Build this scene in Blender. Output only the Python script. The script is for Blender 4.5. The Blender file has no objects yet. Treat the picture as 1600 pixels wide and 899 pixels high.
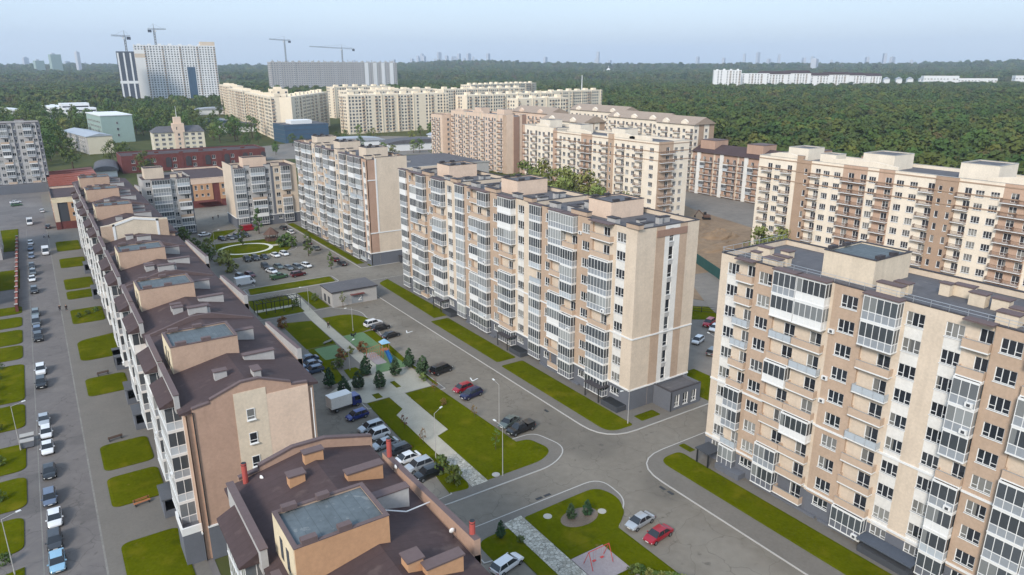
import bpy, math, random
from mathutils import Vector, noise as mnoise

# ------------------------------------------------------------------ camera, sky, sun, exposure
scene = bpy.context.scene
R = math.radians
cam_d = bpy.data.cameras.new('camera')
cam = bpy.data.objects.new('camera', cam_d)
scene.collection.objects.link(cam)
cam.location = (0, 0, 60)
cam.rotation_euler = (R(90 - 17.221), 0, R(-33.716))
cam_d.sensor_width = 36
cam_d.lens = 36 * 1105 / 1600
cam_d.clip_start = 0.5
cam_d.clip_end = 60000
scene.camera = cam

SUN_EL, SUN_AZ = 34.0, 239.0          # azimuth measured clockwise from +y: the sun stands to the south-west
w = bpy.data.worlds.new('World')
scene.world = w
w.use_nodes = True
nt = w.node_tree
nt.nodes.clear()
wo = nt.nodes.new('ShaderNodeOutputWorld')
bg = nt.nodes.new('ShaderNodeBackground')
sky = nt.nodes.new('ShaderNodeTexSky')
sky.sky_type = 'NISHITA'
sky.sun_disc = False
sky.sun_elevation = R(SUN_EL)
sky.sun_rotation = R(SUN_AZ)
sky.air_density = 1.6
sky.dust_density = 1.0
sky.ozone_density = 2.0
# a thin even overcast veil over the clear sky: soft pale cloud from horizon to zenith
tc = nt.nodes.new('ShaderNodeTexCoord')
mp = nt.nodes.new('ShaderNodeMapping')
mp.inputs['Scale'].default_value = (1.0, 1.0, 3.5)
nz = nt.nodes.new('ShaderNodeTexNoise')
nz.inputs['Scale'].default_value = 1.6
nz.inputs['Detail'].default_value = 3
veil = nt.nodes.new('ShaderNodeMix'); veil.data_type = 'RGBA'
veil.inputs['A'].default_value = (2.5, 3.5, 5.0, 1)
veil.inputs['B'].default_value = (3.5, 4.45, 5.6, 1)
mixn = nt.nodes.new('ShaderNodeMix'); mixn.data_type = 'RGBA'
mixn.inputs['Factor'].default_value = 0.80
nt.links.new(tc.outputs['Generated'], mp.inputs['Vector'])
nt.links.new(mp.outputs['Vector'], nz.inputs['Vector'])
nt.links.new(nz.outputs['Fac'], veil.inputs['Factor'])
nt.links.new(sky.outputs['Color'], mixn.inputs['A'])
nt.links.new(veil.outputs['Result'], mixn.inputs['B'])
nt.links.new(mixn.outputs['Result'], bg.inputs['Color'])
bg.inputs['Strength'].default_value = 0.10
nt.links.new(bg.outputs['Background'], wo.inputs['Surface'])

sun_d = bpy.data.lights.new('sun', 'SUN')
sun_d.energy = 1.5
sun_d.angle = R(14)
sun_d.color = (1.0, 0.94, 0.86)
sun = bpy.data.objects.new('sun', sun_d)
scene.collection.objects.link(sun)
sun.location = (-300, -200, 400)
sdir = Vector((math.sin(R(SUN_AZ)) * math.cos(R(SUN_EL)), math.cos(R(SUN_AZ)) * math.cos(R(SUN_EL)), math.sin(R(SUN_EL))))
sun.rotation_euler = sdir.to_track_quat('Z', 'Y').to_euler()

vs = scene.view_settings
vs.view_transform = 'Standard'
vs.look = 'None'
vs.exposure = 1.2
vs.gamma = 1.0
vs.use_curve_mapping = False
cy = scene.cycles
cy.max_bounces = 5
cy.diffuse_bounces = 3
cy.glossy_bounces = 2
cy.transmission_bounces = 2
cy.volume_bounces = 0
cy.transparent_max_bounces = 4
cy.use_denoising = True
cy.caustics_reflective = False
cy.caustics_refractive = False

RNG = random.Random(7)
COL = scene.collection.objects

# ------------------------------------------------------------------ helpers
def lin(r, g, b):
    f = lambda c: (c / 255 / 12.92) if c <= 10 else ((c / 255 + 0.055) / 1.055) ** 2.4
    return (f(r), f(g), f(b), 1)

class MB:
    """collects quads, boxes, prisms and tubes; build() links them as one mesh object"""
    def __init__(s):
        s.v = []; s.f = []; s.m = []
    def face(s, pts, m=0):
        n = len(s.v); s.v.extend(pts); s.f.append(tuple(range(n, n + len(pts)))); s.m.append(m)
    def box(s, x0, x1, y0, y1, z0, z1, m=0, mt=None, bottom=True):
        n = len(s.v)
        s.v += [(x0, y0, z0), (x1, y0, z0), (x1, y1, z0), (x0, y1, z0), (x0, y0, z1), (x1, y0, z1), (x1, y1, z1), (x0, y1, z1)]
        fs = [(0, 1, 5, 4), (1, 2, 6, 5), (2, 3, 7, 6), (3, 0, 4, 7)]
        for q in fs:
            s.f.append(tuple(n + i for i in q)); s.m.append(m)
        s.f.append((n + 4, n + 5, n + 6, n + 7)); s.m.append(m if mt is None else mt)
        if bottom:
            s.f.append((n + 3, n + 2, n + 1, n)); s.m.append(m)
    def prism(s, poly, z0, z1, m=0, mt=None):
        n = len(s.v); k = len(poly)
        s.v += [(p[0], p[1], z0) for p in poly] + [(p[0], p[1], z1) for p in poly]
        for i in range(k):
            j = (i + 1) % k
            s.f.append((n + i, n + j, n + k + j, n + k + i)); s.m.append(m)
        s.f.append(tuple(range(n + k, n + 2 * k))); s.m.append(m if mt is None else mt)
    def side(s, prof, y0, y1, m=0, me=None):
        """extrude an (x,z) outline (counter-clockwise seen from -y) along y"""
        n = len(s.v); k = len(prof)
        s.v += [(p[0], y0, p[1]) for p in prof] + [(p[0], y1, p[1]) for p in prof]
        for i in range(k):
            j = (i + 1) % k
            s.f.append((n + j, n + i, n + k + i, n + k + j)); s.m.append(m)
        s.f.append(tuple(range(n, n + k))); s.m.append(m if me is None else me)
        s.f.append(tuple(range(n + 2 * k - 1, n + k - 1, -1))); s.m.append(m if me is None else me)
    def tube(s, a, b, r0, r1=None, seg=6, m=0, cap=True):
        r1 = r0 if r1 is None else r1
        a = Vector(a); b = Vector(b); d = (b - a).normalized()
        t = Vector((0, 0, 1)) if abs(d.z) < 0.9 else Vector((1, 0, 0))
        u = d.cross(t).normalized(); v = d.cross(u)
        n = len(s.v)
        for p, r in ((a, r0), (b, r1)):
            for i in range(seg):
                an = 2 * math.pi * i / seg
                q = p + u * math.cos(an) * r + v * math.sin(an) * r
                s.v.append((q.x, q.y, q.z))
        for i in range(seg):
            j = (i + 1) % seg
            s.f.append((n + j, n + i, n + seg + i, n + seg + j)); s.m.append(m)
        if cap:
            s.f.append(tuple(n + seg + i for i in range(seg - 1, -1, -1))); s.m.append(m)
            s.f.append(tuple(n + i for i in range(seg))); s.m.append(m)
    def mesh(s, name, mats, smooth=False):
        me = bpy.data.meshes.new(name)
        me.from_pydata(s.v, [], s.f)
        for m in (mats if isinstance(mats, (list, tuple)) else [mats]):
            me.materials.append(MAT[m])
        me.polygons.foreach_set('material_index', s.m)
        if smooth:
            me.polygons.foreach_set('use_smooth', [True] * len(s.f))
        me.update()
        return me
    def build(s, name, mats, parent=None, loc=(0, 0, 0), rz=0, smooth=False):
        return link(name, s.mesh(name, mats, smooth), parent, loc, rz)

def link(name, me, parent=None, loc=(0, 0, 0), rz=0):
    o = bpy.data.objects.new(name, me)
    COL.link(o)
    o.location = loc
    if rz: o.rotation_euler = (0, 0, rz)
    if parent is not None: o.parent = parent
    return o

def tag(o, label=None, cat=None, group=None, kind=None):
    if label: o['label'] = label
    if cat: o['category'] = cat
    if group: o['group'] = group
    if kind: o['kind'] = kind
    return o

def thing(name, loc=(0, 0, 0), rz=0, label=None, cat=None, group=None):
    o = link(name, None, None, loc, rz)
    o.empty_display_size = 1
    return tag(o, label, cat, group)

def copy_tree(o, parent=None):
    c = o.copy(); COL.link(c); c.parent = parent
    for ch in list(o.children):
        copy_tree(ch, c)
    return c

def rpoly(pts):
    """polygon with rounded corners: points are (x, y) or (x, y, radius)"""
    out = []; k = len(pts)
    for i in range(k):
        p = pts[i]
        if len(p) < 3 or p[2] <= 0:
            out.append((p[0], p[1])); continue
        a = Vector(pts[i - 1][:2]); b = Vector(p[:2]); c = Vector(pts[(i + 1) % k][:2])
        d1 = (a - b); d2 = (c - b)
        r = min(p[2], d1.length * 0.49, d2.length * 0.49)
        s0 = b + d1.normalized() * r; s1 = b + d2.normalized() * r
        for t in range(7):
            t /= 6
            q = s0 * (1 - t) ** 2 + b * 2 * t * (1 - t) + s1 * t * t
            out.append((q.x, q.y))
    return out

def offset_in(poly, d):
    """crude inward offset of a convex-ish counter-clockwise polygon"""
    out = []; k = len(poly)
    for i in range(k):
        a = Vector(poly[i - 1]); b = Vector(poly[i]); c = Vector(poly[(i + 1) % k])
        e1 = (b - a).normalized(); e2 = (c - b).normalized()
        n = Vector((-e1.y - e2.y, e1.x + e2.x))
        if n.length < 1e-6: n = Vector((-e1.y, e1.x))
        n.normalize()
        out.append((b.x + n.x * d, b.y + n.y * d))
    return out

def ccw(poly):
    a = sum(poly[i - 1][0] * poly[i][1] - poly[i][0] * poly[i - 1][1] for i in range(len(poly)))
    return poly if a > 0 else poly[::-1]

# ------------------------------------------------------------------ materials
MAT = {}
def new_mat(name):
    m = bpy.data.materials.new(name); m.use_nodes = True
    MAT[name] = m
    t = m.node_tree
    return m, t, t.nodes['Principled BSDF']

def mat(name, c, rough=0.85, var=0.12, scale=0.35, fine=3.0, bump=0.0, metal=0.0, spec=0.3, c2=None, stain=0.0, seam=None, patch=None, crack=0.0):
    """a procedural surface: base colour broken up by two scales of world-space noise, optional second colour and bump"""
    m, t, b = new_mat(name)
    geo = t.nodes.new('ShaderNodeNewGeometry')
    n1 = t.nodes.new('ShaderNodeTexNoise'); n1.inputs['Scale'].default_value = scale; n1.inputs['Detail'].default_value = 4
    n2 = t.nodes.new('ShaderNodeTexNoise'); n2.inputs['Scale'].default_value = fine; n2.inputs['Detail'].default_value = 3
    for n in (n1, n2): t.links.new(geo.outputs['Position'], n.inputs['Vector'])
    add = t.nodes.new('ShaderNodeMath'); add.operation = 'ADD'
    t.links.new(n1.outputs['Fac'], add.inputs[0]); t.links.new(n2.outputs['Fac'], add.inputs[1])
    mr = t.nodes.new('ShaderNodeMapRange')
    mr.inputs['From Min'].default_value = 0.6; mr.inputs['From Max'].default_value = 1.4
    t.links.new(add.outputs[0], mr.inputs['Value'])
    mx = t.nodes.new('ShaderNodeMix'); mx.data_type = 'RGBA'
    if c2 is None:
        mx.inputs['A'].default_value = tuple(min(1, v * (1 - var)) for v in c[:3]) + (1,)
        mx.inputs['B'].default_value = tuple(min(1, v * (1 + var)) for v in c[:3]) + (1,)
    else:
        mx.inputs['A'].default_value = c; mx.inputs['B'].default_value = c2
    t.links.new(mr.outputs['Result'], mx.inputs['Factor'])
    out = mx.outputs['Result']
    if stain:
        mp_ = t.nodes.new('ShaderNodeMapping'); mp_.inputs['Scale'].default_value = (0.9, 0.9, 0.07)
        n3 = t.nodes.new('ShaderNodeTexNoise'); n3.inputs['Scale'].default_value = 1.0; n3.inputs['Detail'].default_value = 5
        t.links.new(geo.outputs['Position'], mp_.inputs['Vector']); t.links.new(mp_.outputs['Vector'], n3.inputs['Vector'])
        r3 = t.nodes.new('ShaderNodeMapRange'); r3.inputs['From Min'].default_value = 0.52; r3.inputs['From Max'].default_value = 0.75
        r3.inputs['To Max'].default_value = stain
        t.links.new(n3.outputs['Fac'], r3.inputs['Value'])
        m3 = t.nodes.new('ShaderNodeMix'); m3.data_type = 'RGBA'
        m3.inputs['B'].default_value = tuple(v * 0.55 for v in c[:3]) + (1,)
        t.links.new(r3.outputs['Result'], m3.inputs['Factor']); t.links.new(out, m3.inputs['A'])
        out = m3.outputs['Result']
    def mul(o_, fac, col):
        k = t.nodes.new('ShaderNodeMix'); k.data_type = 'RGBA'; k.inputs['B'].default_value = col
        t.links.new(fac, k.inputs['Factor']); t.links.new(o_, k.inputs['A']); return k.outputs['Result']
    def rng(v, a, b_, hi):
        k = t.nodes.new('ShaderNodeMapRange'); k.inputs['From Min'].default_value = a; k.inputs['From Max'].default_value = b_; k.inputs['To Max'].default_value = hi
        t.links.new(v, k.inputs['Value']); return k.outputs['Result']
    def noise_(sc, det=4):
        k = t.nodes.new('ShaderNodeTexNoise'); k.inputs['Scale'].default_value = sc; k.inputs['Detail'].default_value = det
        t.links.new(geo.outputs['Position'], k.inputs['Vector']); return k.outputs['Fac']
    if seam:      # laid sheets: each strip its own slight tone, a thin dark lap between
        sx = t.nodes.new('ShaderNodeSeparateXYZ'); t.links.new(geo.outputs['Position'], sx.inputs[0])
        dv = t.nodes.new('ShaderNodeMath'); dv.operation = 'DIVIDE'; dv.inputs[1].default_value = seam[1]; t.links.new(sx.outputs[seam[0]], dv.inputs[0])
        fl = t.nodes.new('ShaderNodeMath'); fl.operation = 'FLOOR'; t.links.new(dv.outputs[0], fl.inputs[0])
        wn_ = t.nodes.new('ShaderNodeTexWhiteNoise'); wn_.noise_dimensions = '1D'; t.links.new(fl.outputs[0], wn_.inputs['W'])
        out = mul(out, rng(wn_.outputs['Value'], 0, 1, .22), tuple(v * .72 for v in c[:3]) + (1,))
        fr_ = t.nodes.new('ShaderNodeMath'); fr_.operation = 'FRACT'; t.links.new(dv.outputs[0], fr_.inputs[0])
        out = mul(out, rng(fr_.outputs[0], .93, .97, .45), tuple(v * .5 for v in c[:3]) + (1,))
    if patch:     # repairs, worn and stained areas with an outline of their own
        for (sc, a, b_, hi, k_) in patch: out = mul(out, rng(noise_(sc, 6), a, b_, hi), k_)
    if crack:
        vo = t.nodes.new('ShaderNodeTexVoronoi'); vo.feature = 'DISTANCE_TO_EDGE'; vo.inputs['Scale'].default_value = .16
        wv = t.nodes.new('ShaderNodeVectorMath'); wv.operation = 'ADD'; nv = t.nodes.new('ShaderNodeTexNoise'); nv.inputs['Scale'].default_value = .4
        t.links.new(geo.outputs['Position'], nv.inputs['Vector'])
        sc_ = t.nodes.new('ShaderNodeVectorMath'); sc_.operation = 'SCALE'; sc_.inputs['Scale'].default_value = 3.0; t.links.new(nv.outputs['Color'], sc_.inputs[0])
        t.links.new(geo.outputs['Position'], wv.inputs[0]); t.links.new(sc_.outputs[0], wv.inputs[1]); t.links.new(wv.outputs[0], vo.inputs['Vector'])
        iv = t.nodes.new('ShaderNodeMapRange'); iv.inputs['From Min'].default_value = .0; iv.inputs['From Max'].default_value = .012; iv.inputs['To Min'].default_value = crack; iv.inputs['To Max'].default_value = 0
        t.links.new(vo.outputs['Distance'], iv.inputs['Value']); out = mul(out, iv.outputs['Result'], tuple(v * .45 for v in c[:3]) + (1,))
    t.links.new(out, b.inputs['Base Color'])
    b.inputs['Roughness'].default_value = rough
    b.inputs['Metallic'].default_value = metal
    b.inputs['Specular IOR Level'].default_value = spec
    if bump:
        bp = t.nodes.new('ShaderNodeBump'); bp.inputs['Strength'].default_value = bump; bp.inputs['Distance'].default_value = 0.05
        t.links.new(n2.outputs['Fac'], bp.inputs['Height']); t.links.new(bp.outputs['Normal'], b.inputs['Normal'])
    return m

def glass_mat(name, dark, light, per_object=True, rough=0.08, share=0.72):
    m, t, b = new_mat(name)
    if per_object:
        oi = t.nodes.new('ShaderNodeObjectInfo'); src = oi.outputs['Random']
    else:
        geo = t.nodes.new('ShaderNodeNewGeometry')
        sn = t.nodes.new('ShaderNodeVectorMath'); sn.operation = 'SNAP'; sn.inputs[1].default_value = (3.1, 3.1, 3.1)
        wn = t.nodes.new('ShaderNodeTexWhiteNoise')
        t.links.new(geo.outputs['Position'], sn.inputs[0]); t.links.new(sn.outputs['Vector'], wn.inputs['Vector']); src = wn.outputs['Value']
    cr = t.nodes.new('ShaderNodeValToRGB')
    cr.color_ramp.elements[0].color = dark
    cr.color_ramp.elements[0].position = 0.0
    e = cr.color_ramp.elements.new(share); e.color = tuple(v * 1.7 for v in dark[:3]) + (1,)
    cr.color_ramp.elements[-1].color = light; cr.color_ramp.elements[-1].position = 1.0
    t.links.new(src, cr.inputs['Fac']); colr = cr.outputs['Color']
    if per_object and name != 'car_glass':      # curtains drawn part of the way across some rooms
        tcx = t.nodes.new('ShaderNodeTexCoord'); sx = t.nodes.new('ShaderNodeSeparateXYZ'); t.links.new(tcx.outputs['Generated'], sx.inputs[0])
        wn2 = t.nodes.new('ShaderNodeTexWhiteNoise'); wn2.noise_dimensions = '1D'; t.links.new(src, wn2.inputs['W'])
        mm = t.nodes.new('ShaderNodeMath'); mm.operation = 'MULTIPLY_ADD'; mm.inputs[1].default_value = 1.3; mm.inputs[2].default_value = -.72; t.links.new(wn2.outputs['Value'], mm.inputs[0])
        lt = t.nodes.new('ShaderNodeMath'); lt.operation = 'LESS_THAN'; t.links.new(sx.outputs['X'], lt.inputs[0]); t.links.new(mm.outputs[0], lt.inputs[1])
        mk = t.nodes.new('ShaderNodeMix'); mk.data_type = 'RGBA'; mk.inputs['B'].default_value = tuple(v * .6 for v in light[:3]) + (1,)
        t.links.new(lt.outputs[0], mk.inputs['Factor']); t.links.new(colr, mk.inputs['A']); colr = mk.outputs['Result']
    t.links.new(colr, b.inputs['Base Color'])
    b.inputs['Roughness'].default_value = rough
    b.inputs['Specular IOR Level'].default_value = 0.6
    b.inputs['IOR'].default_value = 1.5

def leaf_mat(name, dark, light, nscale=0.55):
    m, t, b = new_mat(name)
    oi = t.nodes.new('ShaderNodeObjectInfo')
    geo = t.nodes.new('ShaderNodeNewGeometry')
    n1 = t.nodes.new('ShaderNodeTexNoise'); n1.inputs['Scale'].default_value = nscale; n1.inputs['Detail'].default_value = 3
    t.links.new(geo.outputs['Position'], n1.inputs['Vector'])
    mx = t.nodes.new('ShaderNodeMix'); mx.data_type = 'RGBA'
    mx.inputs['A'].default_value = dark; mx.inputs['B'].default_value = light
    t.links.new(n1.outputs['Fac'], mx.inputs['Factor'])
    hs = t.nodes.new('ShaderNodeHueSaturation')
    mr = t.nodes.new('ShaderNodeMapRange'); mr.inputs['To Min'].default_value = 0.465; mr.inputs['To Max'].default_value = 0.525
    t.links.new(oi.outputs['Random'], mr.inputs['Value']); t.links.new(mr.outputs['Result'], hs.inputs['Hue'])
    m2 = t.nodes.new('ShaderNodeMath'); m2.operation = 'MULTIPLY_ADD'; m2.inputs[1].default_value = 0.4; m2.inputs[2].default_value = 0.8
    wn = t.nodes.new('ShaderNodeTexWhiteNoise'); wn.noise_dimensions = '1D'
    t.links.new(oi.outputs['Random'], wn.inputs['W']); t.links.new(wn.outputs['Value'], m2.inputs[0]); t.links.new(m2.outputs[0], hs.inputs['Value'])
    t.links.new(mx.outputs['Result'], hs.inputs['Color'])
    t.links.new(hs.outputs['Color'], b.inputs['Base Color'])
    if nscale < .1:
        va = t.nodes.new('ShaderNodeVectorMath'); va.operation = 'ADD'; va.inputs[1].default_value = (-.35, -.3, .9)
        t.links.new(geo.outputs['Normal'], va.inputs[0]); vn = t.nodes.new('ShaderNodeVectorMath'); vn.operation = 'NORMALIZE'
        t.links.new(va.outputs[0], vn.inputs[0]); t.links.new(vn.outputs[0], b.inputs['Normal'])
    b.inputs['Roughness'].default_value = 0.75
    b.inputs['Specular IOR Level'].default_value = 0.2

mat('beige', lin(210, 192, 171), stain=0.22)
mat('cream', lin(212, 195, 172), stain=0.2)
mat('terra', lin(184, 159, 137), stain=0.2)
mat('terra_dark', lin(152, 122, 106), stain=0.2)
mat('white_wall', lin(222, 217, 209), stain=0.18)
mat('white_trim', lin(226, 224, 220), var=0.05, rough=0.6)
mat('grey_base', lin(104, 106, 112), var=0.08, stain=0.15)
mat('grey_dark', lin(72, 74, 78), var=0.1)
mat('light_grey_wall', lin(176, 172, 168), stain=0.12)
mat('tan', lin(188, 158, 136), stain=0.2)
mat('tan_dark', lin(178, 146, 126), stain=0.22)
mat('tan_orange', lin(192, 148, 112), stain=0.10)
mat('cream_pale', lin(222, 204, 172), stain=0.08)
mat('j_cream', lin(230, 216, 196), stain=0.15)
mat('j_dark', lin(170, 144, 122), stain=0.08)
mat('pink_tan', lin(216, 190, 168), stain=0.12)
mat('m_cream', lin(228, 212, 188), var=0.06)
mat('roof_grey', lin(96, 94, 96), var=0.18, scale=0.25, fine=1.2, bump=0.15, seam=('Y', 1.0), patch=[(.3, .58, .7, .4, lin(70, 68, 68)), (.9, .62, .7, .35, lin(128, 124, 120))])
mat('roof_blue', lin(100, 107, 110), var=0.22, scale=0.35, fine=2.2, bump=0.2, rough=0.95, spec=0.1, seam=('X', 1.0), patch=[(.5, .58, .7, .35, lin(82, 88, 90)), (1.2, .64, .7, .4, lin(150, 152, 150))])
mat('roof_brown', lin(78, 63, 62), var=0.16, scale=0.2, fine=2.0, bump=0.2, seam=('Y', 1.0), patch=[(.5, .6, .72, .3, lin(120, 104, 96)), (1.7, .66, .74, .4, lin(54, 44, 42))])
mat('cap_brown', lin(104, 88, 86), var=0.1)
mat('cap_dark', lin(70, 66, 68), var=0.1)
mat('roof_red', lin(146, 90, 78), var=0.2, scale=0.6)
mat('brick_red', lin(110, 62, 58), var=0.2)
mat('balc_panel', lin(178, 184, 188), var=0.06, rough=0.35)
mat('balc_tan', lin(190, 166, 144), var=0.08)
mat('balc_brown', lin(120, 96, 82), var=0.1)
mat('rail_metal', lin(190, 192, 194), var=0.05, rough=0.4, metal=0.6)
mat('dark_metal', lin(44, 46, 48), var=0.1, rough=0.5)
mat('concrete', lin(170, 166, 160), var=0.1, fine=5)
mat('kerb', lin(176, 172, 166), var=0.08, fine=6)
mat('kerb_worn', lin(128, 124, 118), var=.25, fine=2.5)
mat('asphalt', lin(112, 105, 95), c2=lin(130, 123, 112), scale=0.09, fine=0.8, bump=0.05, rough=0.92, crack=.5, patch=[(.05, .56, .62, .35, lin(84, 80, 74)), (.035, .55, .7, .5, lin(150, 144, 134)), (.6, .64, .72, .5, lin(70, 66, 62))])
mat('asphalt_west', lin(102, 97, 95), c2=lin(119, 113, 109), scale=0.1, fine=0.9, bump=0.05, rough=0.92, crack=.5, patch=[(.06, .56, .6, .35, lin(80, 77, 75)), (.04, .56, .7, .4, lin(140, 134, 128)), (.6, .64, .72, .5, lin(66, 63, 60))])
mat('asphalt_far', lin(110, 103, 96), c2=lin(132, 124, 114), scale=0.05, fine=0.4)
mat('paving', lin(106, 101, 94), c2=lin(120, 114, 106), scale=0.3, fine=2.5, bump=0.1)
mat('path_light', lin(160, 153, 138), c2=lin(182, 175, 158), scale=0.4, fine=4)
mat('soil', lin(112, 92, 72), c2=lin(146, 122, 96), scale=0.06, fine=0.5, bump=0.6)
mat('grass', lin(70, 76, 4), c2=lin(92, 96, 12), scale=0.16, fine=2.2, bump=0.8, rough=0.95, spec=0.0, patch=[(.22, .54, .72, .55, lin(118, 108, 30)), (.35, .6, .7, .5, lin(58, 66, 10)), (.8, .66, .74, .6, lin(112, 96, 56))])
mat('meadow', lin(60, 70, 36), c2=lin(92, 90, 54), scale=0.012, fine=0.12, rough=0.95, spec=0.1)
mat('rubber_green', lin(88, 116, 78), c2=lin(106, 132, 92), scale=0.5, fine=4)
mat('rubber_pink', lin(150, 138, 138), c2=lin(168, 158, 156), scale=0.5, fine=4)
def stone_path(name):
    m, t, b = new_mat(name)
    geo = t.nodes.new('ShaderNodeNewGeometry')
    vo = t.nodes.new('ShaderNodeTexVoronoi'); vo.feature = 'DISTANCE_TO_EDGE'; vo.inputs['Scale'].default_value = 2.3
    vc = t.nodes.new('ShaderNodeTexVoronoi'); vc.inputs['Scale'].default_value = 2.3
    for n in (vo, vc): t.links.new(geo.outputs['Position'], n.inputs['Vector'])
    mr = t.nodes.new('ShaderNodeMapRange'); mr.inputs['From Min'].default_value = 0.01; mr.inputs['From Max'].default_value = 0.07
    t.links.new(vo.outputs['Distance'], mr.inputs['Value'])
    sp = t.nodes.new('ShaderNodeSeparateColor'); t.links.new(vc.outputs['Color'], sp.inputs['Color'])
    st = t.nodes.new('ShaderNodeMix'); st.data_type = 'RGBA'; st.inputs['A'].default_value = lin(150, 145, 132); st.inputs['B'].default_value = lin(196, 191, 178)
    t.links.new(sp.outputs['Red'], st.inputs['Factor'])
    mx = t.nodes.new('ShaderNodeMix'); mx.data_type = 'RGBA'; mx.inputs['A'].default_value = lin(104, 102, 92)
    t.links.new(mr.outputs['Result'], mx.inputs['Factor']); t.links.new(st.outputs['Result'], mx.inputs['B'])
    t.links.new(mx.outputs['Result'], b.inputs['Base Color']); b.inputs['Roughness'].default_value = 0.9
    bp = t.nodes.new('ShaderNodeBump'); bp.inputs['Strength'].default_value = 0.5; bp.inputs['Distance'].default_value = 0.03
    t.links.new(mr.outputs['Result'], bp.inputs['Height']); t.links.new(bp.outputs['Normal'], b.inputs['Normal'])
stone_path('path_stone')
mat('white_paint', lin(222, 222, 220), var=0.1, fine=6)
mat('plinth', lin(92, 94, 98), var=0.1)
mat('bark', lin(84, 70, 58), var=0.3, fine=6, bump=0.5)
mat('mulch', lin(116, 104, 92), var=0.35, fine=6, bump=0.8)
mat('red_paint', lin(196, 70, 66), var=0.08, rough=0.5)
mat('blue_paint', lin(36, 96, 150), var=0.08, rough=0.4)
mat('yellow_paint', lin(210, 170, 60), var=0.08, rough=0.5)
mat('wood', lin(170, 112, 76), var=0.2, fine=5)
mat('wood_dark', lin(96, 74, 64), var=0.2, fine=5)
mat('chim_red', lin(176, 84, 76), var=0.1)
mat('green_fence', lin(48, 84, 80), var=0.15)
mat('slab_green', lin(150, 168, 160), var=0.06)
mat('villa_cream', lin(216, 204, 180), var=0.06)
mat('metal_roof', lin(164, 168, 174), var=0.08, rough=0.5)
mat('blue_glass_wall', lin(70, 92, 112), var=0.12, rough=0.25)
mat('tower_white', lin(222, 221, 219), var=0.05)
mat('tower_dark', lin(82, 88, 98), var=0.1)
mat('tower_grey', lin(150, 148, 146), var=0.08)
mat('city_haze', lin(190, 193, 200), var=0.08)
mat('crane', lin(120, 122, 122), var=0.1)
mat('skin', lin(190, 150, 128), var=0.05)
mat('cloth_dark', lin(38, 40, 46), var=0.2)
mat('cloth_light', lin(190, 190, 196), var=0.1)
mat('tyre', lin(30, 30, 31), var=0.1, rough=0.9)
mat('rim', lin(150, 152, 154), var=0.05, rough=0.35, metal=0.7)
mat('lamp_head', lin(222, 222, 218), var=0.04, rough=0.4)
mat('tail_red', lin(150, 24, 22), var=0.05, rough=0.3)
glass_mat('pane', (0.018, 0.021, 0.026, 1), lin(150, 148, 142))
glass_mat('pane_bay', (0.05, 0.056, 0.062, 1), lin(160, 162, 160), share=0.75)
mat('balc_glass', lin(148, 152, 156), var=0.08, rough=0.2, spec=.5)
mat('tan_roof', lin(158, 140, 124), var=.12)
mat('ring_white', lin(206, 203, 188), var=.06)
glass_mat('pane_far', (0.03, 0.03, 0.034, 1), lin(150, 146, 138), per_object=False, rough=0.2)
glass_mat('car_glass', (0.012, 0.014, 0.017, 1), (0.03, 0.034, 0.04, 1), rough=0.05)
leaf_mat('leaf', lin(54, 74, 36), lin(106, 124, 64))
leaf_mat('leaf_light', lin(84, 98, 46), lin(136, 142, 82))
leaf_mat('leaf_conifer', lin(34, 54, 36), lin(72, 96, 62))
leaf_mat('leaf_rust', lin(96, 66, 40), lin(140, 104, 66))
leaf_mat('leaf_forest', lin(44, 64, 32), lin(88, 104, 50))
def paint(name, rgb, metal=0.25):
    m, t, b = new_mat(name)
    lw = t.nodes.new('ShaderNodeTexNoise'); lw.inputs['Scale'].default_value = 1.3
    mx = t.nodes.new('ShaderNodeMix'); mx.data_type = 'RGBA'
    c = lin(*rgb)
    mx.inputs['A'].default_value = tuple(v * 0.9 for v in c[:3]) + (1,); mx.inputs['B'].default_value = c
    t.links.new(lw.outputs['Fac'], mx.inputs['Factor']); t.links.new(mx.outputs['Result'], b.inputs['Base Color'])
    b.inputs['Roughness'].default_value = 0.28; b.inputs['Metallic'].default_value = metal
    b.inputs['Coat Weight'].default_value = 0.6; b.inputs['Coat Roughness'].default_value = 0.06
PAINT = {'white': (226, 226, 226), 'black': (26, 27, 30), 'dark grey': (62, 64, 68), 'grey': (112, 116, 118), 'silver': (176, 180, 184),
         'red': (168, 22, 42), 'dark red': (98, 26, 34), 'navy': (34, 38, 78), 'blue': (36, 52, 122), 'light blue': (150, 190, 212),
         'blue grey': (104, 116, 136), 'steel blue': (72, 90, 116), 'green': (72, 108, 70), 'grey green': (98, 108, 104)}
for k_, v_ in PAINT.items(): paint('paint ' + k_, v_, 0.0 if k_ in ('white', 'black') else 0.3)

# ------------------------------------------------------------------ ground, roads, pavements, lawns
def sheet(name, poly, z0, z1, m, parent=None, kind='structure'):
    b = MB(); b.prism(ccw(rpoly(poly)), z0, z1)
    o = b.build(name, m, parent)
    if parent is None: tag(o, kind=kind)
    return o
def rect(x0, x1, y0, y1, r=0):
    return [(x0, y0, r), (x1, y0, r), (x1, y1, r), (x0, y1, r)]

g = MB()
n_ = 96
ring = [(9800 * math.cos(2 * math.pi * i / n_), 9800 * math.sin(2 * math.pi * i / n_), -0.06) for i in range(n_)]
g.face(ring)
tag(g.build('ground', 'meadow'), kind='structure')

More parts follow.
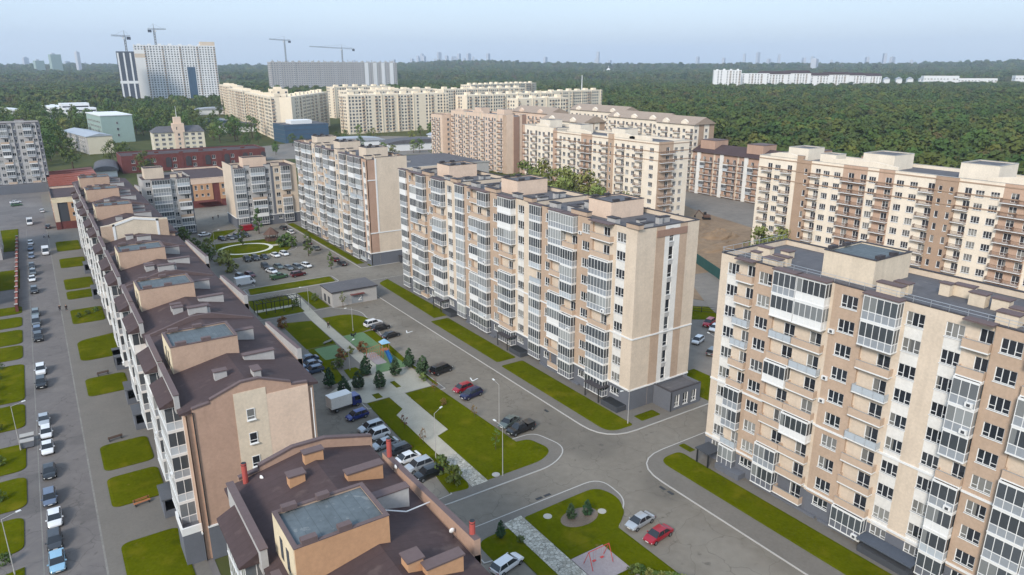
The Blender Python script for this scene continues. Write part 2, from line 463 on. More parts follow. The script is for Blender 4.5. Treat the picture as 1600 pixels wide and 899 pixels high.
sheet('courtyard_road', [(26, -30), (104, -30), (104, 204), (104, 300), (20, 300), (20, 120), (26, 120)], -0.05, 0.0, 'asphalt')
sheet('west_road', [(-11, 30), (10.6, 30), (10.6, 436), (-30, 436), (-30, 300), (-11, 300)], -0.05, 0.004, 'asphalt_west')
sheet('west_pavement', [(-60, 30), (-11.001, 30), (-11.001, 299.9), (-60, 299.9)], -0.05, 0.002, 'asphalt_west')
sheet('north_road', [(20, 300.001), (104, 300.001), (104, 344), (20, 344)], -0.05, 0.0, 'asphalt')
sheet('east_yard_road', [(104.001, -40), (144, -40), (144, 122), (104.001, 200)], -0.05, 0.0, 'asphalt_far')
sheet('yard_lane', [(141, 118), (158, 118), (170, 140), (158, 142)], -0.05, 0.02, 'asphalt_far')
sheet('back_street', [(226, 158), (273, 180), (273.5, 248), (330, 292), (312, 302), (262, 262), (240, 214)], -0.05, 0.02, 'asphalt_far')
sheet('building_site_earth', [(144.1, -40), (274, -40), (274, 185), (274, 262), (205, 300), (120, 300), (104.1, 202), (144.1, 122.5)], -0.05, 0.01, 'soil')
sheet('market_street', [(60, 520), (240, 470), (420, 470), (420, 500), (250, 640), (150, 590), (62, 560)], -0.05, 0.0, 'asphalt_far')

def slab(name, poly, m='paving', h=0.12, kerb=True):
    p = ccw(rpoly(poly))
    b = MB(); b.prism(offset_in(p, 0.17), 0.0, h - 0.01)
    o = tag(b.build(name, m), kind='structure')
    if kerb:
        k = MB(); q = offset_in(p, 0.2); n = len(p)
        for i in range(n):
            j = (i + 1) % n
            k.face([(p[i][0], p[i][1], h), (p[j][0], p[j][1], h), (q[j][0], q[j][1], h), (q[i][0], q[i][1], h)])
            k.face([(p[i][0], p[i][1], 0), (p[j][0], p[j][1], 0), (p[j][0], p[j][1], h), (p[i][0], p[i][1], h)])
        k.build('kerb', 'kerb', o)
    return o
slab('pavement', [(72, 190), (72, 79.3, 7), (103, 79.3), (103, 190)])
slab('pavement', [(70.9, -30), (103, -30), (103, 72.3), (70.9, 72.3, 7)])
slab('pavement', [(27.2, 79.0), (42.0, 78.2), (60.5, 78.2, 4), (65.4, 81.5, 4), (63.6, 88.6, 3), (59.6, 88.8), (43.3, 88.8), (42.8, 80.3)])
slab('pavement', [(38.8, 71.6), (38.8, 64.5), (58.3, 60.8), (63.4, 65.1, 2), (64, 71.6, 5), (56, 71.6)])
slab('pavement', rect(79.4, 103, 204.3, 284))
slab('pavement', [(43, 123.6, 3), (43.2, 112.5), (59.4, 112.5), (59.4, 138), (61.5, 150), (63.6, 166.2, 4), (58, 172.4), (38.3, 172.4), (38.3, 166)], kerb=True)
slab('pavement', rect(39.5, 58.2, 172.42, 190.4), kerb=False)
slab('pavement', rect(42.6, 68.6, 194.3, 201.3, 1.2))
slab('pavement', [(27, 203), (46.5, 203), (46, 238), (66, 238, 3), (71, 241, 2), (71, 262), (46, 264), (27, 262)])

LAWNS = []
def lawn(poly, z=0.13, m='grass', name='lawn'):
    p = ccw(rpoly(poly))
    b = MB(); n = len(p)
    # gently uneven turf: an inner ring a little higher than the worn edge
    q = offset_in(p, 0.35)
    for i in range(n):
        j = (i + 1) % n
        b.face([(p[i][0], p[i][1], z - 0.08), (p[j][0], p[j][1], z - 0.08), (p[j][0], p[j][1], z), (p[i][0], p[i][1], z)])
        b.face([(p[i][0], p[i][1], z), (p[j][0], p[j][1], z), (q[j][0], q[j][1], z + 0.05), (q[i][0], q[i][1], z + 0.05)])
    b.face([(x, y, z + 0.05) for x, y in q])
    o = tag(b.build(name, m), kind='structure'); LAWNS.append(p); return o
lawn([(76.6, 150), (81.2, 150), (81.2, 188.5), (77.2, 186, 2)])
lawn(rect(74.7, 79.6, 117.6, 148.3, 0.6))
lawn([(74.3, 115.6, .6), (74.3, 81.2, 5), (79.8, 81.0, .8), (79.8, 115.6, .6)])
lawn(rect(82, 86.6, 81.2, 83.4, 0.3))
lawn([(74.9, -20), (79.6, -20), (79.8, 70.2, 1.2), (74.9, 70.2, 4)])
lawn(rect(81, 82.3, 69.0, 71.6, 0.3))
# courtyard lawns either side of the footpath
lawn([(51.9, 114.8), (49.3, 114.8 - 17.8), (49.3, 80.4), (59.6, 80.4, 2), (62.6, 82.2, 2), (61.5, 87.2, 1.5), (59.2, 87.8), (58.4, 114.8)][:1] + [(51.9, 97.6), (49.3, 96.6), (49.2, 80.4), (59.6, 80.4, 2), (62.8, 82.4, 2), (61.6, 87.2, 1.5), (59.3, 87.6), (58.2, 114.8)])
lawn([(44.0, 114.8), (43.4, 88.9), (42.7, 80.6), (45.8, 80.0, 1), (46.3, 81.5), (46.6, 107.6), (48.6, 109.2), (48.5, 114.8)])
lawn([(48.4, 69.6, .5), (48.4, 60.6), (54.0, 60.6), (57.9, 60.6), (61.0, 62.8, .6), (62.8, 66.0, 2), (61.8, 69.8, 2.5), (57, 69.8)])
lawn([(53.75, 60.59), (53.75, 30), (57.9, 30), (57.9, 60.59)])
lawn([(48.4, 60.58), (48.4, 59.1), (53.74, 59.1), (53.74, 60.58)])
lawn([(40.0, 68.6, 2), (40.0, 63.6), (43.2, 63.6), (43.2, 40), (45.3, 40), (45.3, 68.9, .5)])
sheet('footpath', [(45.35, 40), (48.35, 40), (48.35, 70.2), (45.35, 70.0)], 0.0, 0.125, 'path_stone')
sheet('footpath', [(46.35, 80.2), (49.15, 80.2), (49.22, 90.0), (46.45, 90.0)], 0.0, 0.122, 'path_stone')
sheet('footpath', [(46.45, 90.001), (49.22, 90.001), (49.25, 96.7), (51.8, 97.7), (51.8, 115), (48.6, 115), (48.6, 109.1), (46.65, 107.5)], 0.0, 0.122, 'path_light')
sheet('footpath', [(50.1, 126.5), (52.7, 126.5), (52.9, 166), (54.2, 190), (51.6, 190), (50.4, 166)], 0.0, 0.122, 'path_light')
sheet('plaza', [(38.4, 122), (44, 115.05), (57.6, 115.05), (58.4, 126.45), (44.6, 126.45, 1)], 0.0, 0.118, 'path_light')
lawn([(43.2, 167.4), (43.2, 147.2), (50.0, 147.2), (50.3, 165.2)])
lawn([(52.95, 150.8), (58, 150.8), (60.6, 152), (63.2, 159.4, 3), (60, 165.2, 3), (53.2, 165.6)])
lawn([(58.0, 127), (59.1, 127), (60.4, 150.5), (58.0, 150.5)])
lawn([(58.5, 115.1), (59.2, 115.1), (59.2, 126.8), (58.5, 126.8)])
lawn([(41.6, 126.6), (44.4, 126.6), (45.4, 137.6), (49.8, 138.2), (49.8, 147.0), (43.4, 147.0)], z=0.128)
lawn(rect(40.5, 51.3, 173, 189.6, .6))
lawn(rect(54.4, 58.0, 173.2, 189.6, .4))
lawn([(43.2, 194.9, .6), (67.6, 194.9, 1), (67.9, 200.8, 1), (44, 200.8, .6)])
lawn([(45.5, 127), (49.6, 127), (48.6, 132), (46.0, 132)], z=0.132)
lawn(rect(51.5, 52.5, 118, 121.2), z=0.14); lawn(rect(46.2, 47.6, 115.6, 117.8), z=0.14)
sheet('rubber_playground', rect(44.6, 49.7, 138.8, 146.4, .6), 0.0, 0.20, 'rubber_green')
sheet('rubber_playground', rect(53.0, 57.9, 138.8, 150.6, .6), 0.0, 0.16, 'rubber_green')
sheet('rubber_playground', [(50.9, 126.5), (57.9, 126.5), (57.9, 138.7), (52.9, 138.7), (52.8, 131)], 0.0, 0.155, 'rubber_green')
sheet('rubber_playground', rect(52.8, 55.2, 130.5, 137.6, .6), 0.0, 0.17, 'rubber_pink')
sheet('rubber_playground', rect(48.45, 53.7, 53.6, 59.0), 0.0, 0.14, 'rubber_pink')
sheet('rubber_playground', rect(48.45, 53.7, 40, 52.3), 0.0, 0.138, 'rubber_pink')
lawn([(48.45, 52.35), (53.7, 52.35), (53.7, 53.55), (48.45, 53.55)])
# north court: oval garden with its white ring path
def ellipse(cx, cy, rx, ry, n=40): return [(cx + rx * math.cos(2 * math.pi * i / n), cy + ry * math.sin(2 * math.pi * i / n)) for i in range(n)]
def ringsheet(name, cx, cy, rx, ry, wd, z, m):
    b = MB(); o_ = ellipse(cx, cy, rx, ry); i_ = ellipse(cx, cy, rx - wd, ry - wd); n = len(o_)
    for i in range(n):
        j = (i + 1) % n
        b.face([(*o_[i], z), (*o_[j], z), (*i_[j], z), (*i_[i], z)])
    return tag(b.build(name, m), kind='structure')
lawn([(46.6, 238.6, 1), (66, 238.6, 3), (70, 244, 2), (70, 260.5, 2), (46.6, 262.5, 2)], z=0.14)
sheet('footpath', rect(63.5, 70.5, 248.3, 250.6), 0.0, 0.21, 'path_light')
ringsheet('footpath', 55.4, 249.6, 9.2, 8.2, 1.3, 0.215, 'ring_white')
lawn([(80.0, 209.2), (82.6, 209.2), (82.6, 283.2), (80.0, 283.2)])
lawn(rect(82.6, 98, 204.9, 207.4, .4))
lawn([(46, 266), (58, 280), (60.5, 284.4), (52, 284.4)], z=0.05)
# lawns along the west street
for (y0, y1) in ((78, 94.3), (103.9, 113.0), (115.4, 124.6), (146.9, 156.5), (195, 207.6), (218.2, 226.6), (228.7, 241), (256.2, 269.4), (281.5, 298)):
    lawn(rect(0.9, 8.0, y0, y1, 1.3), z=0.12)
lawn([(0.9, 167.4, 2), (9.0, 167.4), (9.0, 183.4), (0.9, 181.4, 2.5)], z=0.12)
for (y0, y1, x1) in ((100, 108.8, -9.6), (111.2, 120.8, -9.2), (123.0, 132.8, -9.2), (139.5, 150.6, -9.2), (152.2, 173, -9.2), (176.5, 186, -9.4), (187.2, 198, -9.4), (200.5, 209, -9.4), (212, 219, -9.4)):
    lawn(rect(-34, x1, y0, y1, 1.6), z=0.12)
lawn(rect(-26, -10.2, 291, 332), z=0.12); lawn(rect(-26, -9.8, 238, 262), z=0.11)
lawn([(-12.5, 84, 2), (-9.6, 90), (-9.6, 96), (-30, 92), (-30, 80)], z=0.12)
lawn([(116, 124.2), (136, 109), (141, 118), (124, 133)], z=0.05)
lawn(rect(98, 107, 80.2, 92), z=0.13)
lawn([(208, 214), (222, 200), (240, 228), (226, 252)], z=0.05)
# pavement edge along the west street (a flush pale strip)
def strip(name, pts, wd, z, m):
    b = MB()
    for i in range(len(pts) - 1):
        a = Vector(pts[i]); c = Vector(pts[i + 1]); d = (c - a).normalized(); n = Vector((-d.y, d.x)) * wd / 2
        b.face([(a.x - n.x, a.y - n.y, z), (c.x - n.x, c.y - n.y, z), (c.x + n.x, c.y + n.y, z), (a.x + n.x, a.y + n.y, z)])
    return tag(b.build(name, m), kind='structure')
sheet('pavement', rect(-0.95, 9.8, 60, 420), 0.0, 0.02, 'paving')
strip('kerb_strip', [(-1.0, 40), (-1.0, 330)], 0.24, 0.03, 'kerb_worn')
strip('kerb_strip', [(-7.6, 40), (-7.6, 330)], 0.13, 0.012, 'kerb_worn')
for (x, y, a) in ((65.6, 112.6, 20), (66.5, 144.5, 15)):
    b = MB()
    for k in (0, 1):
        an = R(a + 55 * k); dx, dy = math.cos(an) * 1.7, math.sin(an) * 1.7; nx, ny = -math.sin(an) * .12, math.cos(an) * .12
        b.face([(x - nx, y - ny, .008 + .003 * k), (x + dx - nx, y + dy - ny, .008 + .003 * k), (x + dx + nx, y + dy + ny, .008 + .003 * k), (x + nx, y + ny, .008 + .003 * k)])
    tag(b.build('road_marking', 'white_paint'), kind='structure')
for (x, y, rz) in ((70.3, 94.0, 90), (53.0, 72.3, 0), (70.0, 62.6, 90), (54.5, 72.3, 0), (69.9, 64.2, 90)):
    b = MB()
    b.box(-.55, .55, -.25, .25, 0.0, .012, 0)
    for k in range(5): b.box(-.47 + k * .2, -.37 + k * .2, -.2, .2, .012, .02, 1)
    tag(b.build('drain_grate', ['dark_metal', 'grey_dark'], None, (x, y, 0.0), R(rz)), 'dark iron drain grate set in the road by the white kerb', 'drain', 'drain grates along the kerb')

# ------------------------------------------------------------------ facade system
CACHE = {}
def win_mesh(w, h, n, tr=True, sill=True, far=False):
    k = ('win', round(w, 2), round(h, 2), n, tr, sill, far)
    if k in CACHE: return CACHE[k]
    b = MB(); t = 0.075
    b.box(0, w, 0, .07, 0, t); b.box(0, w, 0, .07, h - t, h)
    b.box(0, t, 0, .07, t, h - t); b.box(w - t, w, 0, .07, t, h - t)
    for i in range(1, n):
        x = w * i / n; b.box(x - t * .55, x + t * .55, -.005, .065, t, h - t)
    if tr:
        for i in range(n):
            if n < 3 or i != 1: b.box(w * i / n + t * .5, w * (i + 1) / n - t * .5, -.003, .06, h * .3 - .03, h * .3 + .03)
    if sill: b.box(-.07, w + .07, -.2, -.0, -.09, -.0)
    p = MB(); p.face([(0.02, .045, 0.02), (w - .02, .045, 0.02), (w - .02, .045, h - .02), (0.02, .045, h - .02)])
    if far:
        for f_, in ((p.v,),): b.face(f_, 1)
        CACHE[k] = (b.mesh('window', ['white_trim', 'pane_far']), None)
    else:
        CACHE[k] = (b.mesh('window', 'white_trim'), p.mesh('pane', 'pane'))
    return CACHE[k]

def place_win(B, u, d, z, w, h, n, th, off, tr=True, sill=True, far=False, rec=0.10):
    a, p = win_mesh(w, h, n, tr, sill, far)
    o = link('window', a, B, local(u, d - rec, z, th, off), th)
    if p is not None: link('pane', p, o)
    return o

def local(u, d, z, th, off):
    return (off[0] + u * math.cos(th) + d * math.sin(th), off[1] + u * math.sin(th) - d * math.cos(th), z)

def bay_mesh(w, h, dp, panel, far=False):
    k = ('bay', round(w, 2), round(h, 2), round(dp, 2), panel, far)
    if k in CACHE: return CACHE[k]
    b = MB(); t = .07
    b.box(-.04, w + .04, -dp - .04, 0, 0, .16)                       # slab
    b.box(0, w, -dp, -dp + .08, h - .26, h - .002)                   # head beam
    b.box(0, .08, -dp + .08, 0, h - .26, h - .002); b.box(w - .08, w, -dp + .08, 0, h - .26, h - .002)
    b.box(-.012, w + .012, -dp - .012, -dp + .06, 1.16, 1.25)
    b.box(-.012, .07, -dp + .06, 0, 1.16, 1.25); b.box(w - .07, w + .012, -dp + .06, 0, 1.16, 1.25)
    n = max(2, round(w / .82))
    for i in range(n + 1):
        x = min(w - t, max(0, w * i / n - t / 2)); b.box(x, x + t, -dp - .004, -dp + .06, .16, h - .26)
    m = max(1, round(dp / .8))
    for i in range(m + 1):
        y = -dp + (dp - t) * i / m
        if i: b.box(-.004, .06, y, y + t, .16, h - .26); b.box(w - .06, w + .004, y, y + t, .16, h - .26)
    g_ = MB(); e = .03
    def ring(z0, z1, mi):
        g_.face([(e, -dp + e, z0), (w - e, -dp + e, z0), (w - e, -dp + e, z1), (e, -dp + e, z1)], mi)
        g_.face([(e, 0, z0), (e, -dp + e, z0), (e, -dp + e, z1), (e, 0, z1)], mi)
        g_.face([(w - e, -dp + e, z0), (w - e, 0, z0), (w - e, 0, z1), (w - e, -dp + e, z1)], mi)
    ring(.16, 1.18, 1); ring(1.24, h - .24, 0)
    CACHE[k] = (b.mesh('glazed_balcony', 'white_trim'), g_.mesh('glazing', ['pane_far' if far else 'pane_bay', panel]))
    return CACHE[k]

def open_mesh(w, h, dp, kind, side):
    k = ('open', round(w, 2), round(h, 2), round(dp, 2), kind, side)
    if k in CACHE: return CACHE[k]
    b = MB()
    b.box(-.02, w + .02, -dp - .02, 0, 0, .16, 0)
    if kind == 'O':
        b.box(0, w, -dp, -dp + .1, .16, 1.15, 1); b.box(0, .1, -dp + .1, 0, .16, 1.15, 1); b.box(w - .1, w, -dp + .1, 0, .16, 1.15, 1)
        b.box(-.02, w + .02, -dp - .02, -dp + .12, 1.15, 1.2, 2)
        ms = ['white_trim', side, 'rail_metal']
    elif kind == 'P':
        b.box(0, w, -dp, -dp + .03, .2, 1.1, 1); b.box(0, .03, -dp + .03, 0, .2, 1.1, 1); b.box(w - .03, w, -dp + .03, 0, .2, 1.1, 1)
        b.box(-.01, w + .01, -dp - .01, -dp + .05, 1.1, 1.16, 2)
        for i in range(4): x = (w - .05) * i / 3; b.box(x, x + .05, -dp - .02, -dp, .1, 1.1, 2)
        ms = ['white_trim', 'balc_panel', 'rail_metal']
    else:
        b.box(0, w, -dp, -dp + .05, 1.08, 1.15, 1); b.box(0, w, -dp, -dp + .05, .24, .3, 1)
        b.box(0, .05, -dp + .05, 0, 1.08, 1.15, 1); b.box(w - .05, w, -dp + .05, 0, 1.08, 1.15, 1)
        n = int(w / .16)
        for i in range(n + 1): x = (w - .035) * i / n; b.box(x, x + .05, -dp + .005, -dp + .04, .3, 1.08, 1)
        for i in range(6): y = -dp + .05 + (dp - .1) * i / 6; b.box(0, .04, y, y + .04, .16, 1.08, 1); b.box(w - .04, w, y, y + .04, .16, 1.08, 1)
        ms = ['white_trim', 'balc_brown']
    CACHE[k] = b.mesh('balcony', ms)
    return CACHE[k]

def ac_mesh():
    if 'ac' in CACHE: return CACHE['ac']
    b = MB(); b.box(0, .8, -.35, -.03, 0, .55, 0); b.box(.22, .6, -.365, -.35, .1, .45, 1); b.box(.05, .1, -.03, .1, .1, .2, 1); b.box(.7, .75, -.03, .1, .1, .2, 1)
    CACHE['ac'] = b.mesh('air_conditioner', ['white_trim', 'grey_dark']); return CACHE['ac']

def facade(B, off, th, cols, top, fz, fh, base=None, bands=(), far=False, cap='cap_dark', rnd=None, sill_z=0.5, win_h=1.7, canopy='cap_brown', parapet_side='balc_tan', course='white_trim', ac=0.0, skip_ground=False):
    """one face of a building. off: left end seen from outside, relative to B; cols: list of columns; fz: floor heights"""
    rnd = rnd or RNG
    wb = MB(); mats = []
    def mi(n):
        if n not in mats: mats.append(n)
        return mats.index(n)
    cb = MB(); kb = MB(); nbs = {z: MB() for z in bands}
    u = 0.0; nf = len(fz)
    for c in cols:
        t, wd, m = c[0], c[1], c[2]
        d = 0.0; holes = []; spand = None; tp = top
        opt = c[-1] if isinstance(c[-1], dict) else {}
        d = opt.get('d', 0.0); tp = top + opt.get('up', 0.0)
        u0, u1 = u, u + wd
        if t == 'N':
            ww, n = c[3], c[4]; a = u0 + opt.get('at', (wd - ww) / 2); spand = opt.get('sp')
            for k, z in enumerate(fz):
                if k < opt.get('from', 0) or k > opt.get('to', 99): continue
                h = opt.get('h', win_h); s = sill_z
                if k == 0 and base: h = min(h, 1.3); s = sill_z + .7
                holes.append((a, a + ww, z + s, z + s + h))
                place_win(B, a, d, z + s, ww, h, n, th, off, opt.get('tr', True), True, far)
                if ac and rnd.random() < ac and u0 + .05 + .8 < a: link('air_conditioner', ac_mesh(), B, local(u0 + .05, d, z + s - .5, th, off), th)
        elif t == 'B':
            pat, dp = c[3], c[4]
            for k, z in enumerate(fz):
                ch = pat[nf - 1 - k]
                lo, hi = u0 + .06, u1 - .06; w_ = hi - lo
                if ch == 'G':
                    a, p = bay_mesh(w_, fh, dp, 'grey_base' if (k == 0 and base) else rnd.choice(('balc_glass', 'balc_glass', 'balc_glass', 'balc_panel', 'white_trim')), far)
                    o = link('glazed_balcony', a, B, local(lo, d, z, th, off), th); link('glazing', p, o)
                    if ac and rnd.random() < ac: link('air_conditioner', ac_mesh(), B, local(lo + w_ - 1.0, d + dp, z + .3, th, off), th)
                elif ch in 'OPR':
                    link('balcony', open_mesh(w_, fh, dp if far else dp * .72, ch, parapet_side), B, local(lo, d, z, th, off), th)
                    ww = min(1.7, w_ * .5); a = lo + w_ * .48; h = 2.2
                    if a + ww > hi - .1: a = hi - .1 - ww
                    holes.append((a, a + ww, z + .3, z + .3 + h))
                    place_win(B, a, d, z + .3, ww, h, 2, th, off, True, False, far)
                elif ch == '-':
                    ww = min(1.6, w_ * .6); a = (lo + hi - ww) / 2; h = min(win_h, 1.4)
                    holes.append((a, a + ww, z + .9, z + .9 + h)); place_win(B, a, d, z + .9, ww, h, 2, th, off, True, True, far)
            if canopy and not opt.get('nocan'):
                zt = fz[-1] + fh
                cb.side([(u0 - .1, zt + .02), (u1 + .1, zt + .02), (u1 + .1, zt + .2), (u0 - .1, zt + .2)], -d - dp - .2, -d + .0)
        # wall cells
        bd = [(0.0, base[1], base[0]), (base[1], tp, m)] if base else [(0.0, tp, m)]
        if opt.get('bands'): bd = [(0.0, base[1], base[0])] + opt['bands'] if base else opt['bands']
        xs = sorted({u0, u1} | {h[0] for h in holes} | {h[1] for h in holes})
        zs = sorted({0.0, tp} | {b_[0] for b_ in bd} | {b_[1] for b_ in bd} | {h[2] for h in holes} | {h[3] for h in holes})
        for i in range(len(xs) - 1):
            xa, xb = xs[i], xs[i + 1]; xm = (xa + xb) / 2
            for j in range(len(zs) - 1):
                za, zb = zs[j], zs[j + 1]; zm = (za + zb) / 2
                if any(h[0] < xm < h[1] and h[2] < zm < h[3] for h in holes): continue
                mm = next((b_[2] for b_ in bd if b_[0] <= zm < b_[1]), m)
                if spand and holes and holes[0][0] < xm < holes[0][1] and (base is None or zm > base[1]) and zm < fz[-1] + sill_z: mm = spand
                wb.face([(xa, -d, za), (xb, -d, za), (xb, -d, zb), (xa, -d, zb)], mi(mm))
        rm = mi('white_trim'); rv = .16
        for (a, b_, z0, z1) in holes:
            wb.face([(a, -d, z0), (a, -d, z1), (a, -d + rv, z1), (a, -d + rv, z0)], rm)
            wb.face([(b_, -d, z1), (b_, -d, z0), (b_, -d + rv, z0), (b_, -d + rv, z1)], rm)
            wb.face([(a, -d, z1), (b_, -d, z1), (b_, -d + rv, z1), (a, -d + rv, z1)], rm)
            wb.face([(b_, -d, z0), (a, -d, z0), (a, -d + rv, z0), (b_, -d + rv, z0)], rm)
        mm = mi(m)
        if u0 > 0: wb.face([(u0, .5, 0), (u0, -d, 0), (u0, -d, tp), (u0, .5, tp)], mm)
        if c is not cols[-1]: wb.face([(u1, -d, 0), (u1, .5, 0), (u1, .5, tp), (u1, -d, tp)], mm)
        zo = .0 if abs(th) < .01 else .007
        kb.box(u0 + .002, u1 - .002, -d - .06, -d + .34, tp, tp + .09 + zo)
        for z in bands:
            nbs[z].box(u0 + .003, u1 - .003, -d - .14 - zo, -d + .02, z - .13 - zo, z + .13 + zo)
        u = u1
    link('wall', wb.mesh('wall', mats), B, local(0, 0, 0, th, off), th)
    link('parapet_cap', kb.mesh('parapet_cap', cap), B, local(0, 0, 0, th, off), th)
    if cb.f: link('canopy', cb.mesh('canopy', canopy), B, local(0, 0, 0, th, off), th)
    for nb in nbs.values(): link('string_course', nb.mesh('string_course', course), B, local(0, 0, 0, th, off), th)
    return u

W_ = R(-90); S_ = 0.0; E_ = R(90); N_ = R(180)

def vent(B, x, y, z, lx, ly, h, wall='light_grey_wall', cap='cap_brown', below=0.6):
    k = ('vent', round(lx, 2), round(ly, 2), round(h, 2), wall, cap, below)
    if k not in CACHE:
        b = MB(); b.box(-lx / 2, lx / 2, -ly / 2, ly / 2, -below, h, 0); b.box(-lx / 2 - .12, lx / 2 + .12, -ly / 2 - .12, ly / 2 + .12, h + .002, h + .14, 1)
        CACHE[k] = b.mesh('vent_shaft', [wall, cap])
    return link('vent_shaft', CACHE[k], B, (x, y, z))

def roof_house(B, x0, x1, y0, y1, z0, z1, wall='beige', roof='roof_blue', name='stair_housing', cap='cap_dark', steps=True):
    b = MB()
    t = .25
    b.box(x0 + t, x1 - t, y0 + t, y1 - t, z0, z1 - .2, 0, 1)
    b.box(x0, x1, y0, y0 + t, z0, z1, 0); b.box(x0, x1, y1 - t, y1, z0, z1, 0)
    b.box(x0, x0 + t, y0 + t, y1 - t, z0, z1, 0); b.box(x1 - t, x1, y0 + t, y1 - t, z0, z1, 0)
    o = b.build(name, [wall, roof], B)
    c = MB(); e = .07
    c.box(x0 - e, x1 + e, y0 - e, y0 + t + e, z1, z1 + .08); c.box(x0 - e, x1 + e, y1 - t - e, y1 + e, z1, z1 + .08)
    c.box(x0 - e, x0 + t + e, y0 + t + e, y1 - t - e, z1, z1 + .08); c.box(x1 - t - e, x1 + e, y0 + t + e, y1 - t - e, z1, z1 + .08)
    if steps:
        L = x1 - x0
        for f0, f1 in ((.08, .24), (.46, .6)):
            c.box(x0 + L * f0, x0 + L * f1, y0 - .02, y0 + t + .35, z1 + .08, z1 + .5)
            c.box(x0 + L * f0, x0 + L * f1, y1 - t - .35, y1 + .02, z1 + .08, z1 + .5)
    c.build('parapet_cap', cap, o)
    return o

# ------------------------------------------------------------------ ten-storey blocks beside the courtyard
FH = 3.3
FZ = [0.8 + FH * k for k in range(10)]
def pat(seed, n=10, w=(5, 3, 1)):
    r = random.Random(seed); s = ''; cur = r.choice('GO')
    while len(s) < n:
        k = r.randint(2, 4) if cur == 'G' else r.randint(1, 2)
        s += cur * k
        cur = r.choice('OOP') if cur == 'G' else 'G'
    return s[:n]

def c_module(p):
    """columns of one section of the long block, north to south"""
    return [('B', 4.0, 'beige', p[0], .75), ('W', 0.9, 'terra', {'d': .35}), ('N', 2.4, 'terra', 1.5, 2, {'d': .35}),
            ('B', 4.2, 'beige', p[1], 1.3), ('B', 3.9, 'beige', p[2], 1.45),
            ('W', .5, 'terra', {'d': .35}), ('N', 3.9, 'terra', 2.1, 3, {'d': .35}),
            ('B', 5.4, 'beige', p[3], 1.3), ('W', .4, 'beige'), ('N', 3.0, 'beige', 2.3, 3, {'sp': 'white_wall'}), ('W', 2.4, 'beige')]

B = thing('apartment_block', (82.6, 85.5, 0), 0, 'long ten-storey beige and terracotta block with glazed balconies beside the courtyard road', 'apartment block')
cm = []
P3 = [('GGGGGGGGGG', 'OGGGOGGGGG', 'GGGOOGGGGO', 'GGOGGOGGGG'), ('GGGGGGGGGG', 'OOGOGOGGGG', 'GOGGGGGGGG', 'GGGOOGGGOG'), ('GGGGPGGGGG', 'GGGOOGGGOO', 'GOGGGOGGGG', 'OOGGGOGGGG')]
for i in range(3): cm += c_module(P3[i])
Lc = sum(c[1] for c in cm)
facade(B, (0, 93, 0), W_, cm[:-1] + [('W', 2.4 + 93 - Lc, 'beige')], 33.9, FZ, FH, base=('grey_base', 4.1), bands=(4.1, 14.0), ac=0.10)
ends = [('W', 4.5, 'beige'), ('W', 2.1, 'terra', {'d': .03}), ('W', 1.0, 'white_wall', {'d': .05}), ('N', 1.3, 'white_wall', 1.1, 1, {'d': .05, 'sp': 'light_grey_wall', 'h': 2.4, 'from': 1}), ('W', 1.3, 'white_wall', {'d': .05}), ('W', 1.9, 'terra', {'d': .03}), ('W', 3.0, 'beige')]
facade(B, (0, 0, 0), S_, ends, 33.9, FZ, FH, base=('grey_base', 4.1), bands=(4.1, 14.0), sill_z=.4)
b = MB(); b.box(4.6, 12.0, -.16, -.0, 32.0, 33.2); b.build('cornice_panel', 'terra_dark', B)
b = MB()
b.box(.35, 14.8, .35, 92.7, 0, 33.1, 0, 1)
b.box(14.8, 15.1, .03, 93, 0, 33.9, 0); b.box(0.35, 14.8, 92.7, 93, 0, 33.9, 0)
b.build('roof', ['beige', 'roof_grey'], B)
b = MB(); b.box(14.7, 15.2, -.05, 93.05, 33.9, 34.0); b.build('parapet_cap', 'cap_dark', B)
for yy in (31.0, 62.0):
    b = MB(); b.box(.5, 14.7, yy - .2, yy + .2, 33.0, 34.0, 0); b.box(.5, 14.7, yy - .27, yy + .27, 34.0, 34.08, 1); b.build('party_wall', ['beige', 'cap_dark'], B)
for i in range(3):
    y0 = 12.0 + 31 * i
    roof_house(B, 4.6, 12.8, y0, y0 + 6.5, 33.0, 36.3, 'pink_tan', 'roof_grey')
    for (x, y, lx, ly, h) in ((2.6, y0 - 3, 1.2, 2.2, 1.1), (6.0, y0 - 6.5, 1.6, .8, 1.0), (9.5, y0 - 7.5, .9, .9, 1.2), (11.5, y0 - 7, 1.6, .9, 1.0), (3.0, y0 + 9, 1.2, 2.6, 1.3), (5.2, y0 + 10.5, 2.2, .9, 1.2), (8.4, y0 + 11, .9, 1.8, 1.3), (2.6, y0 + 14.5, 1.1, 2.4, 1.2), (13, y0 + 11.5, 1.5, .9, .9), (13.6, y0 + 13, 1.2, 1.2, .9), (4.6, y0 - 9.5, 2.2, .9, 1.1)):
        vent(B, x, y, 33.1, lx, ly, h, 'light_grey_wall', 'cap_dark', .1)
# raised parapet steps over the terracotta bays
for i in range(3):
    for (ya, yb) in ((18.6, 23.2), (5.0, 8.0)):
        b = MB(); b.box(-.33, .9, 93 - 31 * i - 31 + ya - 5.5, 93 - 31 * i - 31 + yb - 5.5, 34.0, 34.75, 0); b.box(-.4, .98, 93 - 31 * i - 31 + ya - 5.58, 93 - 31 * i - 31 + yb - 5.42, 34.75, 34.85, 1)
        b.build('parapet', ['terra', 'cap_dark'], B)
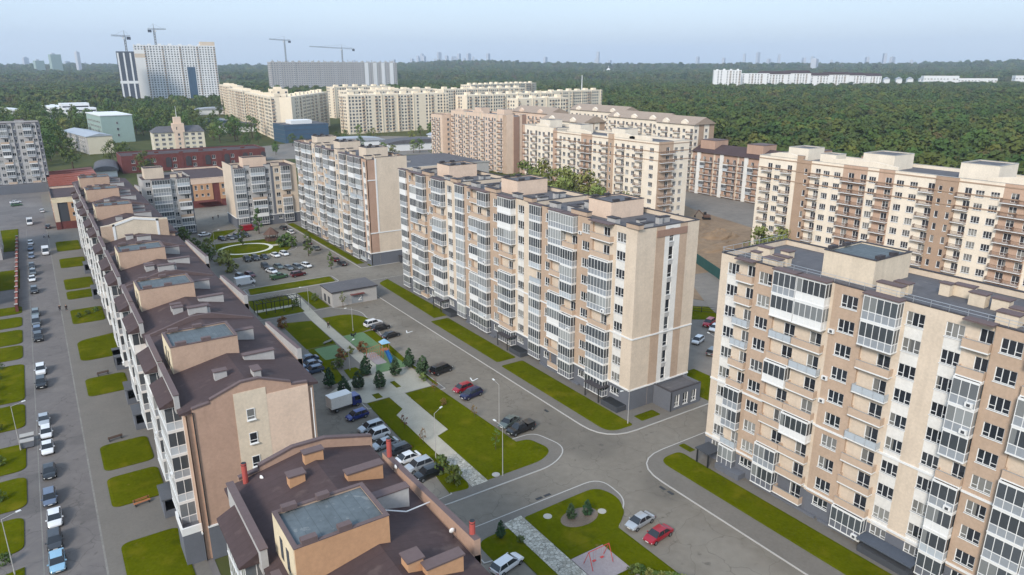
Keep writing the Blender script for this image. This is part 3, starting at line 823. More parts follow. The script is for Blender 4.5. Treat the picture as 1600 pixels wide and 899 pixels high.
# entrance canopies and basement steps along the pavement
for i in range(3):
    y = 7.5 + 31 * i
    b = MB(); b.box(-2.6, -.05, y - 2.2, y + 2.2, 2.9, 3.1, 0); b.box(-2.5, -2.35, y - 2.0, y - 1.85, 0, 2.9, 1); b.box(-2.5, -2.35, y + 1.85, y + 2.0, 0, 2.9, 1)
    b.build('entrance_canopy', ['cap_dark', 'dark_metal'], B)
    b = MB(); b.box(-2.4, -.1, y - 7, y - 2.6, .12, 1.1, 0); b.box(-2.2, -.2, y - 6.8, y - 2.8, 1.1, 1.15, 1); b.build('basement_stair', ['grey_dark', 'dark_metal'], B)
    b = MB(); b.box(-.9, -.1, y + 6, y + 19, .12, .5, 0); b.build('light_well', ['grey_base'], B)

an = thing('electrical_annex', (88.6, 81.0, 0), 0, 'low dark grey annex with three arched windows at the end of the long block', 'annex')
b = MB(); b.box(.3, 7.6, .3, 4.2, 0, 3.55, 0, 1); b.build('roof', ['grey_base', 'roof_grey'], an)
facade(an, (0, 0, 0), S_, [('W', .6, 'grey_base'), ('N', 2.2, 'grey_base', 1.2, 2), ('N', 2.2, 'grey_base', 1.2, 2), ('N', 2.2, 'grey_base', 1.2, 2), ('W', .7, 'grey_base')], 4.0, [0.2], 3.3, cap='cap_dark', sill_z=.6, win_h=2.2)
facade(an, (0, 4.3, 0), W_, [('W', 4.3, 'grey_base')], 4.0, [], 3.3, cap='cap_dark')
b = MB(); b.tube((0.15, -.08, 0), (.15, -.08, 3.9), .07); b.build('downpipe', 'dark_metal', an)
b = MB(); b.box(7.6, 7.9, .03, 4.3, 0, 4.0); b.build('wall', 'grey_base', an)

# ---- right-hand block
RB = thing('apartment_block', (82.6, 67.5, 0), 0, 'ten-storey beige block with white rail along its flat grey roof and many open balconies', 'apartment block')
def r_module(p):
    return [('W', 1.2, 'beige'), ('N', 2.3, 'beige', 2.0, 3, {'sp': 'white_wall'}), ('B', 2.9, 'beige', p[0], 1.2),
            ('N', 3.6, 'terra', 2.1, 3, {'d': .35}), ('B', 3.7, 'beige', p[1], 1.3), ('B', 4.4, 'beige', p[2], 1.35), ('W', .5, 'beige', {'d': .2}),
            ('N', 4.4, 'terra', 2.2, 3, {'d': .35}), ('B', 4.4, 'beige', p[3], 1.35), ('N', 2.9, 'beige', 2.1, 3, {'sp': 'white_wall'}), ('W', .6, 'beige')]
rm_ = r_module(('OOPPOOGGPG', 'GGPOGOOOGG', 'GGOPOOGOOO', 'GGOPOPOOOG'))[:]
rm_ += r_module(('OOGGGOGGGG', 'GOGGOGGGGG', 'GGGOOGGGGG', 'GGGGOGGGGG'))
rm_ += r_module(('OOGGGOGGGG', 'GOGGOGGGGG', 'GGGOOGGGGG', 'GGGGOGGGGG'))[:5]
Lr = facade(RB, (0, 0, 0), W_, rm_, 33.8, FZ, FH, base=('grey_base', 3.4), bands=(3.9, 13.7), ac=0.14)
b = MB(); b.box(.35, 14.9, -Lr + .3, -.35, 0, 33.1, 0, 1); b.box(14.9, 15.2, -Lr, 0, 0, 33.9, 0); b.box(.03, 14.9, -.35, 0, 0, 33.9, 0); b.box(0, 14.9, -Lr, -Lr + .3, 0, 33.9, 0)
b.build('roof', ['beige', 'roof_grey'], RB)
b = MB(); b.box(0, 15.28, -.4, .05, 33.9, 34.0); b.box(14.8, 15.28, -Lr, -.4, 33.9, 34.0); b.build('parapet_cap', 'cap_dark', RB)
for (y0) in (-21.0, -51.5):
    roof_house(RB, 4.0, 12.6, y0, y0 + 7.2, 33.0, 36.6, 'cream', 'roof_blue')
for (x, y, lx, ly, h) in ((1.8, -7.6, 1.4, 2.4, 1.2), (3.0, -3.8, .9, 1.2, 1.2), (6.2, -3.0, 1.0, 2.2, 1.3), (4.0, -7.5, 1.0, 2.4, 1.2), (8.0, -5.5, 1.4, 1.4, 1.0), (3.2, -23.8, 1.1, 3.0, 1.3), (5.2, -24.3, 1.1, 1.8, 1.3), (8.6, -27.8, 1.0, 1.2, 1.5), (9.8, -29.4, 1.1, 2.2, 1.4), (7.6, -32, 1.2, 1.8, 1.5), (7.8, -34.4, 1.2, 1.8, 1.4), (3.4, -37, 1.4, 2.2, 1.3), (5.4, -37.5, 1.2, 2.4, 1.4), (9, -41, 1.2, 1.2, 1.3), (4, -44, 1.1, 2.4, 1.3)):
    vent(RB, x, y, 33.1, lx, ly, h, 'cream', 'cap_brown', .1)
b = MB()
yy = -.3
while yy > -Lr + 1:
    b.tube((-.15, yy, 33.9), (-.15, yy, 34.75), .03); yy -= 2.0
b.tube((-.15, -.3, 34.72), (-.15, -Lr + 1, 34.72), .03); b.tube((-.15, -.3, 34.35), (-.15, -Lr + 1, 34.35), .025)
xx = .3
while xx < 14.8: b.tube((xx, -.15, 33.9), (xx, -.15, 34.75), .03); xx += 2
b.tube((-.15, -.15, 34.72), (14.8, -.15, 34.72), .03)
b.build('roof_railing', 'rail_metal', RB)
b = MB(); b.box(-3.2, -.1, -3.6, -.8, 2.5, 2.68, 0); b.box(-3.0, -2.8, -3.4, -3.2, 0, 2.5, 1); b.box(-3.0, -2.8, -1.2, -1.0, 0, 2.5, 1); b.build('entrance_canopy', ['grey_dark', 'dark_metal'], RB)
b = MB(); b.box(-2.0, -.1, -8.4, -3.9, .12, 1.0, 0); b.build('entrance_ramp', ['grey_base'], RB)
b = MB(); b.box(-2.4, -.1, -34.5, -27.5, 1.9, 2.1, 0); b.box(-2.2, -.4, -34.3, -27.7, .12, 1.0, 1); b.build('basement_stair', ['tower_dark', 'grey_dark'], RB)
b = MB()
for (ya, yb) in ((-20.5, -10.2), (-26.5, -21), (-41, -35)): b.box(-.8, -.1, ya, yb, .12, .45)
b.build('light_well', 'grey_base', RB)

# ------------------------------------------------------------------ the brown-roofed row along the west street
def brown_row(B, y0, y1, boxes, zt, floors, xoff=0.0, party=(), ends=True, epar=(), bays=(), vents=(), porch=(), xe=25.9, xp=26.25, xb=19.1, pm='light_grey_wall'):
    """seven-storey terrace; x from 9.6 to 25.6 (+xoff); zt: eave height. Child coordinates are world minus B.location"""
    bx, by = B.location[0], B.location[1]
    X = lambda x: x + xoff - bx
    Y = lambda y: y - by
    fh = (zt - 4.2) / (floors - 1); fz = [0.9 + 3.3] ; fz = [0.9] + [4.2 + fh * k for k in range(floors - 1)]
    ridge = zt + 1.7
    # core and roof
    b = MB(); b.box(X(9.9), X(min(25.3, xe - .3)), Y(y0 + .35), Y(y1), 0, zt - .3, 0)
    b.build('wall', ['tan'], B)
    b = MB()
    prof = [(X(9.1), zt - .25), (X(9.1), zt - .05), (X(17.4), ridge), (X(25.9), zt - .05), (X(25.9), zt - .25), (X(17.4), ridge - .25)]
    prof = [(X(9.1), zt - .3), (X(xe), zt - .3), (X(xe), zt - .05), (X(17.4), ridge), (X(9.1), zt - .05)]
    b.side(prof, Y(y0 + .05), Y(y1 - .02))
    b.build('roof', 'roof_brown', B)
    for yy in party:
        b = MB(); prof = [(X(9.6), zt - .2), (X(25.2), zt - .2), (X(25.2), zt + .35), (X(19), ridge + .55), (X(16), ridge + .55), (X(9.6), zt + .35)]
        b.side(prof, Y(yy - .2), Y(yy + .2), 0)
        b.build('party_wall', ['cap_brown'], B)
    # stair housings with stepped parapets
    for (ya, yb) in boxes:
        roof_house(B, X(10.6), X(xb), Y(ya), Y(yb), zt - 1.2, zt + 4.0, 'tan', 'roof_blue', cap='cap_brown')
        b = MB(); b.box(X(10.52), X(10.6), Y(ya), Y(yb), zt + .2, zt + 3.98); b.build('rendered_panel', 'cream_pale', B)
        b = MB()
        for k in (.25, .55): b.box(X(10.48), X(10.52), Y(ya + (yb - ya) * k), Y(ya + (yb - ya) * k + .7), zt + .9, zt + 2.9)
        b.build('window_slot', 'grey_dark', B)
        b = MB(); b.box(X(xb - .05), X(22.6), Y(yb - .6), Y(yb + .25), zt + .2, zt + 2.4, 0); b.box(X(xb - .1), X(22.7), Y(yb - .7), Y(yb + .35), zt + 2.4, zt + 2.5, 1); b.build('parapet', ['light_grey_wall', 'cap_brown'], B)
    for (x, y, lx, ly) in vents:
        rz = ridge - abs(x - 17.4) * .2
        o = vent(B, X(x), Y(y), rz, lx, ly, .95, 'light_grey_wall' if xoff == 0 else 'tan_orange', 'cap_brown', .9)
    # south gable wall
    if ends:
        b = MB()
        prof = [(X(10.5), 0), (X(24.5), 0), (X(24.5), zt + .35), (X(22.4), zt + .55), (X(22.4), zt + .9), (X(18.5), ridge + .65), (X(16.4), ridge + .65), (X(12.6), zt + .95), (X(12.6), zt + .6), (X(10.5), zt + .3)]
        b.side(prof, Y(y0), Y(y0 + .4), 0)
        b.build('gable_wall', ['tan_dark'], B)
        c = MB()
        for i in range(2, 9):
            p, q = prof[i], prof[i + 1]
            c.face([(p[0], Y(y0) - .08, p[1] + .1), (q[0], Y(y0) - .08, q[1] + .1), (q[0], Y(y0) + .48, q[1] + .1), (p[0], Y(y0) + .48, p[1] + .1)][::-1])
            c.face([(p[0], Y(y0) - .08, p[1] - .12), (q[0], Y(y0) - .08, q[1] - .12), (q[0], Y(y0) - .08, q[1] + .1), (p[0], Y(y0) - .08, p[1] + .1)][::-1])
        c.build('gable_cap', 'cap_brown', B)
    # west face: glazed bays with little pitched roofs, light parapets above
    cols = []; last = y1
    for (ya, yb) in sorted(bays, key=lambda q: -q[1]):
        gap = last - yb
        if gap > 2.6: cols += [('N', gap, 'tan', 1.5, 2, {'from': 1})]
        elif gap > 0: cols += [('W', gap, 'tan')]
        cols += [('B', yb - ya, 'tan', 'G' * (floors - 1) + '-', 1.9, {'nocan': True})]
        last = ya
    if last > y0: cols += [('W', last - y0, 'tan')]
    facade(B, (X(9.75), Y(y1), 0), W_, cols, zt - .35, fz, fh, base=('grey_base', 4.2), bands=(4.2,), canopy=None, cap='cap_brown', ac=.12)
    for (ya, yb) in bays:
        b = MB()
        zr = fz[-1] + fh
        b.side([(X(7.35), zr - .02), (X(9.2), zr - .02), (X(9.2), zr + 1.1), (X(7.35), zr + .18)], Y(ya - .35), Y(yb + .35), 0)
        b.build('bay_roof', ['roof_brown'], B)
        b = MB(); b.box(X(9.0), X(9.55), Y(ya - 1.2), Y(yb + 3.0), zt - .6, zt + 1.75, 0); b.box(X(8.93), X(9.62), Y(ya - 1.28), Y(yb + 3.08), zt + 1.75, zt + 1.86, 1)
        b.build('parapet', ['light_grey_wall', 'cap_brown'], B)
    for (ya, yb) in epar:
        b = MB(); z = zt
        b.side([(X(xp - .85), z - 3.4), (X(xp + .65), z - 3.4), (X(xp + .65), z - .35), (X(xp - .85), z - .1)], Y(ya), Y(yb), 0); b.build('bay', ['tan'], B)
        b = MB(); n0 = Y(ya); n1 = Y(yb)
        b.v += [(X(xp), n0, z - 3.0), (X(xp + .6), n0, z - 3.0), (X(xp + .6), n1, z - .6), (X(xp), n1, z - .6), (X(xp), n0, z + 1.3), (X(xp + .6), n0, z + 1.3), (X(xp + .6), n1, z + .35), (X(xp), n1, z + .35)]
        for q, m in (((0, 1, 5, 4), 0), ((1, 2, 6, 5), 0), ((2, 3, 7, 6), 0), ((3, 0, 4, 7), 0), ((4, 5, 6, 7), 1)): b.f.append(q); b.m.append(m)
        b.build('parapet', [pm, 'cap_brown'], B)
    for (ya) in porch:
        b = MB(); b.box(X(6.7), X(9.7), Y(ya), Y(ya + 4.6), 2.75, 2.95, 0); b.box(X(6.8), X(7.05), Y(ya), Y(ya + 4.4), 0, 2.75, 1); b.box(X(7.05), X(9.7), Y(ya + 4.15), Y(ya + 4.4), 0, 2.75, 1); b.box(X(7.05), X(9.7), Y(ya), Y(ya + .2), 0, 1.1, 1)
        b.build('porch', ['plinth', 'grey_base'], B)
    return fz

A2 = thing('terraced_block', (9.6, 84.5, 0), 0, 'brown-roofed terrace with a tan gable wall and three housings on its roof', 'apartment block')
bays2 = []; eps = []; v2 = []
for i in range(3):
    ym = 85.2 + 30.3 * i
    bays2 += [(ym + 2.2, ym + 9.6), (ym + 14.6, ym + 22.0)]
    yb = 96.8 + 30.3 * i
    v2 += [(21.0, yb - 2.6, 4.0, .8), (15.1, yb - 6.8, 1.5, .9), (19.0, yb - 9.0, .9, 1.8), (15.1, yb + 25.2, 1.5, .9), (17.6, yb + 20.6, 2.8, .9), (13.4, yb + 7.2, 1.7, .9), (14.9, yb + 7.3, 2.2, .9)]
bays2 += [(176.4, 183.6)]
fz = brown_row(A2, 84.5, 186, [(96.8, 103.4), (127.1, 133.7), (157.4, 164.0)], 20.9, 6, party=(144.2, 114.2, 173), epar=[(94, 110.5), (123.5, 142.5), (155.5, 178.5)], bays=bays2, vents=[q for q in v2 if q[1] < 184], porch=(97.2, 127.5, 139.2, 158, 184 - 24.5))
# south gable: central pale strip with three windows, grey base
b = MB(); b.box(5.7, 9.6, -.06, .0, 4.9, 21.9); b.build('pale_strip', 'cream', A2)
b = MB(); b.box(9.6, 14.9, -.045, .0, 4.9, 20.9); b.build('pale_panel', 'pink_tan', A2)
for z in (18.0, 14.7, 11.4, 8.1): place_win(A2, 7.0, .24, z, 1.0, 1.5, 1, S_, (0, 0, 0))
b = MB(); b.box(.85, 14.9, -.1, .0, 0, 4.8, 0); b.box(.8, 14.95, -.2, .0, 4.8, 5.0, 1); b.build('plinth', ['grey_base', 'white_trim'], A2)
b = MB(); b.tube((.95, -.12, 5), (.95, -.12, 20.8), .07); b.tube((15.3, -.1, 0), (15.3, -.1, 20.3), .08, m=1); b.build('downpipe', ['dark_metal', 'white_trim'], A2)
b = MB(); b.box(-2.1, .2, .4, 5.0, 0, 4.4, 0); b.box(-2.15, .25, .35, .6, 4.4, 5.4, 1); b.box(-2.15, -1.95, .6, 5.0, 4.4, 5.4, 1); b.build('terrace', ['grey_base', 'white_trim'], A2)

A3 = thing('terraced_block', (10.6, 36.0, 0), 0, 'brown-roofed terrace with red flues and an orange-tan roof housing by the street crossing', 'apartment block')
brown_row(A3, 18.0, 65.6, [(47.2, 52.9)], 20.9, 6, xoff=.9, ends=False, xe=24.2, xp=24.4, xb=18.4, pm='tan_dark', epar=[(43.6, 62.6)], bays=[(52.8, 60.2), (38, 45.4), (22, 29)], vents=[(14.8, 60.8, 1.5, 1.0), (17.3, 63.2, 1.9, .8), (20.7, 58.4, 3.6, .9), (18.6, 43.4, 1.3, 1.3), (20.7, 42.2, 3.2, .9)])
bx_, by_ = 10.6, 36.0
b = MB()
prof = [(11.4 - bx_, 18), (25.4 - bx_, 18), (25.4 - bx_, 21.9), (20.3 - bx_, 23.2), (16.9 - bx_, 23.2), (13.4 - bx_, 22.2), (13.4 - bx_, 21.8), (11.4 - bx_, 21.5)]
b.side(prof, 65.5 - by_, 65.9 - by_, 0); b.build('gable_wall', ['tan_dark'], A3)
c = MB()
for i in range(2, 7):
    p, q = prof[i], prof[i + 1]
    c.face([(p[0], 65.42 - by_, p[1] + .1), (q[0], 65.42 - by_, q[1] + .1), (q[0], 65.98 - by_, q[1] + .1), (p[0], 65.98 - by_, p[1] + .1)][::-1])
    c.face([(p[0], 65.42 - by_, p[1] - .1), (q[0], 65.42 - by_, q[1] - .1), (q[0], 65.42 - by_, q[1] + .1), (p[0], 65.42 - by_, p[1] + .1)][::-1])
c.build('gable_cap', 'cap_brown', A3)
b = MB(); b.box(11.5 - bx_, 19.3 - bx_, 47.12 - by_, 47.2 - by_, 19, 24.88); b.build('rendered_panel', 'tan_orange', A3)
for (x, y) in ((11.9, 64.8), (25.6, 61.4), (25.7, 44.6)):
    f_ = thing('roof_flue', (x, y, 20.9), 0, 'red metal flue pipe rising from the brown roof edge', 'flue pipe', 'red flue pipes on the brown roof')
    b = MB(); b.tube((0, 0, 0), (0, 0, 2.5), .26, .26, 10); b.build('pipe', 'chim_red', f_)
    b = MB(); b.tube((0, 0, 2.5), (0, 0, 2.52), .24, .24, 10); b.tube((0, 0, 2.3), (0, 0, 2.36), .275, .275, 10); b.build('rim', 'dark_metal', f_)
b = MB(); b.tube((20.6 - bx_, 51.2 - by_, 22.6), (22.4 - bx_, 50.6 - by_, 22.1), .06); b.tube((22.4 - bx_, 50.6 - by_, 22.1), (26.0 - bx_, 52.0 - by_, 21.2), .06); b.build('roof_pipe', 'white_trim', A3)
for (x, y, s) in ((13.1, 64.2, .28), (24.9, 58.8, .24), (24.8, 46.4, .26)):
    d_ = thing('satellite_dish', (x, y, 21.2), R(RNG.uniform(0, 90)), 'small white satellite dish on the edge of the brown roof', 'satellite dish', 'satellite dishes on the brown roof')
    b = MB(); b.tube((0, 0, -.6), (0, 0, .3), .03); b.build('mast', 'dark_metal', d_)
    b = MB()
    for r0, r1, z0, z1 in ((0, s * .6, 0, .04), (s * .6, s, .04, .14)):
        for i in range(12):
            a0, a1 = 2 * math.pi * i / 12, 2 * math.pi * (i + 1) / 12
            b.face([(z0 + .1, r0 * math.cos(a0), .35 + r0 * math.sin(a0)), (z0 + .1, r0 * math.cos(a1), .35 + r0 * math.sin(a1)), (z1 + .1, r1 * math.cos(a1), .35 + r1 * math.sin(a1)), (z1 + .1, r1 * math.cos(a0), .35 + r1 * math.sin(a0))] if r0 else [(z0 + .1, 0, .35), (z1 + .1, r1 * math.cos(a1), .35 + r1 * math.sin(a1)), (z1 + .1, r1 * math.cos(a0), .35 + r1 * math.sin(a0))])
    b.build('dish', 'white_trim', d_)

A1 = thing('terraced_block', (9.6, 186, 0), 0, 'taller brown-roofed terrace whose cream gable has a broad white border', 'apartment block')
bays1 = []; v1 = []
for i in range(3):
    ym = 188 + 30.3 * i
    bays1 += [(ym + 2.2, ym + 9.6), (ym + 14.6, ym + 22.0)]
    yb = 209.0 + 30.3 * i
    v1 += [(21.0, yb - 2.6, 4.0, .8), (20.6, yb + 3, 3.4, .8), (15.1, yb - 6.8, 1.5, .9), (17.6, yb + 12, 2.8, .9)]
brown_row(A1, 186, 291, [(209, 215.5), (240, 246.5), (268, 274.5)], 22.0, 7, party=(228, 256), ends=False, epar=[(258, 270)], bays=bays1, vents=v1, porch=(215, 245))
b = MB(); prof = [(-.2, 0), (15.2, 0), (15.2, 25.6), (8.6, 26.6), (7.4, 26.6), (-.2, 25.4)]
b.side([(0.2, 0), (14.4, 0), (14.4, 25.6), (12.6, 25.7), (7.2, 26.6), (2.0, 25.2), (.2, 25.0)], 0, .45, 0); b.build('gable_wall', 'cream', A1)
b = MB(); b.box(.15, 2.6, -.05, 0, 20.6, 24.9, 0); b.box(12.4, 14.45, -.05, 0, 20.6, 25.3, 0); b.build('terracotta_panel', 'terra', A1)
b = MB()
b.box(2.6, 3.1, -.12, 0, 20.6, 25.3); b.box(11.9, 12.4, -.12, 0, 20.6, 25.7)
for (p, q) in (((2.6, 25.2), (7.2, 26.5)), ((7.2, 26.5), (12.4, 25.6))):
    b.face([(p[0], -.12, p[1] - .5), (q[0], -.12, q[1] - .5), (q[0], -.12, q[1]), (p[0], -.12, p[1])]); b.face([(p[0], -.12, p[1]), (q[0], -.12, q[1]), (q[0], .5, q[1]), (p[0], .5, p[1])])
b.build('gable_border', 'white_trim', A1)

# ------------------------------------------------------------------ buildings round the north court
def flat_roof(B, x0, x1, y0, y1, zr, zt, wall, roof='roof_grey', sides='NE', cap='cap_dark'):
    """core with a flat roof and parapets on the hidden sides"""
    b = MB(); b.box(x0 + .35, x1 - .3, y0 + .35, y1 - .3, 0, zr, 0, 1)
    c = MB()
    if 'N' in sides: b.box(x0 + .03, x1, y1 - .3, y1, 0, zt, 0); c.box(x0 - .05, x1 + .05, y1 - .36, y1 + .06, zt, zt + .09)
    if 'E' in sides: b.box(x1 - .3, x1, y0 + .03, y1 - .3, 0, zt, 0); c.box(x1 - .36, x1 + .06, y0, y1 - .36, zt, zt + .09)
    if 'W' in sides: b.box(x0, x0 + .3, y0 + .03, y1 - .3, 0, zt, 0); c.box(x0 - .06, x0 + .36, y0, y1 - .36, zt, zt + .09)
    if 'S' in sides: b.box(x0 + .3, x1 - .3, y0, y0 + .3, 0, zt, 0); c.box(x0 + .3, x1 - .3, y0 - .06, y0 + .36, zt, zt + .09)
    b.build('roof', [wall, roof], B)
    if c.f: c.build('parapet_cap', cap, B)

D = thing('apartment_block', (83.5, 204.5, 0), 0, 'ten-storey block with a blank tan end wall framed by white lines', 'apartment block')
dm = []
for i in range(3):
    dm += [('W', .6, 'light_grey_wall', {'up': .5 if i % 2 else 0}), ('N', 2.6, 'light_grey_wall', 2.0, 3, {'sp': 'white_wall'}), ('B', 4.4, 'light_grey_wall', pat(31 + i).replace('P', 'O'), 1.3), ('N', 3.0, 'beige', 1.6, 2, {'d': .3}), ('B', 5.0, 'light_grey_wall', pat(41 + i).replace('O', 'G'), 1.3), ('B', 4.4, 'light_grey_wall', pat(51 + i), .9), ('N', 3.1, 'beige', 2.0, 3, {'d': .3, 'up': .9})]
dm[-1] = ('N', 4.0, 'tan', 2.0, 3, {'d': .3, 'sp': 'white_wall'})
Ld = sum(c[1] for c in dm)
facade(D, (0, Ld, 0), W_, dm, 33.6, FZ, FH, base=('grey_base', 4.1), bands=(4.1, 14.0))
facade(D, (0, 0, 0), S_, [('W', 2.6, 'tan_dark'), ('W', 10.6, 'beige', {'d': .04, 'up': .6})], 33.4, FZ, FH, base=('grey_base', 4.1))
b = MB(); b.box(2.4, 2.9, -.14, 0, 10.5, 33.6); b.box(-.2, 13.2, -.16, 0, 4.0, 4.35); b.box(-.2, 13.2, -.155, 0, 10.4, 10.75); b.box(-.2, 2.4, -.14, 0, 27.0, 27.3); b.build('white_border', 'white_trim', D)
flat_roof(D, 0, 13.2, 0, Ld, 33.0, 33.8, 'tan')
for i in range(3):
    roof_house(D, 3.6, 11.0, 9 + 23 * i, 15 + 23 * i, 32.9, 36.0, 'beige', 'roof_grey')
    for (x, y, lx, ly, h) in ((2.0, 4 + 23 * i, 2.2, 1.2, 1.2), (6, 6 + 23 * i, 2, .9, 1.0), (2.4, 17.5 + 23 * i, 1.2, 2.2, 1.3), (9, 20 + 23 * i, 1.8, .9, 1.1), (11.5, 5 + 23 * i, 1, 1, 1)):
        vent(D, x, y, 33.0, lx, ly, h, 'beige', 'cap_dark', .1)
b = MB(); b.box(9.0, 12.6, -1.4, -.1, .1, 2.2, 0); b.box(8.8, 12.8, -1.6, -.1, 2.2, 2.4, 1); b.build('basement_entrance', ['grey_dark', 'cap_dark'], D)

EB = thing('apartment_block', (61.5, 286, 0), 0, 'seven-storey grey and cream block with white window grids facing the oval garden', 'apartment block')
FZ7 = [0.8 + 3.2 * k for k in range(7)]
facade(EB, (0, 0, 0), S_, [('W', .7, 'light_grey_wall', {'up': 1.5}), ('B', 4.0, 'light_grey_wall', 'GGGGGGG', .5), ('N', 2.2, 'light_grey_wall', 1.5, 2, {'up': 1.0}), ('B', 5.4, 'light_grey_wall', 'GGGOGGG', .9), ('N', 2.4, 'light_grey_wall', 1.4, 2, {'up': 1.0}), ('W', 1.0, 'grey_base'), ('N', 2.8, 'beige', 1.6, 2), ('B', 3.8, 'beige', 'GGGOGGG', .8), ('W', 2.6, 'beige')], 23.0, FZ7, 3.2, base=('grey_base', 4.0), bands=(4.0,))
facade(EB, (0, 15, 0), W_, [('W', 15, 'beige', {'up': 1.6})], 23, [], 3.2, base=('grey_base', 4.0), bands=(4.0,))
flat_roof(EB, 0, 24.9, 0, 15, 22.6, 23.6, 'beige', 'roof_brown')
roof_house(EB, 6, 15, 6, 12, 22.5, 26.4, 'pink_tan', 'roof_brown', steps=False); vent(EB, 18, 5, 22.6, 3, 1, 1.3, 'beige'); vent(EB, 3, 7, 22.6, 2, 1, 1.3, 'beige')

FB = thing('apartment_block', (30.6, 286, 0), 0, 'seven-storey grey block with large white glazed bays behind the brown-roofed terrace', 'apartment block')
facade(FB, (0, 0, 0), S_, [('W', .6, 'light_grey_wall'), ('N', 2.2, 'light_grey_wall', 1.6, 2), ('B', 6.2, 'light_grey_wall', 'GGGGGGG', .9), ('N', 2.2, 'light_grey_wall', 1.5, 2), ('B', 4.4, 'light_grey_wall', 'GGOGOGG', .6), ('W', .4, 'grey_base')], 21.5, [0.6 + 2.95 * k for k in range(7)], 2.95, base=('grey_base', 3.2), bands=(3.2,))
flat_roof(FB, 0, 16, 0, 14, 21.0, 22.0, 'light_grey_wall', 'roof_brown')
roof_house(FB, 1.5, 8, 5, 11, 21, 25, 'beige', 'roof_brown', steps=False); vent(FB, 11, 4, 21, 2, 1, 1.4, 'beige'); vent(FB, 13.5, 5, 21, 1, 1.6, 1.6, 'beige')

G = thing('school_building', (54, 340, 0), 0, 'low ochre and pink building with narrow dark windows between the grey blocks', 'school')
facade(G, (0, 0, 0), S_, [('W', 2.0, 'grey_dark'), ('N', 2.6, 'tan_orange', 1.1, 1, {'to': 2}), ('N', 2.4, 'tan_orange', 1.1, 1), ('N', 2.4, 'tan_orange', 1.1, 1), ('W', .9, 'tan_orange'), ('W', 3.0, 'brick_red', {'d': -.25}), ('N', 3.0, 'tan_orange', 1.2, 1), ('W', 5, 'pink_tan')], 12.8, [3.6, 7.4], 3.6, base=('brick_red', 3.2), sill_z=.6, win_h=2.0, course='pink_tan')
b = MB(); b.box(0, 21.5, -.06, .0, 10.6, 13.2); b.build('fascia', 'pink_tan', G)
flat_roof(G, 0, 21.3, 0, 40, 12.4, 13.2, 'pink_tan', 'roof_brown', 'NEW')
b = MB(); b.box(3, 11, -2.5, -.3, 2.6, 3.0); b.build('entrance_canopy', 'brick_red', G)

RR = thing('market_hall', (42, 480, 0), 0, 'long low dark red market hall with arched recesses', 'market hall')
rc = [('W', 4, 'brick_red')]
for i in range(7): rc += [('N', 4.2, 'brick_red', 2.0, 2, {'tr': False}), ('W', 3.0, 'brick_red', {'d': .2}), ('W', 4.2, 'brick_red')]
facade(RR, (0, 0, 0), S_, rc, 10.2, [1.0, 5.0], 4, far=True, cap='cap_brown', sill_z=.6, win_h=2.2)
Lrr = sum(c[1] for c in rc)
flat_roof(RR, 0, Lrr, 0, 26, 9.6, 10.3, 'brick_red', 'roof_brown', 'NEW', 'cap_brown')
for i in range(6): vent(RR, 8 + i * 13, 6 + (i % 2) * 8, 9.6, 2.4, 1.2, .9, 'brick_red', 'cap_brown', .1)
b = MB()
for i in range(7):
    cx = 4 + i * 11.4 + 10
    pts = [(cx - 1.6, 2.2)] + [(cx + 1.6 * math.cos(R(a)), 7.2 + 1.6 * math.sin(R(a))) for a in range(0, 181, 20)][::-1][::-1] + [(cx - 1.6, 7.2)]
    pts = [(cx - 1.6, 2.2), (cx + 1.6, 2.2)] + [(cx + 1.6 * math.cos(R(a)), 6.6 + 1.6 * math.sin(R(a))) for a in range(0, 181, 20)]
    b.face([(x, -.28, z) for x, z in pts])
b.build('arched_recess', 'cap_dark', RR); tag(bpy.data.objects['arched_recess'], kind='stuff')

LB = thing('apartment_block', (-26, 436, 0), 0, 'tall pale grey apartment block at the head of the west street', 'apartment block')
lc = []
for i in range(3): lc += [('W', .5, 'light_grey_wall'), ('N', 2.2, 'light_grey_wall', 1.6, 2), ('B', 3.6, 'light_grey_wall', 'GGOGGOGGOG', .9), ('N', 2.2, 'light_grey_wall', 1.6, 2, {'d': .25}), ('N', 1.6, 'grey_base', 1.0, 1)]
Llb = sum(c[1] for c in lc)
facade(LB, (0, 0, 0), S_, lc, 34.0, FZ, FH, base=('grey_base', 3.6), bands=(3.8,))
flat_roof(LB, 0, Llb, 0, 16, 33.4, 34.2, 'light_grey_wall', 'roof_grey', 'NEW')
b = MB(); b.box(Llb, Llb + .1, .1, 15.9, 0, 34); b.build('wall', 'light_grey_wall', LB)
vent(LB, 12, 7, 33.4, 3, 2, 1.4); vent(LB, 22, 7, 33.4, 4, 3, 1.8)
b = MB(); b.box(-2, Llb + 4, -6, -.1, 0, 4.2, 0, 1); b.build('shop_front', ['grey_base', 'roof_grey'], LB)

HR = thing('market_shed', (3, 392, 0), 0, 'shed with a ribbed red metal roof beside the ochre building', 'shed')
b = MB(); b.box(.2, 21.8, .2, 69.8, 0, 6.2); b.build('wall', 'villa_cream', HR)
b = MB()
b.face([(0, 0, 6.2), (22, 0, 7.4), (22, 70, 7.4), (0, 70, 6.2)]); b.face([(0, 0, 6.0), (22, 0, 6.0), (22, 0, 7.4), (0, 0, 6.2)])
for i in range(8): y = 4 + i * 8; b.box(0, 22, y, y + .3, 6.3, 7.5)
b.build('roof', 'roof_red', HR)

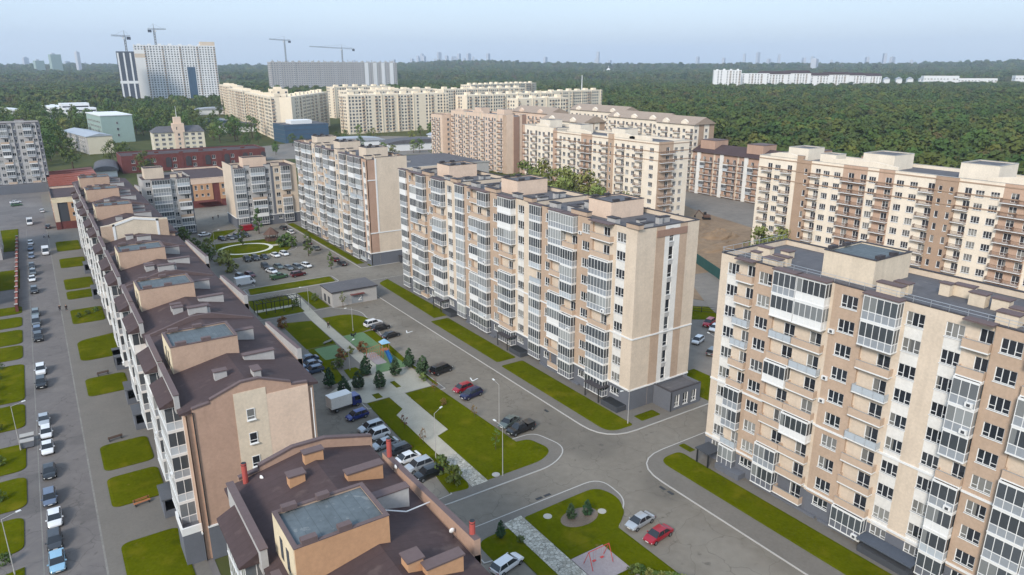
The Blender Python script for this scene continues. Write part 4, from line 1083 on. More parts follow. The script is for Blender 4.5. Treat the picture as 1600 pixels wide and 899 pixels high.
YB = thing('shop_building', (2.4, 322, 0), 0, 'three-storey ochre and peach building with a tall dark glazed slot at the street corner', 'shop')
facade(YB, (0, 0, 0), S_, [('W', 1.6, 'cream'), ('W', 3.4, 'grey_dark', {'d': -.28}), ('N', 3.4, 'tan_orange', 1.2, 1), ('W', 6, 'tan_orange')], 12.0, [3.6, 7.4], 3.6, base=('brick_red', 3.0), sill_z=.7, win_h=1.8)
facade(YB, (0, 34, 0), W_, [('W', 8, 'tan_orange'), ('N', 3, 'tan_orange', 1.6, 2), ('W', 7, 'tan_orange'), ('N', 3, 'tan_orange', 1.6, 2), ('W', 13, 'tan_orange')], 12.0, [3.6, 7.4], 3.6, base=('brick_red', 3.0))
flat_roof(YB, 0, 14.4, 0, 34, 11.4, 12.2, 'pink_tan', 'roof_brown')
b = MB(); b.box(-.06, 14.4, -.06, -.0, 10.4, 12.4); b.build('fascia', 'cream_pale', YB)

# houses at the left edge
for (y0, y1, h, m, lab) in ((279, 300, 17, 'light_grey_wall', 'pale stone-coloured house corner by the west street'),):
    H1 = thing('town_house', (-32, y0, 0), 0, lab, 'house')
    b = MB(); b.box(0, 17.6, 0, y1 - y0, 0, h, 0); b.build('wall', m, H1)
    b = MB(); b.side([(-.5, h), (18.1, h), (8.8, h + 4.5)], -.5, y1 - y0 + .5); b.build('roof', 'roof_brown', H1)
    for z in (3, 7, 11):
        for y in (4, 11): place_win(H1, y, .16, z, 1.4, 2.0, 2, E_, (17.6, 0, 0))
H2 = thing('town_house', (-38, 222, 0), 0, 'low house with a red tiled roof and red fence by the west street', 'house')
b = MB(); b.box(0, 20.8, 0, 30, 0, 5.0); b.build('wall', 'light_grey_wall', H2)
b = MB(); b.side([(-.6, 4.9), (21.6, 4.9), (10.4, 8.4)], -.6, 30.6); b.build('roof', 'roof_red', H2)
for y in (5, 14, 23): place_win(H2, y, .16, 1.6, 1.4, 1.8, 2, E_, (20.8, 0, 0))
wl = thing('garden_wall', (-10.4, 214, 0), 0, 'red brick garden wall along the west pavement', 'wall')
b = MB(); b.box(-.18, .18, 0, 94, 0, 1.7); b.build('wall', 'brick_red', wl)
b = MB(); b.box(-.28, .28, -.1, 94.1, 1.7, 1.82); b.build('coping', 'roof_red', wl)
for i in range(16):
    b = MB(); b.box(-.32, .32, i * 6.2 - .3, i * 6.2 + .3, 0, 2.1, 0); b.box(-.4, .4, i * 6.2 - .38, i * 6.2 + .38, 2.1, 2.22, 1); b.build('post', ['brick_red', 'concrete'], wl)

# ------------------------------------------------------------------ cream blocks to the east and north
def far_block(name, base, label, wcols=None, wl=None, scols=None, dims=None, top=34.0, floors=10, wall='j_cream', roofm='roof_grey', bumps=(), course=None, group=None, houses=(), fh=3.2, capm='concrete', para='j_dark', bands=()):
    B = thing(name, base, 0, label, 'apartment block', group)
    W, L = dims
    fzl = [top - 1.6 - fh * (floors - k) + .2 for k in range(floors)]
    if wcols: facade(B, (0, L, 0), W_, wcols, top, fzl, fh, far=True, cap=capm, canopy=None, parapet_side=para, bands=bands, course='j_dark')
    if scols: facade(B, (0, 0, 0), S_, scols, top, fzl, fh, far=True, cap=capm, canopy=None, parapet_side=para, bands=bands, course='j_dark')
    flat_roof(B, 0, W, 0, L, top - .9, top, wall, roofm, 'NE' + ('' if scols else 'S') + ('' if wcols else 'W'), capm)
    for (ya, yb, h) in bumps:   # shaped gables standing on the parapet
        b = MB(); m = (ya + yb) / 2
        b.v += [(0, ya, top), (0, yb, top), (0, yb, top + h * .55), (0, m + (yb - ya) * .2, top + h), (0, m - (yb - ya) * .2, top + h), (0, ya, top + h * .55)]
        b.v += [(.5, p[1], p[2]) for p in b.v]
        b.f += [(5, 4, 3, 2, 1, 0)[::1], (6, 7, 8, 9, 10, 11)] + [(i, (i + 1) % 6, 6 + (i + 1) % 6, 6 + i) for i in range(6)]
        b.m += [0] * 8
        b.build('gable', wall, B)
    for (x0, x1, y0, y1, z1) in houses: roof_house(B, x0, x1, y0, y1, top - 1, top + z1, wall, roofm, steps=False, cap=capm)
    return B

def j_mid():
    c = 'j_cream'
    return [('N', 2.6, 'j_dark', .9, 1, {'d': .4, 'tr': False}), ('B', 3.4, c, 'R' * 10, 1.3), ('N', 3.4, c, 2.0, 3), ('N', 3.4, c, 2.0, 3), ('B', 3.6, 'tan', 'R' * 10, 1.3), ('B', 3.6, 'tan', 'R' * 10, 1.3), ('N', 3.2, c, 2.0, 3),
            ('B', 4.4, 'tan', 'R' * 10, 1.3), ('N', 3.4, c, 2.0, 3), ('N', 3.8, c, 2.0, 3), ('B', 3.6, c, 'R' * 10, 1.3), ('N', 2.8, 'j_dark', .9, 1, {'d': .4, 'tr': False})]
jc = [('W', 1.8, 'j_cream'), ('B', 3.4, 'j_cream', 'R' * 10, 1.3), ('N', 3.6, 'j_cream', 2.0, 3), ('B', 3.4, 'j_cream', 'R' * 10, 1.3), ('W', 1.6, 'j_cream'), ('W', 2.0, 'j_dark', {'d': .4, 'up': 1.2})] + j_mid() + j_mid()
Lj = sum(c[1] for c in jc)
far_block('apartment_block', (190, 144 - Lj, 0), 'long cream block with brown balcony rails in front of the forest', jc, None, None, (18, Lj), 34.0, 10,
          bumps=[(Lj - 14, Lj - 4, 1.4), (Lj - 44, Lj - 22, 1.6), (Lj - 82, Lj - 66, 1.6)], houses=[(6, 14, Lj - 13, Lj - 6, 2.6), (5, 15, Lj - 40, Lj - 31, 3.2), (5, 15, Lj - 66, Lj - 57, 3.2), (3, 8, Lj - 24, Lj - 19, 2)], bands=(33.2, 30.4, 27.2))

c = 'j_cream'
ic = [('W', 3, 'tan'), ('B', 3.4, c, 'R' * 10, 1.3), ('N', 3.4, c, 1.8, 2), ('N', 3.2, c, 1.8, 2), ('B', 3.4, c, 'R' * 10, 1.3), ('N', 3.2, c, 1.8, 2), ('B', 3.6, 'tan', 'R' * 10, 1.3), ('B', 3.6, 'tan', 'R' * 10, 1.3), ('N', 3.4, c, 1.8, 2), ('N', 3.4, c, 1.8, 2), ('B', 3.6, c, 'R' * 10, 1.3),
      ('N', 3.0, 'terra', .9, 1, {'d': .4, 'tr': False, 'up': 1.3}), ('N', 2.6, c, .9, 1), ('B', 4, c, 'R' * 10, 1.3), ('N', 3.2, c, 1.8, 2), ('N', 3.2, c, 1.8, 2), ('B', 3.8, c, 'R' * 10, 1.3), ('W', 2.4, c), ('N', 4, c, 2.2, 3), ('W', 1.6, c)]
Li = sum(q[1] for q in ic)
far_block('apartment_block', (192, 190, 0), 'cream and terracotta block with curved gables behind the long block', ic, None, [('W', .6, 'terra'), ('B', 7.0, 'terra', 'R' * 10, 1.2), ('N', 3.2, c, 1.8, 3), ('N', 3.2, c, 1.8, 3), ('W', 2, c)], (16, Li), 34.0, 10,
          bumps=[(4, 16, 1.6), (Li - 26, Li - 10, 1.6), (Li - 52, Li - 36, 1.8)], houses=[(5, 12, 24, 32, 2.8), (5, 12, 52, 60, 2.8)], bands=(33.2, 30.4, 27.2))
I2 = [('W', 2, 'tan'), ('B', 3.4, c, 'R' * 10, 1.3), ('N', 3.4, c, 1.8, 2), ('B', 3.4, c, 'R' * 10, 1.3), ('N', 3.2, c, 1.8, 2), ('N', 3.2, c, 1.8, 2), ('B', 3.4, c, 'R' * 10, 1.3), ('N', 3.2, c, 1.8, 2), ('W', 2.0, 'terra', {'d': .4})]
Li2 = sum(q[1] for q in I2)
far_block('apartment_block', (195, 190 + Li + 1, 0), 'shorter cream block continuing the terrace behind the long block', I2, None, None, (16, Li2), 34.6, 10, bumps=[(6, 16, 1.5)], houses=[(5, 12, 12, 20, 2.6)])
hc = [('W', 2, 'pink_tan')] + [q for i in range(3) for q in (('B', 3.4, 'pink_tan', 'R' * 10, 1.2), ('N', 3.2, 'pink_tan', 1.8, 2), ('N', 3.0, 'pink_tan', 1.8, 2), ('B', 3.6, 'pink_tan', 'R' * 10, 1.2), ('N', 3.0, 'pink_tan', 1.8, 2), ('W', 2.2, 'beige', {'d': .3}))] + [('B', 5, 'pink_tan', 'R' * 10, 1.2), ('W', 4.0, 'terra')]
Lh = sum(q[1] for q in hc)
far_block('apartment_block', (231, 352, 0), 'pinkish ten-storey block with a dark terracotta corner strip', hc, None, [('W', 5, 'pink_tan', {'up': .5}), ('W', 4, 'terra_dark', {'d': .3, 'up': -1}), ('W', 2, 'pink_tan'), ('W', 3, 'terra_dark')], (14, Lh), 34.0, 10, wall='pink_tan', bumps=[(Lh - 16, Lh - 6, 1.4), (Lh - 40, Lh - 28, 1.6)], houses=[(5, 11, 10, 18, 2.6), (5, 11, 36, 44, 2.6)])
H3c = [('N', 3, 'pink_tan', 1.6, 2), ('B', 3.4, 'pink_tan', 'R' * 10, 1.2), ('N', 3, 'pink_tan', 1.6, 2), ('B', 3.4, 'pink_tan', 'R' * 10, 1.2), ('W', 3, 'pink_tan')]
far_block('apartment_block', (226, 352 + Lh + 3, 0), 'narrow cream block with a dark hipped roof edge beside the pinkish block', H3c, None, [('W', 3, 'pink_tan'), ('N', 3, 'pink_tan', 1.6, 2), ('B', 3.4, 'pink_tan', 'R' * 10, 1.2), ('W', 2, 'pink_tan')], (11.4, 15.8), 31.0, 10, wall='pink_tan', roofm='roof_brown', capm='cap_brown')

kc = []
for i in range(7): kc += [('W', .6, 'beige'), ('B', 3.2, 'tan_dark', 'RRRRRR', .8), ('W', 2.2, 'white_wall', {'d': .5}), ('B', 3.2, 'tan_dark', 'OGOOGO', .8), ('B', 4.6, 'tan_dark', 'RRRRRR', 1.2), ('W', .5, 'beige')]
Lk = sum(q[1] for q in kc)
K = far_block('terraced_block', (274, 248 - Lk, 0), 'six-storey brown-roofed terrace facing the empty back street', kc, None, None, (15, Lk), 20.6, 6, wall='light_grey_wall', roofm='roof_brown', capm='cap_brown', fh=3.1)
b = MB(); b.side([(-1, 20.6), (16, 20.6), (7.5, 24.2)], 0, Lk); b.build('roof', 'roof_brown', K)
for i in range(4):
    y = Lk - 12 - i * 28
    b = MB(); b.box(2.5, 12, y, y + 9, 20, 26.2, 0); b.box(2.4, 12.1, y - .1, y + 9.1, 26.2, 26.4, 1); b.build('stair_housing', ['tan_dark', 'cap_brown'], K)

def roof_block(base, W, L, label, top=33.0, roofm='tan_roof', wall='j_cream', cols='S'):
    B = thing('apartment_block', base, 0, label, 'apartment block')
    n = max(3, int(L / 7.2))
    wc = [q for i in range(n) for q in (('N', L / n * .5, wall, 1.8, 2), ('B', L / n * .5, wall, 'R' * 10, 1.2))]
    m = max(2, int(W / 7))
    sc = [q for i in range(m) for q in (('N', W / m * .5, wall, 1.8, 2), ('W', W / m * .5, 'j_dark'))]
    fzl = [top - 1.2 - 3.2 * (10 - k) for k in range(10)]
    facade(B, (0, L, 0), W_, wc, top, fzl, 3.2, far=True, canopy=None); facade(B, (0, 0, 0), S_, sc, top, fzl, 3.2, far=True, canopy=None)
    flat_roof(B, 0, W, 0, L, top - .5, top, wall, 'roof_grey')
    b = MB(); b.side([(-.8, top + .1), (W + .8, top + .1), (W * .5, top + 3.6)], -.8, L + .8); b.build('roof', roofm, B)
    k = max(2, int(L / 14))
    for i in range(k):
        y = L * (i + .5) / k
        b = MB(); b.side([(-2, 0), (2, 0), (2, 1.4), (0, 2.6), (-2, 1.4)], -.4, .9); o = b.build('dormer', wall, B, (0.2, y, top), R(-90))
    return B
roof_block((275, 249, 0), 15, 26, 'cream block with a tan pitched roof next to the brown-roofed terrace')
roof_block((284, 280, 0), 15, 44, 'cream block with tan roof and dormers at the forest edge')
roof_block((246, 300, 0), 15, 38, 'cream block with pitched roof set behind the curved gables', 32.0)
roof_block((300, 330, 0), 15, 50, 'long cream block with tan pitched roof near the forest', 34.0)
roof_block((262, 352, 0), 14, 40, 'pinkish block with tan pitched roof behind the terracotta-cornered block', 33.5, wall='pink_tan')

def grid_block(name, base, rz, W, L, top, label, faces='SW', wall='m_cream', floors=11, cell=3.4, group=None, cat='apartment block', roofs=True, ww=1.9, wh=1.7, roofm='m_cream', mats=None, dense=False):
    """a far block: each face carries one part holding all its small windows and loggias, as real recess frames and panes"""
    B = thing(name, base, rz, label, cat, group)
    b = MB(); b.box(0, W, 0, L, 0, top, 0, 1); b.build('wall', [wall, roofm], B)
    r = random.Random(hash(label) % 1000 if False else sum(map(ord, label)))
    fh = (top - 2.0) / floors
    def side(n, P):
        wbm = MB()
        k = int(n / cell)
        pat_ = [r.choice('WWWBN') if not dense else ('B' if i % 6 == 3 else 'W') for i in range(k)]
        for i in range(k):
            u0 = (i + .5) * n / k
            if pat_[i] == 'N': continue
            for f in range(floors):
                z = 1.2 + fh * f + .7
                hw = (ww if pat_[i] == 'W' else ww * 1.25) / 2
                if pat_[i] == 'B':
                    wbm.face([P(u0 - hw, .9, z - .5), P(u0 + hw, .9, z - .5), P(u0 + hw, .9, z + .5), P(u0 - hw, .9, z + .5)], 1)
                    wbm.face([P(u0 - hw, 0, z - .5), P(u0 - hw, .9, z - .5), P(u0 - hw, .9, z + .5), P(u0 - hw, 0, z + .5)], 1)
                    wbm.face([P(u0 + hw, .9, z - .5), P(u0 + hw, 0, z - .5), P(u0 + hw, 0, z + .5), P(u0 + hw, .9, z + .5)], 1)
                    wbm.face([P(u0 - hw, 0, z - .5), P(u0 + hw, 0, z - .5), P(u0 + hw, .9, z - .5), P(u0 - hw, .9, z - .5)], 1)
                wbm.face([P(u0 - hw - .12, .06, z - .12), P(u0 + hw + .12, .06, z - .12), P(u0 + hw + .12, .06, z + wh + .12), P(u0 - hw - .12, .06, z + wh + .12)], 2)
                wbm.face([P(u0 - hw, .1, z), P(u0 - .06, .1, z), P(u0 - .06, .1, z + wh), P(u0 - hw, .1, z + wh)], 0)
                wbm.face([P(u0 + .06, .1, z), P(u0 + hw, .1, z), P(u0 + hw, .1, z + wh), P(u0 + .06, .1, z + wh)], 0)
        tag(wbm.build('window_grid', mats or ['pane_far', 'balc_tan', 'white_trim'], B), kind='stuff')
        pil = MB()
        for i in range(0, k, 5):
            u = i * n / k
            a, c_, d_, e_ = P(u, .5, 0), P(u + .9, .5, 0), P(u + .9, .5, top + .8), P(u, .5, top + .8)
            pil.face([a, c_, d_, e_]); pil.face([P(u, 0, 0), a, e_, P(u, 0, top + .8)]); pil.face([c_, P(u + .9, 0, 0), P(u + .9, 0, top + .8), d_])
        if pil.f: pil.build('pilaster', wall, B)
    if 'S' in faces: side(W, lambda u, d, z: (u, -d, z))
    if 'W' in faces: side(L, lambda u, d, z: (-d, L - u, z))
    if 'E' in faces: side(L, lambda u, d, z: (W + d, u, z))
    if roofs:
        n = max(2, int(max(W, L) / 14))
        for i in range(n):
            f = (i + .5) / n
            x, y = (W * f, L * .45) if W > L else (W * .45, L * f)
            s = r.uniform(1.4, 2.8)
            bb = MB(); bb.box(x - 2.6, x + 2.6, y - 2.2, y + 2.2, top - .1, top + s); bb.build('roof_house', wall, B)
    return B
grid_block('apartment_block', (178, 646, 0), R(-6), 16, 150, 36, 'far cream block with its long side to the wooded hollow', 'SW')
grid_block('apartment_block', (196, 815, 0), R(-6), 16, 120, 37, 'farthest cream block beside the wooded hollow', 'SW')
grid_block('apartment_block', (194, 640, 0), R(58), 150, 16, 36, 'far cream block turned at an angle behind the blue glass building', 'S')
grid_block('apartment_block', (252, 655, 0), R(4), 112, 18, 36, 'wide cream block with rows of white windows behind the blue glass building', 'SW')
grid_block('apartment_block', (292, 760, 0), R(8), 120, 18, 37, 'cream block rising behind the wide white-windowed block', 'SW')
grid_block('apartment_block', (372, 640, 0), R(8), 128, 18, 34, 'cream block at the edge of the forest', 'SW', floors=10)
grid_block('apartment_block', (500, 668, 0), R(10), 90, 18, 35, 'last cream block reaching into the forest', 'SW', floors=10)
grid_block('apartment_block', (400, 740, 0), R(10), 130, 18, 37, 'cream block with white roof houses deep in the estate', 'SW')
grid_block('apartment_block', (380, 560, 0), R(3), 62, 16, 33, 'lower cream block in front of the forest-edge blocks', 'SW', floors=9)

grid_block('apartment_block', (322, 880, 0), R(10), 84, 18, 38, 'cream block closing the gap between the angled and the wide far blocks', 'SW')
grid_block('apartment_block', (214, 950, 0), R(-6), 16, 110, 39, 'distant cream block at the far end of the wooded hollow side', 'SW')
grid_block('apartment_block', (548, 930, 0), R(24), 190, 18, 37, 'long cream block at the back of the far estate', 'SW')
grid_block('apartment_block', (300, 700, 0), R(6), 60, 16, 39, 'taller cream block peeping over the wide white-windowed block', 'SW')
grid_block('apartment_block', (196, 700, 0), R(-6), 14, 20, 41, 'stair tower block on the long side of the far cream block', 'SW')
GB = thing('office_building', (176, 604, 0), R(2), 'low blue glass office building with white roof rooms', 'office')
b = MB(); b.box(0, 38, 0, 30, 0, 15, 0, 1); b.build('wall', ['blue_glass_wall', 'roof_grey'], GB)
for z in (3.4, 7.0, 10.6, 14.0):
    b = MB(); b.box(-.15, 38.15, -.15, 30, z - .15, z + .15); b.build('floor_band', 'tower_dark', GB)
b = MB(); b.box(8, 26, 6, 20, 15, 18); b.build('roof_house', 'tower_white', GB)
for (x0, y0, x1, y1, h, lab) in ((126, 300, 160, 345, 9, 'grey flat-roofed warehouse behind the long block'), (150, 346, 215, 400, 9, 'larger grey warehouse with pale roof edge')):
    WH = thing('warehouse', (x0, y0, 0), 0, lab, 'warehouse')
    b = MB(); b.box(0, x1 - x0, 0, y1 - y0, 0, h, 0, 1); b.build('wall', ['light_grey_wall', 'roof_grey'], WH)
    b = MB(); b.box(-.3, x1 - x0 + .3, -.3, .3, h, h + .6); b.box(-.3, .3, .3, y1 - y0, h, h + .6); b.build('parapet', 'concrete', WH)
    for i in range(3): vent(WH, 6 + i * 10, 10 + i * 7, h, 2, 2, 1.2, 'concrete', 'cap_dark', .1)

VL = thing('office_building', (75, 592, 0), R(-2), 'cream four-storey building with grey pitched roof and a pink stair tower', 'office')
vc = [('N', 4.6, 'villa_cream', 2.6, 3), ('N', 4.6, 'villa_cream', 2.6, 3), ('N', 4.6, 'villa_cream', 2.6, 3), ('W', 1, 'villa_cream'), ('N', 6, 'pink_tan', 1.6, 1, {'d': .5, 'up': 6}), ('N', 4.6, 'villa_cream', 2.6, 3), ('N', 4.6, 'villa_cream', 2.6, 3), ('N', 4.6, 'villa_cream', 2.6, 3), ('W', 1, 'villa_cream')]
Lv = facade(VL, (0, 0, 0), S_, vc, 14.0, [0.6, 4.0, 7.4, 10.6], 3.4, far=True, cap='cap_dark', sill_z=.7, win_h=1.9)
facade(VL, (0, 18, 0), W_, [('N', 4.5, 'villa_cream', 1.6, 2) for _ in range(4)], 14.0, [0.6, 4.0, 7.4, 10.6], 3.4, far=True, sill_z=.7, win_h=1.9)
b = MB(); b.box(.3, Lv - .3, .3, 18, 0, 13.8); b.build('wall', 'villa_cream', VL)
b = MB(); b.v += [(-.6, -.6, 14.1), (Lv + .6, -.6, 14.1), (Lv + .6, 18.6, 14.1), (-.6, 18.6, 14.1), (4, 9, 18.2), (Lv - 2, 9, 18.2)]; b.f += [(0, 1, 5, 4), (1, 2, 5), (2, 3, 4, 5), (3, 0, 4)]; b.m += [0] * 4; b.build('roof', 'roof_grey', VL)
b = MB(); b.box(14.0, 22.0, -.6, 7, 14, 20.4, 0); b.box(15.5, 20.5, .5, 6, 20.4, 25, 0); b.box(16.4, 17, -.6 - .04, -.5, 16, 18, 1); b.tube((18, 3, 25), (18, 3, 33), .25, .1, m=2); b.build('stair_tower', ['pink_tan', 'grey_dark', 'white_trim'], VL)

SL = thing('slab_block', (50, 690, 0), R(6), 'pale green-grey slab building with a white roof among trees', 'slab block')
b = MB(); b.box(0, 24, 0, 60, 0, 22, 0, 1); b.build('wall', ['slab_green', 'tower_white'], SL)
b = MB(); b.box(-.4, 24.4, -.4, 60.4, 22, 22.7); b.build('roof_edge', 'tower_white', SL)
for z in (5, 10, 15): place_win(SL, 11, .3, z, 1.6, 2.2, 1, S_, (0, 0, 0), False, False, True)
for i in range(9):
    for z in (4, 8, 12, 16): place_win(SL, 4 + i * 6, .3, z, 3, 1.8, 2, W_, (0, 60, 0), False, False, True)
OL = thing('panel_block', (33, 604, 0), R(9), 'old four-storey panel block with a light roof and yellow end wall', 'panel block')
b = MB(); b.box(0, 17, 0, 74, 0, 12.6, 0); b.build('wall', 'light_grey_wall', OL)
b = MB(); b.side([(-.8, 12.6), (17.8, 12.6), (8.5, 14.6)], -.5, 74.5); b.build('roof', 'metal_roof', OL)
b = MB(); b.box(.3, 16.7, -.1, 0, 0, 12.5); b.build('end_wall', 'villa_cream', OL)
for i in range(11):
    for z in (1.4, 4.4, 7.4, 10.0): place_win(OL, 3 + i * 6.3, .3, z, 2.6, 1.7, 3, W_, (0, 74, 0), True, True, True)
WS = thing('office_building', (40, 1010, 0), R(6), 'white stepped office building with ribbon windows among trees', 'office')
for k, (x0, x1, y0, y1, h) in enumerate(((0, 40, 0, 16, 9), (0, 34, 16, 34, 14), (0, 30, 34, 54, 19), (-10, 12, 54, 160, 14))):
    b = MB(); b.box(x0, x1, y0, y1, 0, h); b.build('wing', 'tower_white', WS)
    b = MB()
    for f in range(int(h / 4)): b.face([(x0 + 1, y0 - .1, 1.4 + f * 4.2), (x1 - 1, y0 - .1, 1.4 + f * 4.2), (x1 - 1, y0 - .1, 3.2 + f * 4.2), (x0 + 1, y0 - .1, 3.2 + f * 4.2)]); b.face([(x0 - .1, y1 - 1, 1.4 + f * 4.2), (x0 - .1, y0 + 1, 1.4 + f * 4.2), (x0 - .1, y0 + 1, 3.2 + f * 4.2), (x0 - .1, y1 - 1, 3.2 + f * 4.2)])
    b.build('ribbon_window', 'pane_far', WS)
for (x, y, wx, wy, h, lab, m) in ((190, 1050, 70, 22, 8, 'long low shed with a curved pale roof below the white tower', 'metal_roof'), (150, 800, 30, 40, 7, 'low blue-roofed shed behind the cream four-storey building', 'blue_glass_wall'), (158, 740, 30, 26, 7, 'white shed with a grey roof beside the far cream blocks', 'roof_grey'), (70, 1500, 60, 30, 14, 'white hall at the edge of the woods', 'tower_white'), (222, 500, 46, 18, 7, 'low grey shed on the lot below the wide cream block', 'roof_grey'), (276, 524, 40, 20, 8, 'low shed with a pale curved roof beside the grey shed', 'metal_roof'), (140, 436, 30, 16, 6, 'small brown-roofed shed behind the market hall', 'roof_brown'), (188, 548, 50, 14, 6, 'long low shed in front of the blue glass building', 'metal_roof'), (27, 470, 11, 36, 5, 'grey-roofed garage row beside the market hall', 'roof_grey'), (-40, 990, 30, 26, 16, 'white block half hidden by trees at the left edge', 'tower_white')):
    S1 = thing('shed', (x, y, 0), R(-5), lab, 'shed')
    b = MB(); b.box(0, wx, 0, wy, 0, h - 1.4); b.build('wall', 'tower_white', S1)
    pr = [(-1, h - 1.4), (wx + 1, h - 1.4)] + [(wx / 2 + (wx / 2 + 1) * math.cos(R(a)), h - 1.3 + 2.6 * math.sin(R(a))) for a in range(10, 171, 20)]
    b = MB(); b.side(pr, -1, wy + 1); b.build('roof', m, S1)

# towers and cranes
T1 = grid_block('tower_block', (155, 1290, 0), R(-6), 118, 26, 95, 'white residential tower with blue panels and a stepped roof', 'SW', 'tower_white', 26, 4.2, cat='tower', ww=2.0, wh=1.9, roofm='tower_grey', dense=True)
b = MB(); b.box(72, 84, -.35, -.2, 6, 62, 0); b.build('panel', 'steel' if 'steel' in MAT else 'blue_glass_wall', T1)
b = MB(); b.box(-.3, 14, -.6, -.3, 2, 88, 0); b.box(-.3, 14, -.62, -.3, 76, 82, 1); b.build('blank_panel', ['white_trim', 'beige'], T1)
b = MB(); b.box(96, 118, 4, 20, 92, 101); b.build('roof_house', 'beige', T1)
T0 = thing('tower_block', (124, 1240, 0), R(-6), 'dark grey tower under construction beside the white tower', 'tower')
b = MB(); b.box(0, 24, 0, 26, 0, 84, 0); b.build('wall', 'tower_dark', T0)
b = MB()
for x in (1, 9, 17.5): b.box(x, x + 2.2, -.4, 0, 0, 82)
b.box(0, 24, -.5, -.4, 38, 42); b.build('white_fin', 'tower_white', T0)
T2 = grid_block('tower_block', (447, 1590, 0), R(-3), 284, 30, 73, 'wide apartment block under construction with bare concrete floors', 'SW', 'light_grey_wall', 17, 5.0, cat='tower', ww=2.3, wh=2.1, roofm='tower_grey', dense=True, mats=['tower_dark', 'tower_white', 'tower_white'])
b = MB()
for x in (206, 226, 246, 266): b.box(x, x + 9, -.5, -.1, 0, 72)
b.build('white_panel', 'tower_white', T2)
b = MB()
for i in range(26): x = 4 + i * 11; b = MB(); b.box(x, x + .9, 3, 4, 73, 73 + RNG.uniform(2, 5)); b.build('column_stub', 'tower_grey', T2)
def crane(x, y, z0, h, jib, cj, rz, lab):
    C_ = thing('tower_crane', (x, y, z0), R(rz), lab, 'crane')
    b = MB()
    for (dx, dy) in ((-1, -1), (1, -1), (1, 1), (-1, 1)): b.tube((dx, dy, 0), (dx, dy, h), .3, seg=4)
    for k in range(int(h / 4)):
        z = k * 4; b.tube((-1, -1, z), (1, -1, z + 4), .16, seg=4); b.tube((1, 1, z), (-1, 1, z + 4), .16, seg=4); b.tube((-1, 1, z), (-1, -1, z + 4), .16, seg=4)
    b.build('mast', 'crane', C_)
    b = MB()
    for (dy, dz) in ((-1, 0), (1, 0), (0, 1.8)): b.tube((-cj, dy, h + dz), (jib, dy * .6, h + dz * .7 + jib * .05), .3, seg=4)
    for k in range(int(jib / 4)): b.tube((k * 4, -1, h + k * .2), (k * 4 + 2, 0, h + 1.6 + k * .2), .15, seg=4); b.tube((k * 4 + 2, 0, h + 1.6 + k * .2), (k * 4 + 4, 1, h + k * .2), .15, seg=4)
    b.build('jib', 'crane', C_)
    b = MB(); b.tube((0, 0, h), (0, 0, h + 9), .5, .2, seg=4); b.tube((0, 0, h + 9), (jib * .7, 0, h + 2 + jib * .035), .1, seg=3); b.tube((0, 0, h + 9), (-cj, 0, h + 1), .1, seg=3); b.build('apex', 'crane', C_)
    b = MB(); b.box(-cj, -cj + 5, -1.2, 1.2, h - 4, h - .3); b.build('counterweight', 'tower_dark', C_)
    b = MB(); b.box(.8, 3, -1.4, 1.2, h - 3.2, h - .4); b.build('cab', 'tower_white', C_)
crane(140, 1252, 82, 23, 18, 8, 190, 'crane with a short jib above the dark tower')
crane(188, 1298, 94, 24, 18, 9, 8, 'crane standing on the roof of the white tower')
crane(480, 1590, 72, 44, 34, 14, 190, 'left crane over the bare concrete block')
crane(606, 1590, 72, 29, 74, 30, 182, 'long-jibbed crane over the bare concrete block')

# white estate beyond the forest, church and pavilions
r_ = random.Random(5)
for i, (px, py, wdt, h) in enumerate(((1440, 1252, 66, 56), (1500, 1232, 80, 48), (1570, 1222, 80, 46), (1650, 1206, 70, 48), (1716, 1186, 60, 42), (1780, 1180, 70, 44), (1850, 1166, 60, 42), (1920, 1160, 60, 40))):
    B = grid_block('apartment_block', (px, py, 0), R(-45), wdt, 18, h, 'white apartment house beyond the forest', 'SW', 'tower_white', max(5, int(h / 4)), 7, group='white houses beyond the forest', ww=3.0, wh=2.0, roofs=(i % 2 == 0), roofm='roof_red' if i > 1 else 'tower_white')
    if i > 1:
        b = MB(); b.side([(-1, h), (wdt + 1, h), (wdt - 6, h + 7), (6, h + 7)], -1, 19); b.build('roof', 'roof_brown', B)
for (px, py, wdt, h, lab) in ((2100, 1075, 90, 40, 'white angular hall beyond the forest'), (2200, 1040, 110, 33, 'long white low hall beyond the forest'), (2380, 960, 60, 40, 'white house at the right end of the far clearing')):
    grid_block('hall', (px, py, 0), R(-45), wdt, 20, h, lab, 'SW', 'tower_white', 4, 8, cat='hall', ww=4, wh=2, roofs=False)
for i in range(9):
    x = 2010 + i * 30 + r_.uniform(-8, 8); y = 1210 - i * 18
    o = thing('house', (x, y, 0), R(-45), 'small white house with a pale roof in the far clearing', 'house', 'small houses in the far clearing')
    b = MB(); b.box(0, 16, 0, 12, 0, 30); b.build('wall', 'tower_white', o); b = MB(); b.side([(-1, 30), (17, 30), (8, 36)], -1, 13); b.build('roof', 'metal_roof', o)
CH = thing('church', (2600, 3020, 0), R(-40), 'white church complex with domes in the distant woods', 'church')
b = MB(); b.box(0, 60, 0, 40, 0, 34); b.box(-60, 0, 10, 30, 0, 18); b.box(60, 140, 10, 30, 0, 18); b.build('nave', 'tower_white', CH)
b = MB()
for (x, rr, z) in ((30, 12, 34), (6, 6, 34), (54, 6, 34)):
    b.tube((x, 20, z), (x, 20, z + rr * 1.4), rr, seg=10); b.tube((x, 20, z + rr * 1.4), (x, 20, z + rr * 2.3), rr * 1.1, rr * .2, seg=10); b.tube((x, 20, z + rr * 2.3), (x, 20, z + rr * 3.2), rr * .1, seg=4)
b.build('dome', 'tower_white', CH)
MS = thing('radio_mast', (700, 860, 0), 0, 'slender white radio mast rising from the woods', 'mast')
